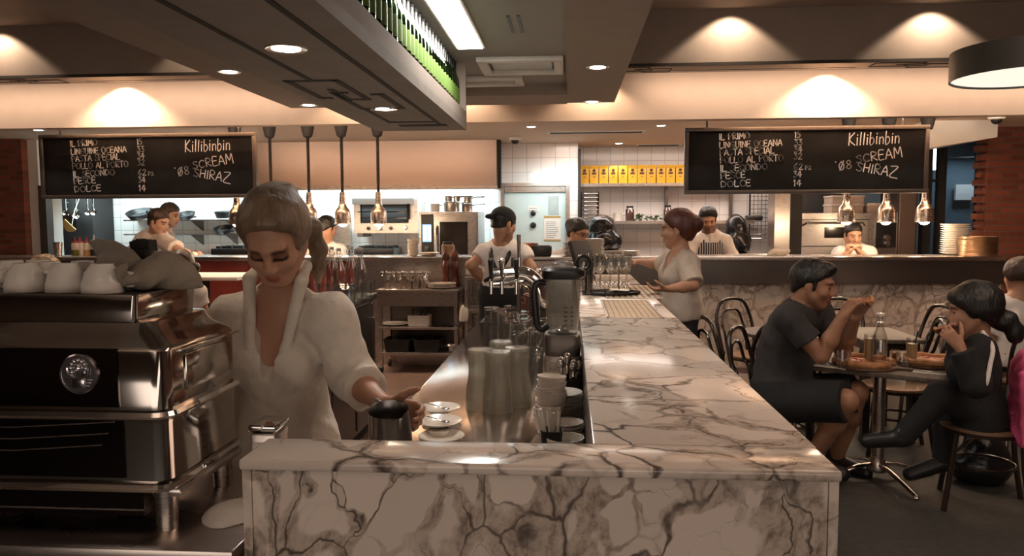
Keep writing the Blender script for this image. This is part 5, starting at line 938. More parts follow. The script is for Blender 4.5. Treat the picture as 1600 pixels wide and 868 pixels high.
g.build('door_gap', M['black'], t); MB().bb((W * .79, -.005, B0 + .07), (W - .02, .03, H_ - .11)).build('control_panel', M['black'], t)
for q in (.55, .80): MB().lathe([(.045, 0), (.04, .008), (.022, .01), (.02, .035), (.001, .035)], 18, (W * .895, -.005, B0 + .05 + (H_ - B0 - .2) * (1.05 - q)), rotm(PI / 2)).build('dial', M['chrome'], t)
x0_, x1_, z0b, z1b = frame_of(1232, 302, 1402, 333, 9.5); MB().bb((x0_, 9.9, ZS), (min(x1_ + .1, wx0 - .7), 10.39, zK - .25)).build('dark_alcove_panel', M['matte']); tag(bpy.data.objects['dark_alcove_panel'], 'dark panel behind the boxes above the pizza oven', 'panel')
def carton(px0, py0, px1, py1, label, Y=9.3):
    x0_, x1_, z0, z1_ = frame_of(px0, py0, px1, py1, Y); o = thing('carton', label, 'box', ((x0_ + x1_) / 2, Y, z0)); W, h = x1_ - x0_, z1_ - z0; MB().box((0, .15, h * .4), (W * .96, .3, h * .8), 0, None, .004).build('box_body', mat('cardboard_%d' % px0, (.34, .27, .22), .8), o); MB().box((0, .15, h * .86), (W, .32, h * .24), 0, None, .004).build('lid', mat('cardboard_lid_%d' % px0, (.40, .33, .28), .8), o)
zo = 333; carton(1299, 318, 1350, 333, 'lower wide carton stacked on the pizza oven'); carton(1300, 305, 1351, 318, 'upper wide carton stacked on the pizza oven'); carton(1355, 317, 1385, 333, 'small carton on the pizza oven, right of the stack')
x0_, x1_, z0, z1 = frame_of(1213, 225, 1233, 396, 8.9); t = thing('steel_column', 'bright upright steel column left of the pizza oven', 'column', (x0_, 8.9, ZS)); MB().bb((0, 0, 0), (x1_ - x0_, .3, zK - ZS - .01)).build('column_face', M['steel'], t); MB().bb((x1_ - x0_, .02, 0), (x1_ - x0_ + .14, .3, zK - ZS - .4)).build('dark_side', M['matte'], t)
x0_, x1_, z0, z1 = frame_of(1405, 300, 1432, 396, 9.0); t = thing('steel_cabinet', 'tall dull steel cabinet right of the pizza oven', 'cabinet', (x0_, 9.02, ZS)); MB().bb((0, 0, 0), (x1_ - x0_, .5, 2.2 - ZS)).build('cabinet_body', M['dark_steel'], t); MB().bb((.02, -.012, .05), (x1_ - x0_ - .02, .0, 2.15 - ZS)).build('cabinet_door', M['steel_v'], t)
# wire rack and knife block on the tiles
x0_, x1_, z0, z1 = frame_of(1172, 300, 1208, 372, 10.2); t = thing('wire_rack', 'tall thin wire grid rack standing against the tiles', 'rack', (x0_, 10.2, ZS)); W = x1_ - x0_; g = MB()
for k in range(7): g.cyl((W * k / 6, 0, z0 - ZS), (W * k / 6, 0, z1 - ZS), .004, None, 6)
for k in range(12): g.cyl((0, 0, z0 - ZS + (z1 - z0) * k / 11), (W, 0, z0 - ZS + (z1 - z0) * k / 11), .004, None, 6)
g.build('wire_grid', M['chrome'], t); MB().cyl((0, 0, 0), (0, 0, z1 - ZS), .012, None, 8).build('post', M['chrome'], t); MB().cyl((W, 0, 0), (W, 0, z1 - ZS), .012, None, 8).build('post', M['chrome'], t)
a = onY(1180, 345, ys); MB().box((0, .0, .035), (.2, .18, .07), 0, None, .02).build('black_tub', M['black']); o = bpy.data.objects['black_tub']; o.location = (onY(1178, 345, ys + .1)[0], ys + .12, onY(1100, 345, ys)[2]); tag(o, 'low black tub at the right end of the lower shelf', 'tub')
# heat lamps over the pass
yL = 7.68; zrim = onY(590, 350, yL)[2]
lp = thing('heat_lamp', 'x', 'heat lamp', (0, 0, 0), 0, 'heat lamps over the pass'); hz = zK - zrim
MB().lathe([(.001, hz), (.062, hz), (.066, hz - .02), (.045, hz - .115), (.02, hz - .13), (.001, hz - .13)], 20).build('ceiling_mount', M['matte'], lp)
co = MB(); n = 200; zt, zb_ = hz - .12, .42; co.tube([(.013 * math.cos(k * .9), .013 * math.sin(k * .9), zt + (zb_ - zt) * k / n) for k in range(n + 1)], .006, 5); co.cyl((0, 0, .30), (0, 0, .44), .016, .013, 10); co.build('coiled_cord', M['matte'], lp)
MB().lathe([(.088, 0), (.086, .01), (.082, .012), (.080, .115), (.066, .15), (.044, .175), (.034, .215), (.028, .31), (.026, .325), (.001, .327)], 28, cap=False).lathe([(.084, .001), (.077, .014), (.075, .112), (.06, .145), (.03, .17), (.001, .172)], 28, cap=False).build('lamp_shade', M['lampm'], lp)
MB().ell((0, 0, .02), (.052, .052, .045), 18, 10).build('bulb', M['bulb'], lp); point_light('heat_lamp_light', (0, 0, -.055), 5.0, (1, .72, .46), .045, lp)
LL = ((371, 'leftmost heat lamp, just below the left menu board frame'), (425, 'second heat lamp from the left, mostly hidden by the barista'), (484, 'third heat lamp from the left, beside the barista hair'), (536, 'fourth heat lamp from the left, before the grill edge'), (592, 'fifth heat lamp, hanging before the salamander grill'), (1322, 'heat lamp above the cook at the pizza oven, nearest the board middle'), (1384, 'heat lamp before the pizza oven control panel'), (1444, 'rightmost heat lamp by the dark window'))
for i, (px, lb) in enumerate(LL):
    p = onY(px, 350, yL); o = lp if i == 0 else dup(lp); o.location = (p[0], yL, zrim); o['label'] = lb
# ---- things standing on the pass
def stack(px, py, Y, n, r, dz, label, name='plate', cat='plate', group=None, jit=.006, prof=None, m='china', z=None):
    p = onY(px, py, Y) if z is None else (onZ(px, py, z)); me = None; pr = prof or [(.001, 0), (r * .6, 0), (r * .65, .004), (r, dz * .8 + .006), (r, dz * .8 + .009), (r * .62, .008), (.001, .007)]
    me = MB().lathe(pr, 28).mesh(name)
    for k in range(n):
        o = link(name, me, M[m] if isinstance(m, str) else m); o.location = (p[0] + random.uniform(-jit, jit), p[1] + random.uniform(-jit, jit), p[2] + k * dz); o.rotation_euler = (random.uniform(-.01, .01), random.uniform(-.01, .01), random.random() * 6); tag(o, label, cat, group or (name + 's: ' + label))
    return p
yq = YP + .2
zq = zP
def onpass(px, Y=yq): return onY(px, 400, Y)
def pstack(px, n, r, dz, label, group, Y=yq, name='plate', **k):
    p = onY(px, 400, Y); q = (p[0], Y, zP + .001); 
    me = MB().lathe(k.get('prof') or [(.001, 0), (r * .6, 0), (r * .65, .004), (r, dz * .8 + .006), (r, dz * .8 + .009), (r * .62, .008), (.001, .007)], 28).mesh(name)
    for i in range(n):
        o = link(name, me, M['china']); o.location = (q[0] + random.uniform(-.005, .005), q[1] + random.uniform(-.005, .005), q[2] + i * dz); tag(o, label, 'plate' if name != 'bowl' else 'bowl', group)
pstack(646, 13, .058, .0125, 'white bowl in the tall stack on the central pass', 'bowls in the tall stack on the pass', name='bowl')
pstack(670, 2, .105, .014, 'white plate in the low pair on the central pass', 'plates in the low pair on the pass'); pstack(895, 11, .10, .0118, 'white plate in the stack before the spectacled woman', 'plates before the spectacled woman'); pstack(929, 12, .095, .0135, 'white plate in the stack right of the spectacled woman', 'plates right of the spectacled woman')
pstack(1492, 14, .135, .021, 'white plate in the tall stack by the brick pier, behind the tins', 'tall plate stack by the bricks', Y=YP + .34)
pr = [(.001, 0), (.165, 0), (.17, .004), (.175, .0165), (.172, .0165), (.165, .006), (.001, .006)]; me = MB().lathe(pr, 36).mesh('pizza_tin'); p = onY(1527, 398, YP + .18); mt_ = brushed('worn_tin', (.58, .43, .30), .32, (1, 1, 30))
for k in range(11): o = link('pizza_tin', me, mt_); o.location = (p[0] + random.uniform(-.004, .004), YP + .2, zP + .001 + .0165 * k); tag(o, 'round metal pizza tin in the stack at the right end of the pass', 'tin', 'stack of pizza tins on the pass')
def bottle(px, label, mcap, mliq, Y=yq + .1, h=.17, r=.036):
    p = onY(px, 396, Y); t = thing('squeeze_bottle', label, 'bottle', (p[0], Y, zP + .001)); MB().lathe([(.001, 0), (r, 0), (r, h * .35)], 18, cap=False).build('sauce', mliq, t); MB().lathe([(r, h * .35), (r, h * .72), (r * .8, h * .78), (r * .8, h * .82)], 18, cap=False).build('clear_wall', M['china'], t); MB().lathe([(r * .85, h * .78), (r * .85, h * .86), (r * .3, h * .88), (.006, h * 1.15), (.001, h * 1.15)], 14).build('nozzle_cap', mcap, t)
bottle(118, 'squeeze bottle with red cap and green sauce, leftmost on the left pass', M['red'], M['oil']); bottle(125.5, 'white squeeze bottle with red cap, second on the left pass', M['red'], M['china'], yq + .18); bottle(136, 'squeeze bottle with red cap and amber sauce on the left pass', M['red'], M['sauce']); bottle(147.5, 'squeeze bottle with white cap and dark sauce on the left pass', M['white'], M['black'], yq + .1, .19)
p = onY(91, 396, yq); t = thing('shaker', 'tall steel cocktail shaker at the left end of the pass', 'shaker', (p[0], yq, zP + .001)); MB().lathe([(.001, 0), (.032, 0), (.045, .14), (.042, .14), (.03, .004), (.001, .004)], 24).build('shaker_cup', M['steel'], t); MB().lathe([(.0452, .135), (.0465, .14), (.0452, .145)], 24, cap=False).build('rim', M['chrome'], t)
p = onY(700, 398, yq); jar(700, 398, 22, 22, 'wide glass jar with black lid on the central pass', mat('crumbs', (.40, .24, .15), .8), 'black', yq); bpy.data.objects[[o.name for o in bpy.data.objects if o.name.startswith('jar') and o.parent is None][-1]].location = (p[0], yq, zP + .001)
def pot_at(px, label, Y, col): p = onY(px, 396, Y); t = thing('clay_pot', label, 'pot', (p[0], Y, zP + .001)); MB().lathe([(.001, 0), (.05, 0), (.07, .10), (.075, .10), (.075, .125), (.066, .125), (.05, .01), (.001, .01)], 24).build('pot_body', M[col], t); MB().lathe([(.001, .1), (.066, .105)], 20, cap=False).build('salt', M['paper'], t)
pot_at(829, 'terracotta pot on the pass right of the waiter', yq, 'terracotta')
p = onY(846, 396, yq); t = thing('toaster_tray', 'low black tray unit on the pass behind the till screen', 'tray', (p[0], yq, zP + .001)); MB().box((0, 0, .05), (.2, .22, .1), 0, None, .015).build('tray_body', M['black'], t); MB().box((0, 0, .103), (.17, .19, .006)).build('tray_insert', M['dark_steel'], t)
def towel(px, Y, z, s, label, seed, m='towel'):
    p = onY(px, 400, Y); c = np.array([p[0], Y, z]); v = Vol(c - s * 1.6, c + s * 1.6, max(.004, s * .05)); rs = np.random.RandomState(seed)
    for k in range(6): v.ell(c + rs.uniform(-.6, .6, 3) * s * [1, .6, .1] + [0, 0, s * .25], (s * rs.uniform(.4, .7), s * rs.uniform(.3, .5), s * rs.uniform(.2, .45)), rotm(*rs.uniform(-.6, .6, 3)), s * .2)
    v.folds(s * .12, 3.2 / s, seed, 5); v.cut(c, (0, 0, -1), .002); me, _ = v.mesh('towel', c); o = link('towel', me, M[m]); o.location = c; tag(o, label, 'towel'); return o
towel(1218, YP + .2, zP, .09, 'small crumpled white cloth on the right pass', 4); towel(299, 7.75, zP, .055, 'piece of white bread dough in the hands of the leaning cook', 6, 'paper')
o = bpy.data.objects[[o.name for o in bpy.data.objects if o.name.startswith('towel')][-1]]; o.name = 'bread_dough'; o['category'] = 'dough'
p = onY(1000, 396, yq); pstack(985, 3, .09, .014, 'plate with food near the waitress hand on the pass', 'plates near the waitress hand')
# ---------------------------------------------------------------- things on and around the bar
def at(px, py, z): return onZ(px, py, z)
zb = zBn + .0005
# milk jug held by the barista
pj = onY(607, 662, 1.93); jr = .056; jz = onY(607, 643, 1.90)[2]; t = thing('milk_jug', 'steel milk jug with pouring lip held by the barista over the bar', 'jug', (pj[0], 1.96, jz - .122)); t.rotation_euler = (.24, 0, 0)
v = []; f = []; prof = [(.9, .0), (1.0, .004), (1.02, .03), (.98, .075), (.93, .115), (.935, .125)]; n = 40
def jr_(k, r, z):
    a = 2 * PI * k / n; d = (a - math.radians(-50) + PI) % (2 * PI) - PI; e = math.exp(-(d / .24) ** 2) * (z / .125) ** 3; q = jr * r * (1 + .26 * e); return (q * math.cos(a), q * math.sin(a), z + .0 - .006 * e * 0 )
for r, z in prof: v += [jr_(k, r, z) for k in range(n)]
inner = [(.90, .122), (.94, .075), (.98, .03), (.95, .006)]
for r, z in inner: v += [jr_(k, r, z) for k in range(n)]
m = len(prof) + len(inner)
for i in range(m - 1):
    for k in range(n): f.append((i * n + k, i * n + (k + 1) % n, (i + 1) * n + (k + 1) % n, (i + 1) * n + k))
f.append(tuple(range(n - 1, -1, -1))); f.append(tuple((m - 1) * n + k for k in range(n))); MB().add(v, f).build('jug_body', M['jug'], t, 50)
a = math.radians(128); MB().tube(smooth_path([(jr * .93 * math.cos(a), jr * .93 * math.sin(a), .118), (jr * 1.5 * math.cos(a), jr * 1.5 * math.sin(a), .115), (jr * 1.75 * math.cos(a), jr * 1.75 * math.sin(a), .08), (jr * 1.3 * math.cos(a), jr * 1.3 * math.sin(a), .03), (jr * 1.0 * math.cos(a), jr * 1.0 * math.sin(a), .03)], 5), .006, 8, sy=1.6).build('handle', M['chrome'], t)
# saucers with teaspoons
def saucer(px, py, z, r, label, spoon=True, group=None):
    p = at(px, py, z); t = thing('saucer', label, 'saucer', (p[0], p[1], z), 0, group); MB().lathe([(.001, 0), (r * .5, 0), (r * .55, .003), (r * .97, .017), (r, .019), (r * .98, .021), (r * .6, .008), (r * .45, .0055), (.001, .0055)], 40).build('dish', M['china'], t); return p, t
def spoon(p, z, ang, label, L=.125):
    t = thing('teaspoon', label, 'spoon', (p[0], p[1], z), ang); MB().ell((0, 0, .003), (.019, .0125, .004), 14, 8).build('spoon_bowl', M['chrome'], t); MB().tube(smooth_path([(-.015, 0, .004), (-.04, 0, .009), (-.08, 0, .013), (-L, 0, .017)], 4), [.003] * 12 + [.0045], 8, sy=.6).build('handle', M['chrome'], t)
zs1 = zb + .055
ps, _ = saucer(686, 664, zs1 - .03, .082, 'white saucer nearer the jug carrying a teaspoon'); spoon((ps[0] + .022, ps[1] - .004), zs1 - .03 + .012, -.42, 'teaspoon on the nearer saucer beside the jug')
ps, _ = saucer(687, 643, zs1 - .03, .078, 'white saucer further from the jug carrying a teaspoon'); spoon((ps[0] + .022, ps[1] - .006), zs1 - .03 + .012, -.45, 'teaspoon on the further saucer beside the jug')
ps, _ = saucer(690, 688, zb, .078, 'white saucer lowest and nearest, half hidden by the marble edge')
for px, py, lb in ((686, 672, 'plain cup under the nearer saucer'), (687, 651, 'plain cup under the further saucer')):
    p = at(px, py - 2, zs1 - .03); t = MB().lathe([(.001, 0), (.03, 0), (.034, .003), (.040, .0245), (.001, .0245)], 24).build('saucer_stand', M['china']); t.location = (p[0], p[1], zb); tag(t, 'low white dish holding up the %s saucer' % ('nearer' if 'nearer' in lb else 'further'), 'dish')
# tumblers: worn hour-glass ones and clear ones, upside down
def tumbler(px, py, m, h, r, label, group=None, waist=True):
    p = at(px, py, zb); t = MB(); k = h
    pr = [(r * 1.0, 0), (r * 1.02, .004), (r * .98, .06 * k / .2), (r * .82, .11 * k / .2), (r * .80, .14 * k / .2), (r * .86, k - .006), (r * .82, k), (.001, k), (.001, k - .008), (r * .80, k - .009), (r * .76, .13 * k / .2), (r * .93, .05 * k / .2), (r * .96, 0), (r, 0)] if waist else [(r, 0), (r * .95, .05), (r * .80, k - .004), (r * .76, k), (.001, k), (.001, k - .014), (r * .73, k - .015), (r * .90, .05), (r * .95, 0), (r, 0)]
    t.lathe(pr, 26, cap=False); o = t.build('tumbler', M[m]); o.location = p; tag(o, label, 'glass', group)
tumbler(752, 636, 'frosted', .235, .062, 'leftmost worn tall tumbler upside down on the steel bench'); tumbler(778, 641, 'frosted', .235, .061, 'front middle worn tall tumbler upside down on the steel bench'); tumbler(808, 632, 'frosted', .235, .058, 'rightmost worn tall tumbler upside down on the steel bench'); tumbler(783, 618, 'frosted', .235, .058, 'rear worn tall tumbler behind the front three')
for i, (px, py) in enumerate(((812, 612), (834, 606), (800, 588), (822, 584), (842, 580), (792, 570), (812, 566), (780, 560), (799, 553), (769, 556))): tumbler(px, py, 'glass', .27, .05, 'clear tall glass upside down in the cluster behind the worn tumblers', 'clear glasses on the bench', False)
# beer font: a thick chrome pipe bending over to the staff side, with taps
p = at(842, 548, zb); t = thing('beer_font', 'thick chrome beer font pipe bending over the bench with tap row', 'beer tap', (p[0], p[1], zb)); D = p[1]; s = D / F_PX
H1 = (548 - 432) * s; path = [(0, 0, 0), (0, 0, H1 * .35), (0, 0, H1 * .72), (-.012, -.0, H1 * .88), (-.05, 0, H1 * .99), (-.11, 0, H1 * 1.03), (-.26, 0, H1 * 1.0)]; MB().tube(smooth_path(path, 6), .052, 20).build('pipe', M['chrome'], t); MB().lathe([(.10, 0), (.10, .012), (.06, .02), (.055, .03)], 28).build('base_flange', M['chrome'], t)
tp = MB()
for k, x in enumerate((-.12, -.20, -.26)): tp.cyl((x, -.03, H1 * 1.0), (x, -.10, H1 * .93), .014, .012, 12).cyl((x, -.10, H1 * .95), (x, -.105, H1 * .80), .011, .009, 12)
for k, x in enumerate((-.12, -.20, -.26)):
    MB().cyl((x, -.03, H1 * 1.0), (x, -.10, H1 * .95), .015, .012, 12).cyl((x, -.10, H1 * .97), (x, -.105, H1 * .80), .011, .009, 12).build('tap', M['chrome'], t)
    q = MB(); q.cyl((x, -.09, H1 * 1.0), (x, -.11, H1 * 1.22), .009, .016, 10); q.ell((x, -.112, H1 * 1.24), .018, 10, 8); q.build('tap_lever', M['black'] if k != 1 else M['chrome'], t)
# tall beer tap lever by the font
pt = at(806, 520, zb); t = thing('tall_tap', 'tall slim chrome tap with black lever standing left of the beer font', 'beer tap', (pt[0], pt[1] + .35, zb)); MB().cyl((0, 0, 0), (0, 0, .50), .018, .014, 12).lathe([(.05, 0), (.05, .01), (.02, .02)], 18).build('column', M['chrome'], t); MB().cyl((0, -.02, .48), (0, -.03, .64), .010, .016, 10).build('lever', M['chrome'], t); MB().box((-.03, -.03, .42), (.05, .05, .12), 0, None, .01).build('lever_block', M['black'], t)
# little seahorse-shaped handle
pt = at(818, 505, zb); t = thing('seahorse_ornament', 'small red-brown seahorse shaped ornament on a stem before the beer font', 'ornament', (pt[0], pt[1], zb)); MB().cyl((0, 0, 0), (0, 0, .06), .006).lathe([(.03, 0), (.03, .006), (.008, .012)], 16).build('stem', M['chrome'], t)
q = MB(); pts = smooth_path([(-.035, 0, .055), (-.05, 0, .045), (-.055, 0, .065), (-.03, 0, .085), (-.01, 0, .12), (.01, 0, .155), (.005, 0, .19), (.02, 0, .21), (.05, 0, .195), (.065, 0, .185)], 4); m = len(pts); q.tube(pts, [.006 + .016 * math.sin(PI * min(1, i / (m * .78))) ** 1.2 if i < m * .72 else .016 - .010 * (i - m * .72) / (m * .28) for i in range(m)], 10); q.build('seahorse_body', M['mill'], t); q = MB()
for i in range(6): q.ell((-.012 - .006 * math.sin(i) , 0, .09 + i * .018), (.022, .01, .006), 8, 5, 0, rotm(0, .5, 0))
q.build('fin_ridges', M['mill'], t)
# steel valves and a ring-shaped drain at the foot of the font
pt = at(836, 556, zb); t = thing('glass_rinser', 'chrome glass rinser with spokes at the foot of the beer font', 'rinser', pt); MB().lathe([(.075, 0), (.08, .012), (.07, .012), (.06, .004), (.001, .004)], 28).build('bowl', M['chrome'], t); q = MB(); [q.cyl((0, 0, .01), (.07 * math.cos(k), .07 * math.sin(k), .014), .005) for k in np.linspace(0, 2 * PI, 7)[:-1]]; q.build('spokes', M['chrome'], t)
towel(795, at(795, 478, zb)[1], zb, .085, 'crumpled white bar towel on the bench left of the beer font', 21); pt = at(798, 478, zb); o = bpy.data.objects[[o.name for o in bpy.data.objects if o.name.startswith('towel')][-1]]; o.location.x = pt[0] - .02
pt = at(780, 500, zb); t = thing('bar_mat', 'black rubber drip mat with steel rim on the bench under the taps', 'mat', pt); MB().box((.05, 0, .006), (.34, .42, .012), 0, None, .004).build('mat_base', M['black'], t); q = MB(); [q.box((.05, -.18 + .045 * k, .0135), (.30, .012, .004)) for k in range(9)]; q.build('ribs', M['matte'], t)
# blender
pb = at(879, 628, zb); s = pb[1] / F_PX; t = thing('blender', 'large bar blender with grey jug, black lid and steel motor base', 'blender', pb)
def loft(levels, n=28, e=5.0):
    v = []; f = []
    for z, x, y, cx_, cy_ in levels:
        for k in range(n):
            a = 2 * PI * k / n; c, s_ = math.cos(a), math.sin(a); v.append((cx_ + x * math.copysign(abs(c) ** (2 / e), c), cy_ + y * math.copysign(abs(s_) ** (2 / e), s_), z))
    for i in range(len(levels) - 1):
        for k in range(n): f.append((i * n + k, i * n + (k + 1) % n, (i + 1) * n + (k + 1) % n, (i + 1) * n + k))
    f.append(tuple(range(n - 1, -1, -1))); f.append(tuple((len(levels) - 1) * n + k for k in range(n))); return MB().add(v, f)
hh = (628 - 412) * s; b1 = .285; loft([(0, .105, .11, 0, 0), (.04, .107, .112, 0, 0), (.06, .095, .10, 0, .0), (.10, .082, .086, 0, .01), (.19, .078, .082, 0, .01), (.20, .075, .08, 0, .01)]).build('motor_base', M['steel'], t); loft([(.20, .072, .075, 0, .01), (b1 - .01, .076, .078, 0, .01), (b1, .072, .074, 0, .01)]).build('jug_seat', M['dark_steel'], t)
MB().box((.0, -.098, .085), (.11, .012, .07), 0, rotm(-.12), .004).build('control_panel', M['black'], t); [MB().lathe([(.016, 0), (.013, .02), (.001, .02)], 14, (q, -.105, .088), rotm(PI / 2)).build('knob', M['chrome'], t) for q in (-.03, .03)]
jt = hh - .05; loft([(b1, .060, .060, 0, .01), (b1 + .03, .064, .064, 0, .01), (jt, .078, .078, 0, .01), (jt, .074, .074, 0, .01), (b1 + .035, .060, .064, 0, .01), (b1 + .008, .054, .054, 0, .01)], e=3.2).build('jug', M['smoke'], t)
q = MB(); [q.box((.012, -.0595 - .011 * k / 4, b1 + .04 + k * .018), (.012, .003, .0035)) for k in range(5)]; [q.box((.038, -.0585 - .011 * k / 4, b1 + .04 + k * .018), (.008, .003, .0035)) for k in range(5)]; q.build('measure_marks', M['matte'], t)
loft([(jt, .08, .08, .0, .01), (jt + .012, .088, .086, .004, .01), (jt + .034, .088, .086, .004, .01), (jt + .044, .075, .075, 0, .01)], e=3.5).build('lid', M['black'], t); MB().lathe([(.045, 0), (.045, .018), (.03, .026), (.001, .026)], 22, (0, .01, jt + .044)).build('lid_plug', M['smoke'], t)
MB().tube([(.085 + .026 * math.cos(a), .01, jt + .062 + .028 * math.sin(a)) for a in np.linspace(0, 2 * PI, 19)[:-1]], .008, 8, True).build('lid_ring', M['black'], t)
MB().tube(smooth_path([(-.070, .01, jt - .02), (-.10, .0, jt - .015), (-.115, -.0, jt - .045), (-.112, .0, (jt + b1) / 2), (-.104, .0, b1 + .035), (-.085, .0, b1 + .015), (-.060, .01, b1 + .03)], 5), .014, 10).build('jug_handle', M['black'], t)
q = MB(); q.ell((0, .01, b1 + .012), (.03, .03, .008)); [q.box((.018 * math.cos(a), .01 + .018 * math.sin(a), b1 + .022), (.03, .008, .002), 0, rotm(0, .5, a)) for a in (0, 1.57, 3.14, 4.71)]; q.build('blade', M['chrome'], t)
# black canister with chrome tools right of it
pt = at(893, 640, zb); t = thing('tool_canister', 'black canister with chrome spoons and tongs between blender and marble', 'canister', pt); loft([(0, .055, .055, 0, 0), (.13, .06, .06, 0, 0), (.13, .054, .054, 0, 0), (.02, .05, .05, 0, 0)]).build('canister_body', M['black'], t)
for k, (x, y, L) in enumerate(((-.03, -.02, .19), (-.012, .015, .20), (.006, -.025, .18), (.02, .01, .17))):
    MB().tube([(x, y, .03), (x * 1.3, y, L - .02)], .006, 8).ell((x * 1.4, y, L), (.016, .006, .026), 10, 8).build('bar_tool', M['chrome'], t)
# cups and saucers at the inner corner
cupp = [(.001, 0), (.026, 0), (.030, .004), (.040, .03), (.0445, .052), (.046, .055), (.0425, .055), (.038, .03), (.026, .006), (.001, .005)]
me = MB().lathe(cupp, 28).mesh('cup'); p = at(860, 676, zb)
for k in range(15):
    o = link('cup', me, M['china']); lean = .0016 * max(0, k - 8); o.location = (p[0] - .012 * math.cos(k * .25) * (k < 10) + lean * .6 + .004 * math.sin(k * 1.7), p[1] + .006 * math.sin(k), zb + .0105 * k); o.rotation_euler = (.05 * math.sin(k * 1.9), .06 * math.cos(k * 1.3), k); o.scale = (1.12, 1.12, 1); tag(o, 'white cup in the tall leaning nested stack on the bench', 'cup', 'nested white cups')
sp = [(.001, 0), (.045, 0), (.05, .003), (.074, .015), (.076, .017), (.073, .0175), (.05, .0065), (.001, .005)]; me = MB().lathe(sp, 32).mesh('saucer')
def sstack(px, py, n, lb, grp, sc=1.0):
    p = at(px, py, zb)
    for k in range(n): o = link('saucer', me, M['china']); o.location = (min(p[0], xi - .080 * sc) + .002 * math.sin(k * 2.1), p[1] + .002 * math.cos(k * 1.3), zb + .0105 * k); o.scale = (sc, sc, 1); tag(o, lb, 'saucer', grp)
sstack(903, 668, 12, 'white saucer in the tall stack against the marble upstand', 'saucers in the tall stack'); sstack(911, 690, 6, 'small white saucer in the low stack before the tall one', 'saucers in the low stack', .72); 
p = at(906, 712, zb); o = link('bowl', MB().lathe([(.001, 0), (.03, 0), (.05, .02), (.06, .04), (.062, .055), (.058, .055), (.05, .03), (.001, .008)], 30).mesh('bowl'), M['china']); o.location = (min(p[0], xi - .066), p[1] + .02, zb); tag(o, 'white bowl nearest the inner corner of the marble bar', 'bowl')
pt = at(862, 706, zb); t = thing('sugar_stick_holder', 'dark holder with paper wrapped sugar sticks before the cup stack', 'holder', (pt[0], pt[1], zb)); loft([(0, .03, .03, 0, 0), (.075, .036, .036, 0, 0), (.075, .031, .031, 0, 0), (.01, .026, .026, 0, 0)]).build('holder_cup', M['matte'], t)
rs = random.Random(3)
for k in range(10): a = rs.uniform(0, 6.28); x, y = .018 * math.cos(a), .018 * math.sin(a); MB().cyl((x, y, .012), (x * 2.0 - .012, y * 1.6, .135 + rs.uniform(-.012, .014)), .0055, .0055, 8).build('sugar_stick', M['paper'] if k % 3 else M['towel'], t)
pt = at(868, 592, zb); 
o = MB().lathe([(.001, 0), (.036, 0), (.036, .05), (.040, .05), (.040, .062), (.001, .062)], 24).build('lidded_tub', M['china']); o.location = (pt[0], at(868, 640, zb)[1] + .08, zb + .1 * 0); o.scale = (1, 1, 2.2); tag(o, 'round white lidded tub behind the cup stack, below the blender', 'tub')
# ---- on the marble top: tray, straws, glasses, till
pt = at(955, 459, zT); t = thing('serving_tray', 'oval black serving tray lying on the marble bar', 'tray', pt, .1); r = 46 * pt[1] / F_PX
q = MB(); q.lathe([(.001, 0), (.93, 0), (1.0, .014), (.985, .016), (.92, .004), (.001, .004)], 40, (0, 0, 0), np.diag((r, r * .78, 1))); q.build('tray_dish', M['black'], t); MB().lathe([(.985, .014), (1.0, .0175), (.985, .019), (.97, .016)], 40, (0, 0, 0), np.diag((r, r * .78, 1)), cap=False).build('rim', M['matte'], t)
pn = at(918, 461, zT); t = thing('straw_glass', 'glass packed with black straws at the left end of the tray', 'glass', (pn[0], pn[1], zT + .005)); MB().lathe([(.001, 0), (.036, 0), (.044, .13), (.040, .13), (.033, .006), (.001, .006)], 24).build('glass_cup', M['glass'], t)
rs = random.Random(5)
for k in range(16): a = rs.uniform(0, 6.28); q = .02 * math.sqrt(rs.random()); MB().cyl((q * math.cos(a), q * math.sin(a), .01), (q * math.cos(a) * 1.7 + .005, q * math.sin(a) * 1.7, rs.uniform(.2, .235)), .0045, .0045, 6).build('straw', M['matte'], t)
pn = at(967, 457, zT); t = thing('bill_spike', 'thin upright bill spike with white paper on the black tray', 'bill spike', (pn[0], pn[1], zT + .005)); MB().cyl((0, 0, .0), (0, 0, .175), .0035, .002, 6).build('spike', M['matte'], t); MB().lathe([(.035, 0), (.035, .006), (.01, .01), (.001, .01)], 20).build('base', M['matte'], t)
for k in range(3): MB().prism([(-.07, -.03), (.06, -.04), (.075, .03), (-.05, .045)], .011 + k * .003, .012 + k * .003, 'z', 0, rotm(.02 * k, .03, .25 * k)).build('bill_paper', M['paper'], t)
gp = [(.001, 0), (.036, 0), (.036, .002), (.012, .006), (.0045, .014), (.004, .085), (.008, .095), (.028, .115), (.040, .145), (.0415, .17), (.036, .225), (.0345, .225), (.0395, .17), (.038, .146), (.026, .118), (.001, .099)]
gl = thing('wine_glass', 'clear stemmed wine glass standing upright in the cluster on the marble bar', 'wine glass', group='wine glasses on the marble bar'); MB().lathe(gp[:6] + [(.001, .088)], 20).build('stem', M['glass'], gl); MB().lathe(gp[5:], 24, cap=False).build('glass_bowl', M['glass'], gl)
first = True; rs = random.Random(9)
for i in range(4):
    for k in range(6):
        px = 912 + k * 13.5 + rs.uniform(-2, 2); Y = 5.55 + i * .16; x = (px - 890) / F_PX * Y; 
        if x > x1 - .04 or (i == 3 and k > 4): continue
        o = gl if first else dup(gl); first = False; o.location = (x, Y, zT + .0005); o.rotation_euler.z = rs.random() * 6
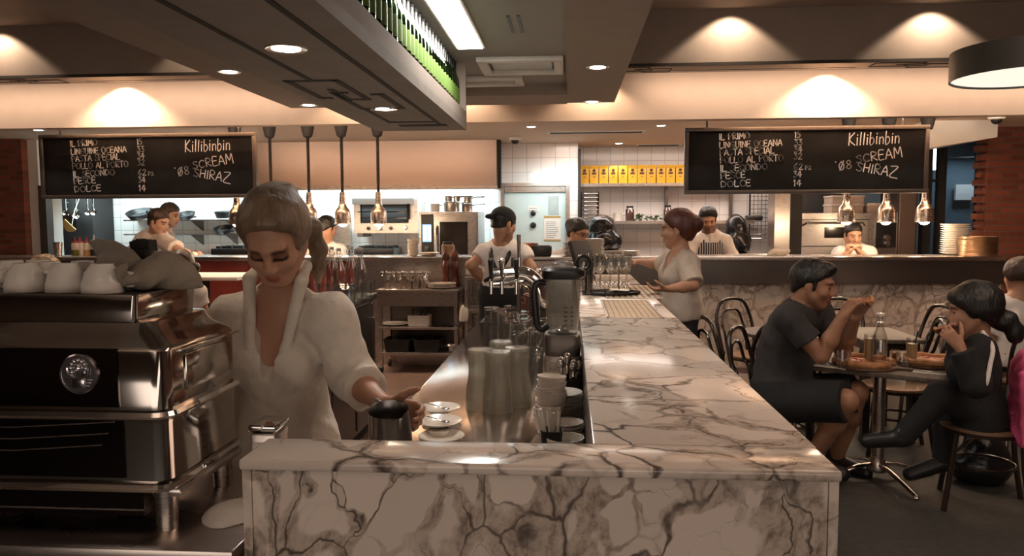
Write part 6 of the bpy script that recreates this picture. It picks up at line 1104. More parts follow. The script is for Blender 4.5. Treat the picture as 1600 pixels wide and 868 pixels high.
pt = onY(886, 418, 6.4); t = thing('till_screen', 'black till touch screen on its stand at the far end of the bar', 'till', (pt[0], 6.45, zT)); MB().box((0, 0, .012), (.22, .20, .024), 0, None, .006).build('stand_foot', M['matte'], t); MB().box((.03, .03, .07), (.06, .05, .12), 0, None, .006).build('stand_neck', M['matte'], t); MB().box((-.0, 0, .19), (.30, .045, .26), 0, rotm(-.32, 0, 1.05), .012).build('screen_back', M['matte'], t); t.location.x = (878 - 890) / F_PX * 6.45 + .17
# swing-top water bottles
def swing(px, Y, z, label, fill=0.0, h=.30, group=None, py=None):
    x = onY(px, 434, Y)[0]; t = thing('water_bottle', label, 'bottle', (x, Y, z + .0005), 0, group); r = .042; q = h / .30
    MB().lathe([(.001, 0), (r, 0), (r, .16 * q), (r * .9, .185 * q), (.017, .245 * q), (.0145, .255 * q), (.0145, .285 * q), (.0175, .287 * q), (.0175, .298 * q), (.012, .30 * q), (.012, .255 * q), (.014, .243 * q), (r * .82, .183 * q), (r * .92, .158 * q), (r * .92, .006), (.001, .006)], 24, cap=False).build('glass_body', M['glass'], t)
    if fill: MB().lathe([(.001, .007), (r * .91, .007), (r * .91, .158 * fill * q), (.001, .158 * fill * q)], 24).build('water', M['water'], t)
    MB().lathe([(.001, .298 * q), (.015, .298 * q), (.015, .312 * q), (.008, .318 * q), (.001, .318 * q)], 14).build('stopper', M['china'], t); MB().tube([(.018, 0, .262 * q), (.026, -.01, .28 * q), (.02, 0, .315 * q), (-.02, 0, .315 * q), (-.026, -.01, .28 * q), (-.018, 0, .262 * q)], .002, 6, True).build('wire_clip', M['chrome'], t); return t
swing(826, 5.75, zBn, 'clear swing top bottle behind the beer font, left one', h=.36); swing(840, 5.70, zBn, 'clear swing top bottle behind the beer font, right one', h=.36)
# ---- back bar fridge at the left with bottles and glasses
fx = onY(589, 457, 5.1); zf = fx[2]; fx1 = fx[0]; t = thing('back_bar_fridge', 'dark steel back bar counter along the left aisle, bottles on top', 'fridge', (fx1, 3.6, ZS)); L = 1.5; W = .62; h = zf - ZS
MB().box((-W / 2, L / 2, h - .02), (W, L, .04), 0, None, .004).build('counter_top', M['dark_steel'], t); MB().bb((-W + .01, .01, .08), (-.03, L - .01, h - .04)).build('carcass', M['dark_steel'], t)
for k in range(3): d = MB().bb((-.03, .03 + k * .48, .12), (-.008, .47 + k * .48, h - .06)).build('door', M['dark_steel'], t); MB().bb((-.008, .40 + k * .48, .3), (.012, .425 + k * .48, h - .15)).build('handle', M['steel'], d)
MB().bb((-W + .03, .03, 0), (-.06, L - .03, .08)).build('plinth', M['matte'], t)
for k, (px, Y) in enumerate(((491, 4.75), (519, 4.95), (530, 4.72), (549, 4.95), (563, 4.85), (571, 4.6))): swing(px, Y, zf, ('swing top bottle on the back bar nearest the barista shoulder', 'second swing top bottle from the barista on the back bar', 'third swing top bottle from the barista on the back bar', 'fourth swing top bottle from the barista on the back bar', 'fifth swing top bottle from the barista on the back bar', 'front corner swing top bottle on the back bar')[k], h=.30) if k < 5 else None
wg = MB().lathe([(.001, 0), (.032, 0), (.040, .10), (.037, .10), (.03, .006), (.001, .006)], 22).mesh('water_glass')
for k, (px, Y) in enumerate(((505, 4.6), (520, 4.5), (534, 4.42), (541, 4.6), (556, 4.45), (560, 4.65), (577, 4.9), (572, 4.72), (545, 4.3))): o = link('water_glass', wg, M['glass']); o.location = (onY(px, 434, Y)[0], Y, zf + .0005); tag(o, 'small clear water glass among the bottles on the back bar', 'glass', 'water glasses on the back bar')
# ---- serving trolley before the pass
c0, c1 = onY(588, 452, 6.95), onY(716, 452, 6.95); zc = c0[2]; t = thing('serving_trolley', 'steel serving trolley with two lower shelves before the central pass', 'trolley', (c0[0], 6.95, ZS)); W = c1[0] - c0[0]; D = .40; h = zc - ZS
MB().box((W / 2, D / 2, h - .012), (W, D, .024), 0, None, .005).build('top', M['steel'], t); MB().bb((.01, .01, h - .155), (W - .01, .03, h - .024)).build('apron', M['steel'], t)
z1_ = onY(650, 511, 6.95)[2] - ZS; z2_ = onY(650, 551, 6.95)[2] - ZS
MB().box((W / 2, D / 2, z1_ - .012), (W - .02, D - .02, .024), 0, None, .004).build('shelf', M['steel'], t); MB().box((W / 2, D / 2, z2_ - .012), (W - .02, D - .02, .024), 0, None, .004).build('shelf', M['steel'], t); MB().bb((.02, D - .02, .12), (W - .02, D - .01, h - .02)).build('back_panel', M['dark_steel'], t)
for x in (.03, W - .03):
    for y in (.03, D - .04): l = MB().bb((x - .015, y - .015, .07), (x + .015, y + .015, h - .024)).build('leg', M['steel'], t); MB().lathe([(.001, -.012), (.034, -.012), (.035, 0), (.034, .012), (.001, .012)], 18, (x, y, .036), rotm(0, PI / 2)).build('caster', M['black'], l)
def on_trolley(px, z, Y=7.1): return (onY(px, 434, Y)[0], Y, ZS + z + .001)
for k, px in enumerate((604, 622, 638, 650, 663)):
    o = thing('cutlery_cup', ('steel cutlery cup full of forks and knives, leftmost on the trolley', 'second cutlery cup from the left on the trolley', 'middle cutlery cup on the trolley', 'fourth cutlery cup from the left on the trolley', 'rightmost cutlery cup on the trolley, next to the plates')[k], 'cutlery cup', on_trolley(px, h)); MB().lathe([(.001, 0), (.035, 0), (.038, .07), (.035, .07), (.032, .005), (.001, .005)], 18).build('cup_body', M['steel'], o); rs = random.Random(k)
    for i in range(8): a = rs.uniform(0, 6.28); q = MB(); q.tube([(0, 0, .02), (.045 * math.cos(a), .035 * math.sin(a), rs.uniform(.11, .14))], .0045, 6).ell((.05 * math.cos(a), .04 * math.sin(a), .14), (.012, .004, .018), 8, 6); q.build('fork', M['chrome'], o)
pr = [(.001, 0), (.08, 0), (.085, .004), (.135, .014), (.135, .017), (.08, .007), (.001, .006)]; me = MB().lathe(pr, 30).mesh('plate'); q = on_trolley(690, h, 7.12)
for k in range(4): o = link('plate', me, M['china']); o.location = (q[0], q[1], q[2] + .010 * k); tag(o, 'white dinner plate in the low stack on the trolley top', 'plate', 'plates on the trolley top')
o = link('plate', me, M['china']); q = on_trolley(616, z1_, 7.12); o.location = q; tag(o, 'white dinner plate alone on the middle trolley shelf', 'plate')
q = on_trolley(655, z1_, 7.1); o = thing('cutlery_box', 'pale box of cutlery on the middle trolley shelf', 'box', q); loft([(0, .10, .08, 0, 0), (.10, .105, .085, 0, 0), (.10, .098, .078, 0, 0), (.01, .09, .07, 0, 0)], e=8).build('box_body', M['china'], o)
for i in range(12): a = rs.uniform(-.08, .08); MB().tube([(a, rs.uniform(-.05, .05), .05), (a * 1.2, rs.uniform(-.06, .06), .15)], .006, 6).build('knife', M['dark_steel'], o)
for px, lb in ((622, 'left black plastic bin on the lowest trolley shelf'), (668, 'right black plastic bin on the lowest trolley shelf')):
    q = on_trolley(px, z2_, 7.1); o = thing('plastic_bin', lb, 'bin', q); loft([(0, .11, .12, 0, 0), (.11, .125, .135, 0, 0), (.115, .135, .14, 0, 0), (.115, .118, .128, 0, 0), (.02, .10, .11, 0, 0)], e=8).build('bin_body', M['matte'], o); MB().box((0, 0, .02), (.16, .18, .01)).build('liner', M['black'], o); q = MB(); [q.tube([(-.07 + .03 * k, -.06, .06), (-.05 + .03 * k, .06, .14)], .007, 6) for k in range(4)]; q.build('utensils', M['dark_steel'], o)
q = on_trolley(705, z2_, 7.1); o = link('bowl', MB().lathe([(.001, 0), (.04, 0), (.06, .05), (.057, .05), (.038, .006), (.001, .006)], 22).mesh('bowl'), M['steel']); o.location = q; tag(o, 'small steel bowl at the right of the lowest trolley shelf', 'bowl')
towel(716, 6.93, ZS + h - .21, .06, 'white cloth hanging at the right side of the trolley', 31); o = bpy.data.objects[[o.name for o in bpy.data.objects if o.name.startswith('towel')][-1]]; o.scale = (.8, .5, 3.4); o.location.x = c1[0] + .045; o.location.z = ZS + h - .29
for px, lb in ((697, 'left tall turned wooden pepper mill before the pass'), (711, 'right tall turned wooden pepper mill before the pass')):
    q = on_trolley(px, h, 7.27); o = thing('pepper_mill', lb, 'pepper mill', q); k = (onY(700, 390, 7.27)[2] - q[2]) / .30
    MB().lathe([(.001, 0), (.040, 0), (.040, .02), (.032, .035), (.026, .09), (.034, .14), (.036, .17), (.024, .205), (.021, .21)], 22, (0, 0, 0), np.diag((1, 1, k))).build('mill_body', M['mill'], o); MB().lathe([(.021, .21), (.034, .225), (.036, .25), (.028, .275), (.010, .285), (.010, .295), (.001, .3)], 22, (0, 0, 0), np.diag((1, 1, k))).build('mill_head', M['mill'], o)
# small steel stand with plates beside the waiter
c0, c1 = onY(721, 452, 7.0), onY(763, 452, 7.0); t = thing('plate_stand', 'narrow steel stand beside the waiter carrying plates', 'stand', (c0[0] + .03, 6.98, ZS)); W = c1[0] - c0[0] - .03; zs_ = onY(740, 432, 7.0)[2] - ZS
for zz in (zs_, zs_ - .30, zs_ - .62): MB().box((W / 2, .18, zz - .015), (W, .36, .03), 0, None, .004).build('shelf', M['steel'], t)
for x in (.015, W - .015):
    for y in (.015, .345): MB().bb((x - .012, y - .012, 0), (x + .012, y + .012, zs_ + (.12 if y > .1 else 0))).build('leg', M['steel'], t)
q = (c0[0] + .03 + W / 2, 7.14, ZS + zs_); me2 = MB().lathe([(a * .85, b_) for a, b_ in pr], 30).mesh('plate')
for k in range(7): o = link('plate', me2, M['china']); o.location = (q[0], q[1], q[2] + .001 + .0105 * k); tag(o, 'white plate in the stack on the narrow stand beside the waiter', 'plate', 'plates on the narrow stand')
o = link('bowl', MB().lathe([(.001, 0), (.05, 0), (.11, .05), (.105, .05), (.048, .008), (.001, .008)], 26).mesh('bowl'), M['china']); o.location = (q[0], q[1], q[2] + .085); tag(o, 'white bowl topping the plate stack beside the waiter', 'bowl')
# ---------------------------------------------------------------- dining side
def bent_chair(name, label, loc, rz, group=None):
    """bentwood cafe chair; faces +y, back hoop at -y"""
    t = thing('bentwood_chair', label, 'chair', loc, rz, group); sh = .45
    MB().lathe([(.001, sh - .02), (.20, sh - .02), (.21, sh - .012), (.21, sh + .004), (.19, sh + .008), (.001, sh + .004)], 30).build('seat', M['rattan'], t); MB().lathe([(.195, sh - .032), (.214, sh - .03), (.216, sh - .012), (.20, sh - .008)], 30, cap=False).build('seat_ring', M['wood'], t)
    def hoop(w, top, y0, lean): 
        pts = [(-w * .92, y0, sh - .02), (-w, y0 - lean * .45, sh + .17), (-w * .98, y0 - lean * .8, sh + (top - sh) * .66), (-w * .72, y0 - lean, sh + (top - sh) * .92), (-w * .3, y0 - lean * 1.04, top), (w * .3, y0 - lean * 1.04, top), (w * .72, y0 - lean, sh + (top - sh) * .92), (w * .98, y0 - lean * .8, sh + (top - sh) * .66), (w, y0 - lean * .45, sh + .17), (w * .92, y0, sh - .02)]; return smooth_path(pts, 4)
    MB().tube(hoop(.19, .89, -.165, .10), .0145, 10).build('back_hoop', M['wood'], t); MB().tube(hoop(.115, .80, -.185, .085), .011, 8).build('inner_hoop', M['wood'], t)
    for s in (-1, 1):
        MB().tube(smooth_path([(s * .175, -.165, sh + .02), (s * .185, -.18, .25), (s * .20, -.22, 0)], 4), .0145, 8).build('leg', M['wood'], t); MB().tube(smooth_path([(s * .15, .13, sh - .02), (s * .165, .15, .25), (s * .185, .18, 0)], 4), .0145, 8).build('leg', M['wood'], t)
    MB().tube([(.155 * math.cos(a), .155 * math.sin(a) - .01, .24) for a in np.linspace(0, 2 * PI, 25)[:-1]], .008, 8, True).build('leg_ring', M['wood'], t); return t
def chair_at(px, py, z, label, rz): p = onZ(px, py, z); return bent_chair('', label, (p[0], p[1], 0), rz)
# small pedestal table with the two diners
zt = .70; nl = onZ(1248, 569, zt); nr = onZ(1484, 594, zt); fr_ = onZ(1502, 580, zt)
ax = unit((nr[0] - nl[0], nr[1] - nl[1], 0)); ay = np.array([-ax[1], ax[0], 0]); Lx = math.hypot(nr[0] - nl[0], nr[1] - nl[1]); Wy = .56; c = np.array(nl) + ax * Lx / 2 + ay * Wy / 2; ang = math.atan2(ax[1], ax[0])
t = thing('cafe_table', 'small grey rectangular cafe table with chrome pedestal, pizzas on top', 'table', (c[0], c[1], 0), ang); MB().box((0, 0, zt - .014), (Lx, Wy, .028), 0, None, .004).build('tabletop', M['table'], t)
MB().cyl((0, 0, .06), (0, 0, zt - .03), .036, None, 20).build('pedestal', M['steel'], t); MB().box((0, 0, zt - .034), (.3, .3, .012)).build('top_plate', M['black'], t); MB().lathe([(.055, .05), (.06, .07), (.04, .13), (.036, .14)], 22).build('hub', M['steel'], t)
for k in range(4):
    a = PI / 4 + k * PI / 2; d = np.array([math.cos(a), math.sin(a), 0]); MB().tube([d * .03 + [0, 0, .095], d * .12 + [0, 0, .088], d * .24 + [0, 0, .055], d * .36 + [0, 0, .018]], [.024, .021, .017, .014], 10, sy=.6).ell(tuple(d * .36 + [0, 0, .012]), (.018, .018, .012), 10, 6).build('foot', M['chrome'], t)
zt0 = zt + .0005
def tp(px, py): p = onZ(px, py, zt0); return p
def pizza(px, py, r, label, lb2, sub, napkin=False):
    p = tp(px, py); b = thing('serving_board', lb2, 'board', p, ang); MB().lathe([(.001, 0), (r * 1.12, 0), (r * 1.14, .006), (r * 1.12, .014), (.001, .014)], 36).build('board_disc', M['board_wood'], b); MB().box((r * 1.3, 0, .007), (r * .5, .05, .012), 0, None, .004).build('handle', M['board_wood'], b)
    t = thing('pizza', label, 'pizza', (p[0], p[1], zt0 + .0145), ang); rs = random.Random(px); q = MB()
    q.tube([(r * .92 * math.cos(a), r * .92 * math.sin(a), .014 + .004 * math.sin(a * 7)) for a in np.linspace(.25, 2 * PI - .35, 40)], [.018 + .004 * rs.random() for _ in range(40)], 8); q.build('crust', M['crust'], t); MB().lathe([(.001, 0), (r * .92, 0), (r * .92, .012), (.001, .014)], 34).build('topping_base', M['topping'], t)
    for k in range(16): a = rs.uniform(0, 6.28); d = r * .8 * math.sqrt(rs.random()); MB().ell((d * math.cos(a), d * math.sin(a), .015), (.018, .014, .006), 8, 5).build('topping', [M['crust'], M['cream'], M['red']][k % 3], t)
pizza(1349, 571, .17, 'pizza with red topping in front of the man', 'round wooden board under the pizza of the man', 0); pizza(1452, 569, .16, 'pizza with golden crust in front of the girl', 'round wooden board under the pizza of the girl', 1)
def sl_(hand_px, Y, label, rot, s=1.0):
    p = onY(hand_px[0], hand_px[1], Y); t = thing('pizza_slice', label, 'pizza', p); t.rotation_euler = rot; MB().prism([(0, 0), (.12 * s, .045 * s), (.12 * s, -.045 * s)], -.005, .006, 'z').build('slice_base', M['topping'], t); MB().tube([(.118 * s, -.045 * s, .004), (.126 * s, 0, .006), (.118 * s, .045 * s, .004)], .013 * s, 8).build('crust', M['crust'], t)
sl_((1327, 468), 4.45, 'pizza slice held in both hands of the man', (0.3, .0, -.35), .95); sl_((1494, 505), 4.10, 'pizza slice held to the mouth of the girl', (.5, .5, 2.7), .8)
pw = tp(1378, 572); swing(1378, pw[1], zt, 'full swing top water bottle in the middle of the cafe table', fill=1.0, h=.30)
def drink(px, py, h, r, label, liq=None, lvl=.8, straw=False, name='drinking_glass'):
    p = tp(px, py); t = thing(name, label, 'glass', p); MB().lathe([(.001, 0), (r * .82, 0), (r, h), (r * .94, h), (r * .76, .008), (.001, .008)], 24).build('glass_cup', M['glass'], t)
    if liq: MB().lathe([(.001, .009), (r * .77, .009), (r * (.77 + .17 * lvl), h * lvl), (.001, h * lvl)], 24).build('drink', M[liq], t)
    if straw: MB().cyl((0, 0, .02), (r * .9, 0, h * 1.3), .004, None, 8).build('straw', M['matte'], t)
drink(1317, 576, .105, .037, 'short empty faceted glass nearest the man'); drink(1358, 569, .18, .034, 'tall glass of cloudy juice left of the water bottle', 'juice', .88); drink(1410, 573, .085, .036, 'short glass right of the water bottle', 'water', .4); drink(1424, 567, .15, .034, 'tall glass of cloudy juice with black straw by the second pizza', 'juice', .8, True); drink(1398, 566, .08, .022, 'small dark salt pot behind the short glass', 'topping', .8, False, 'salt_pot')
def cutlery(px, py, a, label):
    p = tp(px, py); t = thing('napkin', label, 'napkin', p, ang + a); MB().box((0, 0, .002), (.20, .07, .004), 0, None, .001).build('folded_napkin', M['paper'], t)
    p2 = (p[0], p[1], zt0 + .0045); t = thing('knife', label.replace('white napkin', 'steel knife lying on the napkin'), 'knife', p2, ang + a); MB().box((-.05, 0, .004), (.10, .014, .006), 0, None, .002).build('handle', M['chrome'], t); MB().prism([(0, -.008), (.09, -.006), (.11, .004), (0, .008)], .003, .005, 'z').build('blade', M['chrome'], t)
cutlery(1300, 573, 0, 'white napkin at the left end of the cafe table'); cutlery(1458, 583, 0, 'white napkin before the girl on the cafe table')
# oblong table behind, and bentwood chairs
pl = onZ(1160, 494, .74); pr_ = onZ(1446, 496, .74); Yt = 5.75; xl, xr = onY(1162, 490, Yt)[0], onY(1300, 490, Yt)[0]
t = thing('round_table', 'round dark topped table behind the man', 'table', ((xl + xr) / 2, Yt, 0)); R_ = (xr - xl) / 2; MB().lathe([(.001, .715), (R_ * .97, .715), (R_, .725), (R_, .74), (.001, .742)], 44).build('tabletop', M['table'], t); MB().cyl((0, 0, .04), (0, 0, .715), .04, None, 18).build('pedestal', M['matte'], t)
for k in range(4): a = k * PI / 2 + .5; d = np.array([math.cos(a), math.sin(a), 0]); MB().tube([d * .02 + [0, 0, .08], d * .2 + [0, 0, .06], d * .34 + [0, 0, .015]], [.026, .02, .014], 8).build('foot', M['chrome'], t)
a0 = onY(1340, 505, 5.5)[0]; a1 = onY(1440, 505, 5.5)[0]; t = thing('square_table', 'square dark topped table behind the water bottle', 'table', ((a0 + a1) / 2, 5.72, 0)); w = (a1 - a0) / 2; MB().box((0, 0, .725), (2 * w, .62, .03), 0, None, .006).build('tabletop', M['table'], t); MB().box((0, 0, .685), (2 * w - .06, .56, .05)).build('apron', M['wood'], t)
for sx in (-1, 1):
    for sy in (-1, 1): MB().bb((sx * (w - .06) - .025, sy * .24 - .025, 0), (sx * (w - .06) + .025, sy * .24 + .025, .66)).build('leg', M['wood'], t)
chair_at(1146, 592, .0, 'bentwood chair at the far left by the round table, front one', -1.45) if False else None
def chair_px(px, Y, label, rz): p = onY(px, 434, Y); return bent_chair('', label, (p[0], Y, 0), rz)
chair_px(1158, 5.42, 'bentwood chair seen from the side, left of the round table', -1.35); chair_px(1180, 6.42, 'bentwood chair behind the round table at its left', -2.6); chair_px(1226, 5.30, 'bentwood chair tucked between the man and the round table', -.25)
chair_px(1316, 6.42, 'bentwood chair beyond the square table, seen past the hands of the man', 2.9)
chair_px(1424, 6.1, 'bentwood chair with tall hoop right of the square table, rear one', 1.75); chair_px(1404, 5.3, 'bentwood chair right of the square table, nearer one by the straw glass', 1.35)
pm = onY(1216, 622, 4.76); bent_chair('', 'bentwood chair the man in the t-shirt sits on', (pm[0], pm[1], 0), math.atan2(-.5, .85) - PI / 2)
pg = onY(1536, 640, 4.30); bent_chair('', 'bentwood chair the girl in the black jacket sits on', (pg[0], pg[1], 0), math.atan2(.36, -.9) - PI / 2)
pg = onY(1594, 560, 5.6); bent_chair('', 'bentwood chair under the guest at the right edge', (pg[0], 5.58, 0), 0)
for px, Y, py, lb in ((66, 5.2, 566, 'bentwood chair under the curly blonde guest'), (290, 5.9, 540, 'bentwood chair under the guest with the dark bun')): pg = onY(px, py, Y); bent_chair('', lb, (pg[0], Y, 0.0 if False else ZS * 0), 0).location.z = max(0, pg[2] - .56)
# white table behind the barista at the left
p = onY(325, 434, 6.6); t = thing('white_table', 'white topped table at the left behind the barista', 'table', (p[0], 6.55, ZS)); h = onY(325, 428, 6.6)[2] - ZS; MB().box((0, 0, h - .015), (.85, .6, .03), 0, None, .006).build('tabletop', M['paper'], t); MB().cyl((0, 0, .02), (0, 0, h - .03), .035).build('pedestal', M['matte'], t); MB().lathe([(.24, 0), (.24, .012), (.04, .03)], 30).build('base_plate', M['matte'], t)
p = onY(296, 434, 6.35); t = thing('pepper_grinder', 'small dark grinder on the white table behind the coffee machine', 'grinder', (p[0], 6.35, ZS + h + .0005)); MB().lathe([(.001, 0), (.03, 0), (.03, .05), (.02, .06), (.028, .07), (.03, .12), (.001, .125)], 18).build('grinder_body', M['black'], t); MB().lathe([(.0305, .01), (.0305, .045)], 18, cap=False).build('glass_band', M['chrome'], t)
# pink jacket over the chair of the girl, black bag on the floor
pg = onY(1536, 640, 4.30); dn = unit((.9, -.36, 0)); lt = np.array([-dn[1], dn[0], 0]); pg = tuple(np.array(pg) - lt * .10); c = np.array((pg[0], pg[1], .66)) + dn * .165; RJ = np.stack([dn, lt, np.array([0, 0, 1.0])], 1); v = Vol(c - .42, c + .42, .010)
v.ell(c + [0, 0, .06], (.055, .19, .18), RJ, .04); v.ell(c + [0, 0, -.12], (.06, .17, .17), RJ, .04); v.cone(c + lt * -.17 + [0, 0, .12], c + lt * -.21 + dn * .01 + [0, 0, -.24], .05, .038, .03, flat=True); v.cone(c + lt * .17 + [0, 0, .12], c + lt * .20 + [0, 0, -.2], .05, .038, .03, flat=True); v.folds(.010, 30, 5, 4, True); v.folds(.006, 60, 6, 4); me, _ = v.mesh('jacket', c); o = link('pink_jacket', me, FB['pink'] if 'FB' in globals() else mat('pink_cloth', (.72, .10, .24), .85, 0, .1, 20)); o.location = c; tag(o, 'bright pink jacket hanging over the chair behind the girl', 'jacket')
c = np.array(onZ(1530, 752, .0)); v = Vol(c + [-.4, -.3, -.02], c + [.4, .35, .5], .012); v.ell(c + [0, 0, .10], (.19, .13, .12), None, .05); v.ell(c + [.02, 0, .2], (.12, .10, .10), None, .06); v.folds(.012, 24, 9, 5); v.cut(c, (0, 0, -1)); me, _ = v.mesh('handbag', c); o = link('handbag', me, M['bag']); o.location = c; tag(o, 'slouchy black bag on the floor beneath the girl', 'bag'); MB().tube(smooth_path([(-.1, 0, .22), (-.06, 0, .36), (.06, 0, .38), (.12, 0, .22)], 5), .009, 8).build('strap', M['matte'], o)
# ---------------------------------------------------------------- the people

SK = dict(pale=skin_mat('skin_fair', (0.50, 0.30, 0.215)), mid=skin_mat('skin_warm', (0.42, 0.225, 0.145)), tan=skin_mat('skin_tan', (0.34, 0.175, 0.105)))
HA = dict(black=hair_mat('black_hair', (0.010, 0.008, 0.007)), brown=hair_mat('brown_hair', (0.035, 0.018, 0.011)), auburn=hair_mat('auburn_hair', (0.075, 0.020, 0.012)), fair=hair_mat('fair_brown_hair', (0.17, 0.115, 0.072)), blonde=hair_mat('blonde_hair', (0.42, 0.30, 0.18)))
FB = dict(linen=mat('white_linen', (0.60, 0.54, 0.46), 0.9, 0, 0.05, 30, 0.7, 24, sheen=0.15), white=mat('white_cotton', (0.70, 0.64, 0.60), 0.9, 0, 0.04, 20, 0.55, 22), greytee=mat('charcoal_tshirt', (0.036, 0.033, 0.033), 0.9, 0, 0.15, 40), blackcl=mat('black_cloth', (0.012, 0.012, 0.013), 0.9, 0, 0.2, 30), greycl=mat('grey_cloth', (0.28, 0.25, 0.24), 0.9, 0, 0.1, 20), pinstripe=stripes('striped_cotton', (0.02, 0.022, 0.03), (0.52, 0.50, 0.49), 42, 0), pink=mat('pink_cloth', (0.72, 0.10, 0.24), 0.85, 0, 0.1, 20), leather=mat('black_leather', (0.013, 0.012, 0.012), 0.4))
def X(**k): return {a: onY(*b) for a, b in k.items()}

# -- barista in the foreground
def barista_extra(c):
    f = c['HR'][:, 1]; hp = c['hp']
    # pony tail falling behind the neck to her left, and the open collar
    v = Vol(c['H'] - .4, c['H'] + .4, .006); pts = [hp(-.03, -.105, .01), hp(-.075, -.10, -.04), hp(-.090, -.085, -.10), hp(-.086, -.07, -.155), hp(-.08, -.06, -.205)]
    for i in range(4): v.cone(pts[i], pts[i + 1], .032 - .004 * i, .031 - .006 * i, .02)
    v.folds(.004, 80, 4, 5); c['child']('pony_tail', v, HA['fair'])
    C, R = c['station'](0.95); nb = C + (hp(0, -.02, -.075) - C) * .75; v = Vol(c['C'] - .35, c['C'] + .35, .006); R2 = R
    for q in (-1, 1):
        A = nb + R2[:, 0] * .070 * q - R2[:, 1] * .02 + R2[:, 2] * .02; B = nb + R2[:, 0] * .078 * q + R2[:, 1] * .05 - R2[:, 2] * .012; D = C + R2[:, 0] * .055 * q + R2[:, 1] * .115 - R2[:, 2] * .05; E = C + R2[:, 0] * .02 * q + R2[:, 1] * .135 - R2[:, 2] * .12
        for a, b2, r1, r2 in ((nb + R2[:, 0] * .035 * q - R2[:, 1] * .065 + R2[:, 2] * .02, A, .014, .015), (A, B, .016, .018), (B, D, .019, .016), (D, E, .016, .005)): v.cone(a, b2, r1, r2, .012)
    c['child']('collar', v, FB['linen'])
J = X(head=(430, 374, 2.15), chest=(440, 490, 2.30), shL=(517, 500, 2.25), shR=(366, 500, 2.25), pelvis=(448, 716, 2.34), elL=(549, 590, 2.24), wrL=(603, 634, 2.06), elR=(338, 612, 2.30), wrR=(352, 720, 2.28))
person('person', 'barista in white linen shirt looking down behind the marble bar, milk jug in hand', J, SK['mid'], dict(style='tied', m=HA['fair'], tilt=0.95, base=0.016, vol=0.02, bun=[((.0, -.085, .085), (.06, .06, .035)), ((.015, -.04, .105), (.05, .05, .025))], h=.005),
    [dict(kind='shirt', m=FB['linen'], g=.023, sleeve=1, fore=.42, hem=0, hemdrop=.14, vneck=.11, folds=.008, cuff=True, flare=.004, freq=17), dict(kind='trousers', m=FB['blackcl'], h=.012)], barista_extra, h=.0055, fem=True, build=1.02, floor=ZS, hs=1.04, face=(.09, -.80, -.60), lids=True, lips=(.72, .42, .40), lips_w=.85,
    hands=dict(L=dict(d=(1, -.06, -.22), n=(-.1, -1, -.1), curl=[.62, .66, .7, .72], s=.98, thumb=.2), R=dict(d=(0, -.3, -1), n=(1, 0, 0), curl=.4)))
# -- diners
def man_extra(c):
    shoes(c, FB['leather'])
J = X(head=(1270, 446, 4.58), chest=(1250, 489, 4.64), shL=(1279, 487, 4.84), shR=(1230, 497, 4.46), pelvis=(1222, 622, 4.72), waist=(1206, 560, 4.78), elR=(1283, 556, 4.40), wrR=(1317, 493, 4.36), elL=(1317, 550, 4.74), wrL=(1336, 496, 4.52), knR=(1322, 626, 4.42), knL=(1338, 612, 4.60), anR=(1268, 716, 4.62), anL=(1306, 716, 4.86), toeR=(1312, 738, 4.52), toeL=(1348, 736, 4.74))
J['belly'] = 0.035
person('person', 'man in charcoal t-shirt biting a pizza slice at the small table', J, SK['tan'], dict(style='short', m=HA['black'], tilt=0.72, base=.008, vol=.013, bun=[((0, .062, .10), (.05, .035, .028)), ((0, .0, .118), (.06, .07, .02))]), [dict(kind='shirt', m=FB['greytee'], g=.018, sleeve=.62, flare=.012, hem=0, hemdrop=.08, folds=.004), dict(kind='trousers', m=FB['blackcl'], g=.024, leg=1.0, name='shorts') if False else dict(kind='trousers', m=FB['blackcl'], g=.03, leg=.98, name='shorts')], man_extra, h=.0075, build=1.14, floor=0.0, hs=1.14, beard=.45, face=(.84, -.42, -.16),
    hands=dict(R=dict(d=(.55, .10, .75), n=(.55, .3, -.55), curl=.55, s=1.1), L=dict(d=(.3, -.3, .85), n=(-.2, -.9, -.1), curl=.6, s=1.1)))
def girl_extra(c):
    shoes(c, FB['leather']); J = c['J']; mb = MB()
    s, e, w = J['shL'], J['elL'], J['wrL']; ax = unit(e - s); out = unit(np.cross(ax, [0.3, 1, 0])); out = np.array([.25, -.95, .15])
    pts = [s + np.array([.02, .02, .088]), s + out * .082 + ax * -.01, s + out * .080 + ax * .08, s + out * .074 + ax * .16, e + out * .066]
    mb.tube([p - c['org'] for p in smooth_path(pts, 5)], .011, 8); mb.build('sleeve_stripe', FB['white'], c['o'])
J = X(head=(1522, 486, 4.22), chest=(1524, 549, 4.24), shL=(1531, 545, 4.09), shR=(1520, 541, 4.40), pelvis=(1530, 640, 4.28), waist=(1524, 595, 4.28), elL=(1524, 600, 4.02), wrL=(1500, 541, 4.04), elR=(1504, 582, 4.36), wrR=(1496, 532, 4.26), knL=(1470, 618, 4.20), knR=(1482, 622, 4.40), anL=(1408, 684, 4.22), anR=(1474, 722, 4.36), toeL=(1362, 688, 4.28), toeR=(1428, 738, 4.38))
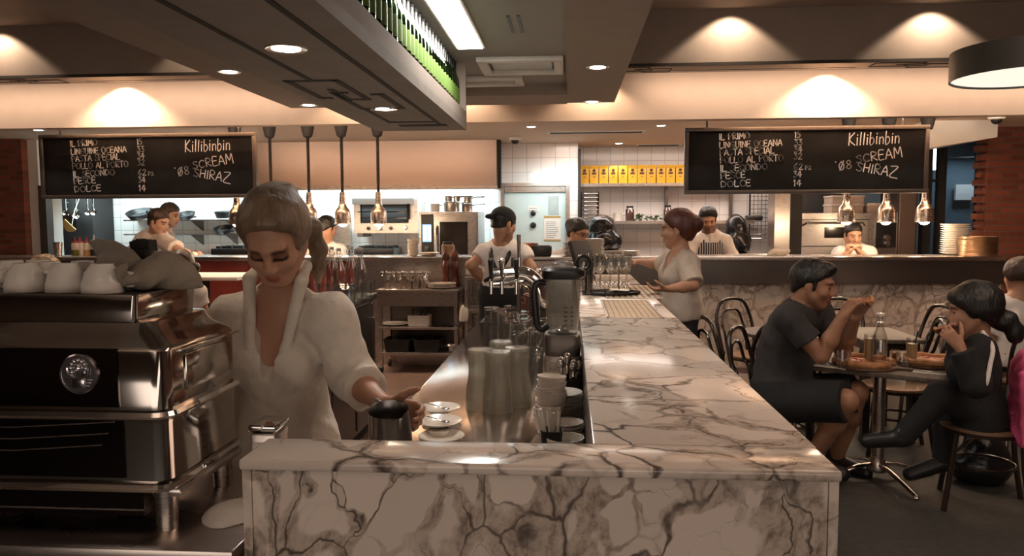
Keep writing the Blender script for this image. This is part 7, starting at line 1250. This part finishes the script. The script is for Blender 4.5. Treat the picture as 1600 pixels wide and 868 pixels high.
person('person', 'dark-haired girl in black jacket with white sleeve stripe eating pizza, legs crossed', J, SK['mid'], dict(style='tied', m=HA['black'], tilt=.85, base=-.02, vol=.022, bun=[((-.0, -.115, -.055), (.045, .06, .05)), ((0, -.15, -.11), (.035, .04, .06)), ((0, .075, .075), (.055, .026, .035)), ((.05, .03, .06), (.035, .05, .04)), ((-.05, .03, .06), (.035, .05, .04))]), [dict(kind='shirt', m=FB['blackcl'], g=.018, sleeve=1, fore=.9, flare=.01, hem=0, hemdrop=.10, name='jacket'), dict(kind='trousers', m=FB['blackcl'], g=.014)], girl_extra, h=.0075, fem=True, build=1.05, hs=1.12, face=(-.90, .34, -.14),
    hands=dict(L=dict(d=(-.62, .15, .70), n=(.2, .9, .25), curl=.62, s=.95), R=dict(d=(-.6, -.1, .7), n=(.2, -.9, 0), curl=.55)))
J = X(head=(1592, 432, 5.6), chest=(1590, 474, 5.6), shL=(1612, 478, 5.6), shR=(1568, 478, 5.6), pelvis=(1592, 560, 5.6))
J['knL'] = J['pelvis'] + np.array([.2, .42, .02]); J['knR'] = J['pelvis'] + np.array([0, .45, .02]); J['elL'] = np.array(J['shL']) + [.06, .02, -.25]; J['elR'] = np.array(J['shR']) + [-.06, .05, -.25]; J['wrL'] = J['elL'] + [-.05, .25, .02]; J['wrR'] = J['elR'] + [.05, .25, .02]
person('person', 'seated guest in white shirt behind the girl at the right edge', J, SK['mid'], dict(style='tied', m=HA['brown'], tilt=.4, base=.0, vol=.016), [dict(kind='shirt', m=FB['white'], flare=.006, sleeve=.8), dict(kind='trousers', m=FB['blackcl'])], h=.011, face=(0, .95, -.1), fem=True)
# -- seated guests at the left, behind the coffee machine
J = X(head=(72, 430, 5.2), chest=(66, 476, 5.2), shL=(46, 482, 5.2), shR=(92, 482, 5.2), pelvis=(66, 566, 5.2))
def seated(J):
    for k in 'LR':
        s = -1 if k == 'L' else 1; J['kn' + k] = np.array(J['pelvis']) + [s * .1, .45, .02]; J['el' + k] = np.array(J['sh' + k]) + [s * .05, .06, -.26]; J['wr' + k] = J['el' + k] + [-s * .05, .22, .05]
    return J
person('person', 'curly blonde guest in red top seated far left beyond the coffee machine', seated(J), SK['mid'], dict(style='curly', m=HA['blonde'], tilt=.15, base=-.045, vol=.022), [dict(kind='shirt', m=mat('red_cloth', (.35, .06, .05), .9), sleeve=.3), dict(kind='trousers', m=FB['blackcl'])], h=.010, face=(.5, .85, -.2), fem=True)
J = X(head=(284, 418, 5.9), chest=(290, 452, 5.9), shL=(271, 456, 5.9), shR=(309, 456, 5.9), pelvis=(290, 540, 5.9))
person('person', 'guest with dark bun and white top seated behind the towels', seated(J), SK['mid'], dict(style='bun', m=HA['brown'], tilt=.1, base=-.03, vol=.02, bun=[((.08, -.08, -.02), (.05, .05, .05))]), [dict(kind='shirt', m=FB['white'], flare=.006, sleeve=.4), dict(kind='trousers', m=FB['blackcl'])], h=.011, face=(-.5, .8, -.3), fem=True)
# -- waitress on the dining side of the bar
J = X(head=(1059, 359, 5.5), chest=(1064, 407, 5.5), shL=(1075, 412, 5.35), shR=(1050, 407, 5.66), pelvis=(1066, 484, 5.52), elL=(1084, 446, 5.22), wrL=(1043, 451, 5.16), elR=(1034, 414, 5.86), wrR=(1000, 408, 5.94))
person('person', 'waitress in grey-white blouse with red bun reaching across the bar for glasses', J, SK['mid'], dict(style='bun', m=HA['auburn'], tilt=.95, base=-.01, vol=.018, bun=[((0, -.115, .03), (.05, .055, .055)), ((0, -.06, .02), (.078, .07, .09))]), [dict(kind='shirt', m=mat('grey_blouse', (.42, .36, .31), .9, 0, .05, 20), g=.022, sleeve=.95, flare=.012, hem=0, hemdrop=.07, vneck=.06, folds=.006), dict(kind='trousers', m=FB['blackcl'])], lambda c: shoes(c, FB['leather']), h=.009, fem=True, hs=1.08, build=1.05, face=(-.93, .30, -.08), hands=dict(R=dict(d=(-1, .12, .02), n=(0, 0, -1), curl=.5), L=dict(d=(-1, -.02, -.06), n=(.05, .3, 1), curl=.35)))
# -- waiter seen from behind with crossed apron straps
def waiter_extra(c):
    R = c['station'](.75)[1]; P1 = c['station'](.35)[0]; C9 = c['station'](.9)[0]; f = R[:, 1]; r = R[:, 0]; nb = c['C']
    for q in (-1, 1):
        strap(c, [nb + r * .085 * q - f * .02 + R[:, 2] * .065, C9 + r * .07 * q - f * .125, c['station'](.7)[0] + r * .03 * q - f * .135, c['station'](.5)[0] - r * .04 * q - f * .125, P1 - r * .115 * q - f * .09], FB['leather'], 'apron_strap', .019)
    v = Vol(c['H'] - .3, c['H'] + .3, .008); hp, HR = c['hp'], c['HR']
    v.ell(hp(0, -.014, .05), np.array((.088, .108, .085)) * c['S'], HR, .02); v.cut(hp(0, 0, .035), HR @ np.array([0, -.12, -1]), .006); v.cone(hp(0, -.10, .042), hp(0, -.165, .028), .028, .02, .02); c['child']('cap', v, FB['blackcl']); shoes(c, FB['leather'])
J = X(head=(787, 350, 6.3), chest=(787, 388, 6.36), shL=(757, 395, 6.36), shR=(817, 396, 6.30), pelvis=(782, 462, 6.42), elL=(735, 414, 6.26), wrL=(757, 440, 6.46), elR=(831, 418, 6.22), wrR=(812, 446, 6.46))
person('person', 'waiter in cap and white t-shirt with crossed black straps, seen from behind', J, SK['mid'], dict(style='short', m=HA['black'], tilt=.2, base=-.03, vol=.008), [dict(kind='shirt', m=FB['white'], g=.015, sleeve=.5, flare=.008, hem=0, hemdrop=.02), dict(kind='trousers', m=FB['blackcl'], g=.03)], waiter_extra, h=.009, hs=1.06, build=1.05, beard=.8, face=(.72, .66, -.2), floor=ZS, hands=dict(L=dict(d=(.7, .5, -.3), n=(.3, 0, -1), curl=.7), R=dict(d=(-.5, .5, -.2), n=(-.3, 0, -1), curl=.7)))
# -- kitchen crew behind the pass
def glasses_extra(c):
    hp = c['hp']; mb = MB()
    for q in (-1, 1):
        mb.tube([hp(q * .033 + .024 * math.cos(a), .098, .005 + .018 * math.sin(a)) - c['org'] for a in np.linspace(0, 2 * PI, 15)[:-1]], .003, 6, True); mb.tube([hp(q * .058, .095, .01) - c['org'], hp(q * .078, .0, .012) - c['org']], .003, 6)
    mb.tube([hp(-.01, .10, .008) - c['org'], hp(.01, .10, .008) - c['org']], .003, 6); mb.build('spectacles', FB['leather'], c['o'])
J = X(head=(903, 364, 7.95), chest=(888, 398, 8.05), shL=(912, 402, 7.95), shR=(868, 402, 8.10), pelvis=(884, 462, 8.1), elL=(918, 432, 7.9), wrL=(930, 440, 7.75), elR=(862, 432, 8.1), wrR=(880, 446, 7.85))
person('person', 'kitchen woman with spectacles and black hair net looking down behind plates', J, SK['mid'], dict(style='bun', m=HA['black'], tilt=.9, base=-.005, vol=.018, bun=[((0, -.10, .05), (.06, .06, .06))]), [dict(kind='shirt', m=FB['white'], flare=.006, sleeve=.5), dict(kind='trousers', m=FB['blackcl'])], glasses_extra, h=.009, fem=True, hs=1.1, face=(.72, -.60, -.30), floor=ZS)
def chef_extra(c):
    mb = MB(); p, R = c['station'](.9)
    for q in (-1, 1):
        for t in (.82, .7): pp, RR = c['station'](t); mb.ell(pp + RR[:, 1] * .136 + RR[:, 0] * .06 * q - c['org'], .009)
    mb.build('jacket_buttons', FB['blackcl'], c['o']); P8, R8 = c['station'](.78); nb = c['C']
    for q in (-1, 1): strap(c, [P8 + R8[:, 1] * .135 + R8[:, 0] * .085 * q, c['station'](.95)[0] + R8[:, 1] * .11 + R8[:, 0] * .085 * q, nb + R8[:, 0] * .08 * q + R8[:, 2] * .075], FB['pinstripe'], 'apron_strap', .016)
J = X(head=(1106, 343, 8.3), chest=(1110, 372, 8.4), shL=(1132, 378, 8.36), shR=(1083, 378, 8.36), pelvis=(1108, 436, 8.42), elL=(1145, 404, 8.3), wrL=(1128, 418, 8.1), elR=(1072, 404, 8.3), wrR=(1092, 418, 8.1))
person('person', 'young bearded chef in white jacket and striped apron looking down', J, SK['mid'], dict(style='short', m=HA['black'], tilt=.75, base=.012, vol=.016, bun=[((0, .02, .115), (.07, .08, .03))]), [dict(kind='shirt', m=FB['white'], g=.02, sleeve=1, fore=.75, hem=0, name='chef_jacket'), dict(kind='apron', m=FB['pinstripe'], g=.024), dict(kind='trousers', m=FB['blackcl'])], chef_extra, h=.009, hs=1.05, build=1.08, beard=1.0, face=(-.05, -.88, -.40), floor=ZS)
J = X(head=(1333, 367, 8.2), chest=(1336, 393, 8.3), shL=(1358, 396, 8.26), shR=(1312, 396, 8.26), pelvis=(1336, 452, 8.35), elL=(1362, 414, 8.05), wrL=(1341, 391, 7.98), elR=(1308, 414, 8.05), wrR=(1327, 391, 7.98))
person('person', 'cook in white t-shirt before the pizza oven, both hands raised together', J, SK['mid'], dict(style='short', m=HA['black'], tilt=.75, base=.008, vol=.009), [dict(kind='shirt', m=FB['white'], flare=.006, sleeve=.55), dict(kind='trousers', m=FB['blackcl'])], h=.009, hs=1.02, build=1.08, face=(.0, -.94, -.28), floor=ZS, hands=dict(L=dict(d=(-.7, -.1, .6), n=(-.5, .1, -.6), curl=.7), R=dict(d=(.7, -.1, .6), n=(.5, .1, -.6), curl=.7)))
J = X(head=(248, 347, 8.05), chest=(246, 372, 8.12), shL=(252, 376, 8.32), shR=(262, 379, 7.94), waist=(214, 382, 8.2), pelvis=(206, 428, 8.2), elR=(286, 394, 7.75), wrR=(298, 397, 7.85), elL=(282, 394, 8.25), wrL=(300, 394, 8.05))
J['shR'] = np.array(J['shR']) + [0, -.02, 0]
person('person', 'cook in white t-shirt leaning over the left pass with bread in hand', J, SK['pale'], dict(style='short', m=HA['brown'], tilt=.75, base=.004, vol=.011), [dict(kind='shirt', m=FB['white'], g=.02, sleeve=.6, flare=.02), dict(kind='trousers', m=FB['blackcl'])], h=.009, hs=1.12, build=1.12, face=(.93, -.2, -.3), floor=ZS, hands=dict(R=dict(d=(1, .2, .1), n=(0, .3, -1), curl=.6), L=dict(d=(1, -.2, .1), n=(0, -.3, -1), curl=.6)))
J = X(head=(266, 336, 8.7), chest=(258, 368, 8.75), shL=(262, 372, 8.95), shR=(250, 374, 8.58), pelvis=(250, 436, 8.8), elR=(262, 402, 8.5), wrR=(290, 410, 8.55), elL=(276, 402, 9.0), wrL=(294, 410, 8.9))
person('person', 'dark-haired cook in grey shirt standing behind the leaning cook', J, SK['pale'], dict(style='short', m=HA['brown'], tilt=.75, base=.004, vol=.011), [dict(kind='shirt', m=FB['greycl'], sleeve=.6), dict(kind='trousers', m=FB['blackcl'])], h=.010, hs=1.1, face=(.95, -.1, -.25), floor=ZS)
def chefC_extra(c):
    R = c['station'](.75)[1]; f = R[:, 1]; r = R[:, 0]; nb = c['C']
    for q in (-1, 1): strap(c, [nb + r * .06 * q - f * .02 + R[:, 2] * .075, c['station'](.9)[0] + r * .10 * q - f * .12, c['station'](.6)[0] + r * .05 * q - f * .13, c['station'](.4)[0] - f * .12], FB['greycl'], 'apron_strap', .012)
J = X(head=(511, 357, 8.3), chest=(508, 386, 8.35), shL=(484, 391, 8.36), shR=(532, 391, 8.30), pelvis=(506, 446, 8.4), elL=(474, 420, 8.4), wrL=(490, 432, 8.6), elR=(540, 420, 8.3), wrR=(530, 432, 8.55))
person('person', 'dark-haired cook in white shirt facing the grill, seen from behind', J, SK['mid'], dict(style='short', m=HA['black'], tilt=.75, base=.0, vol=.013), [dict(kind='shirt', m=FB['white'], flare=.006, sleeve=.7), dict(kind='trousers', m=FB['blackcl'])], chefC_extra, h=.009, hs=1.05, face=(.66, .70, -.28), floor=ZS)
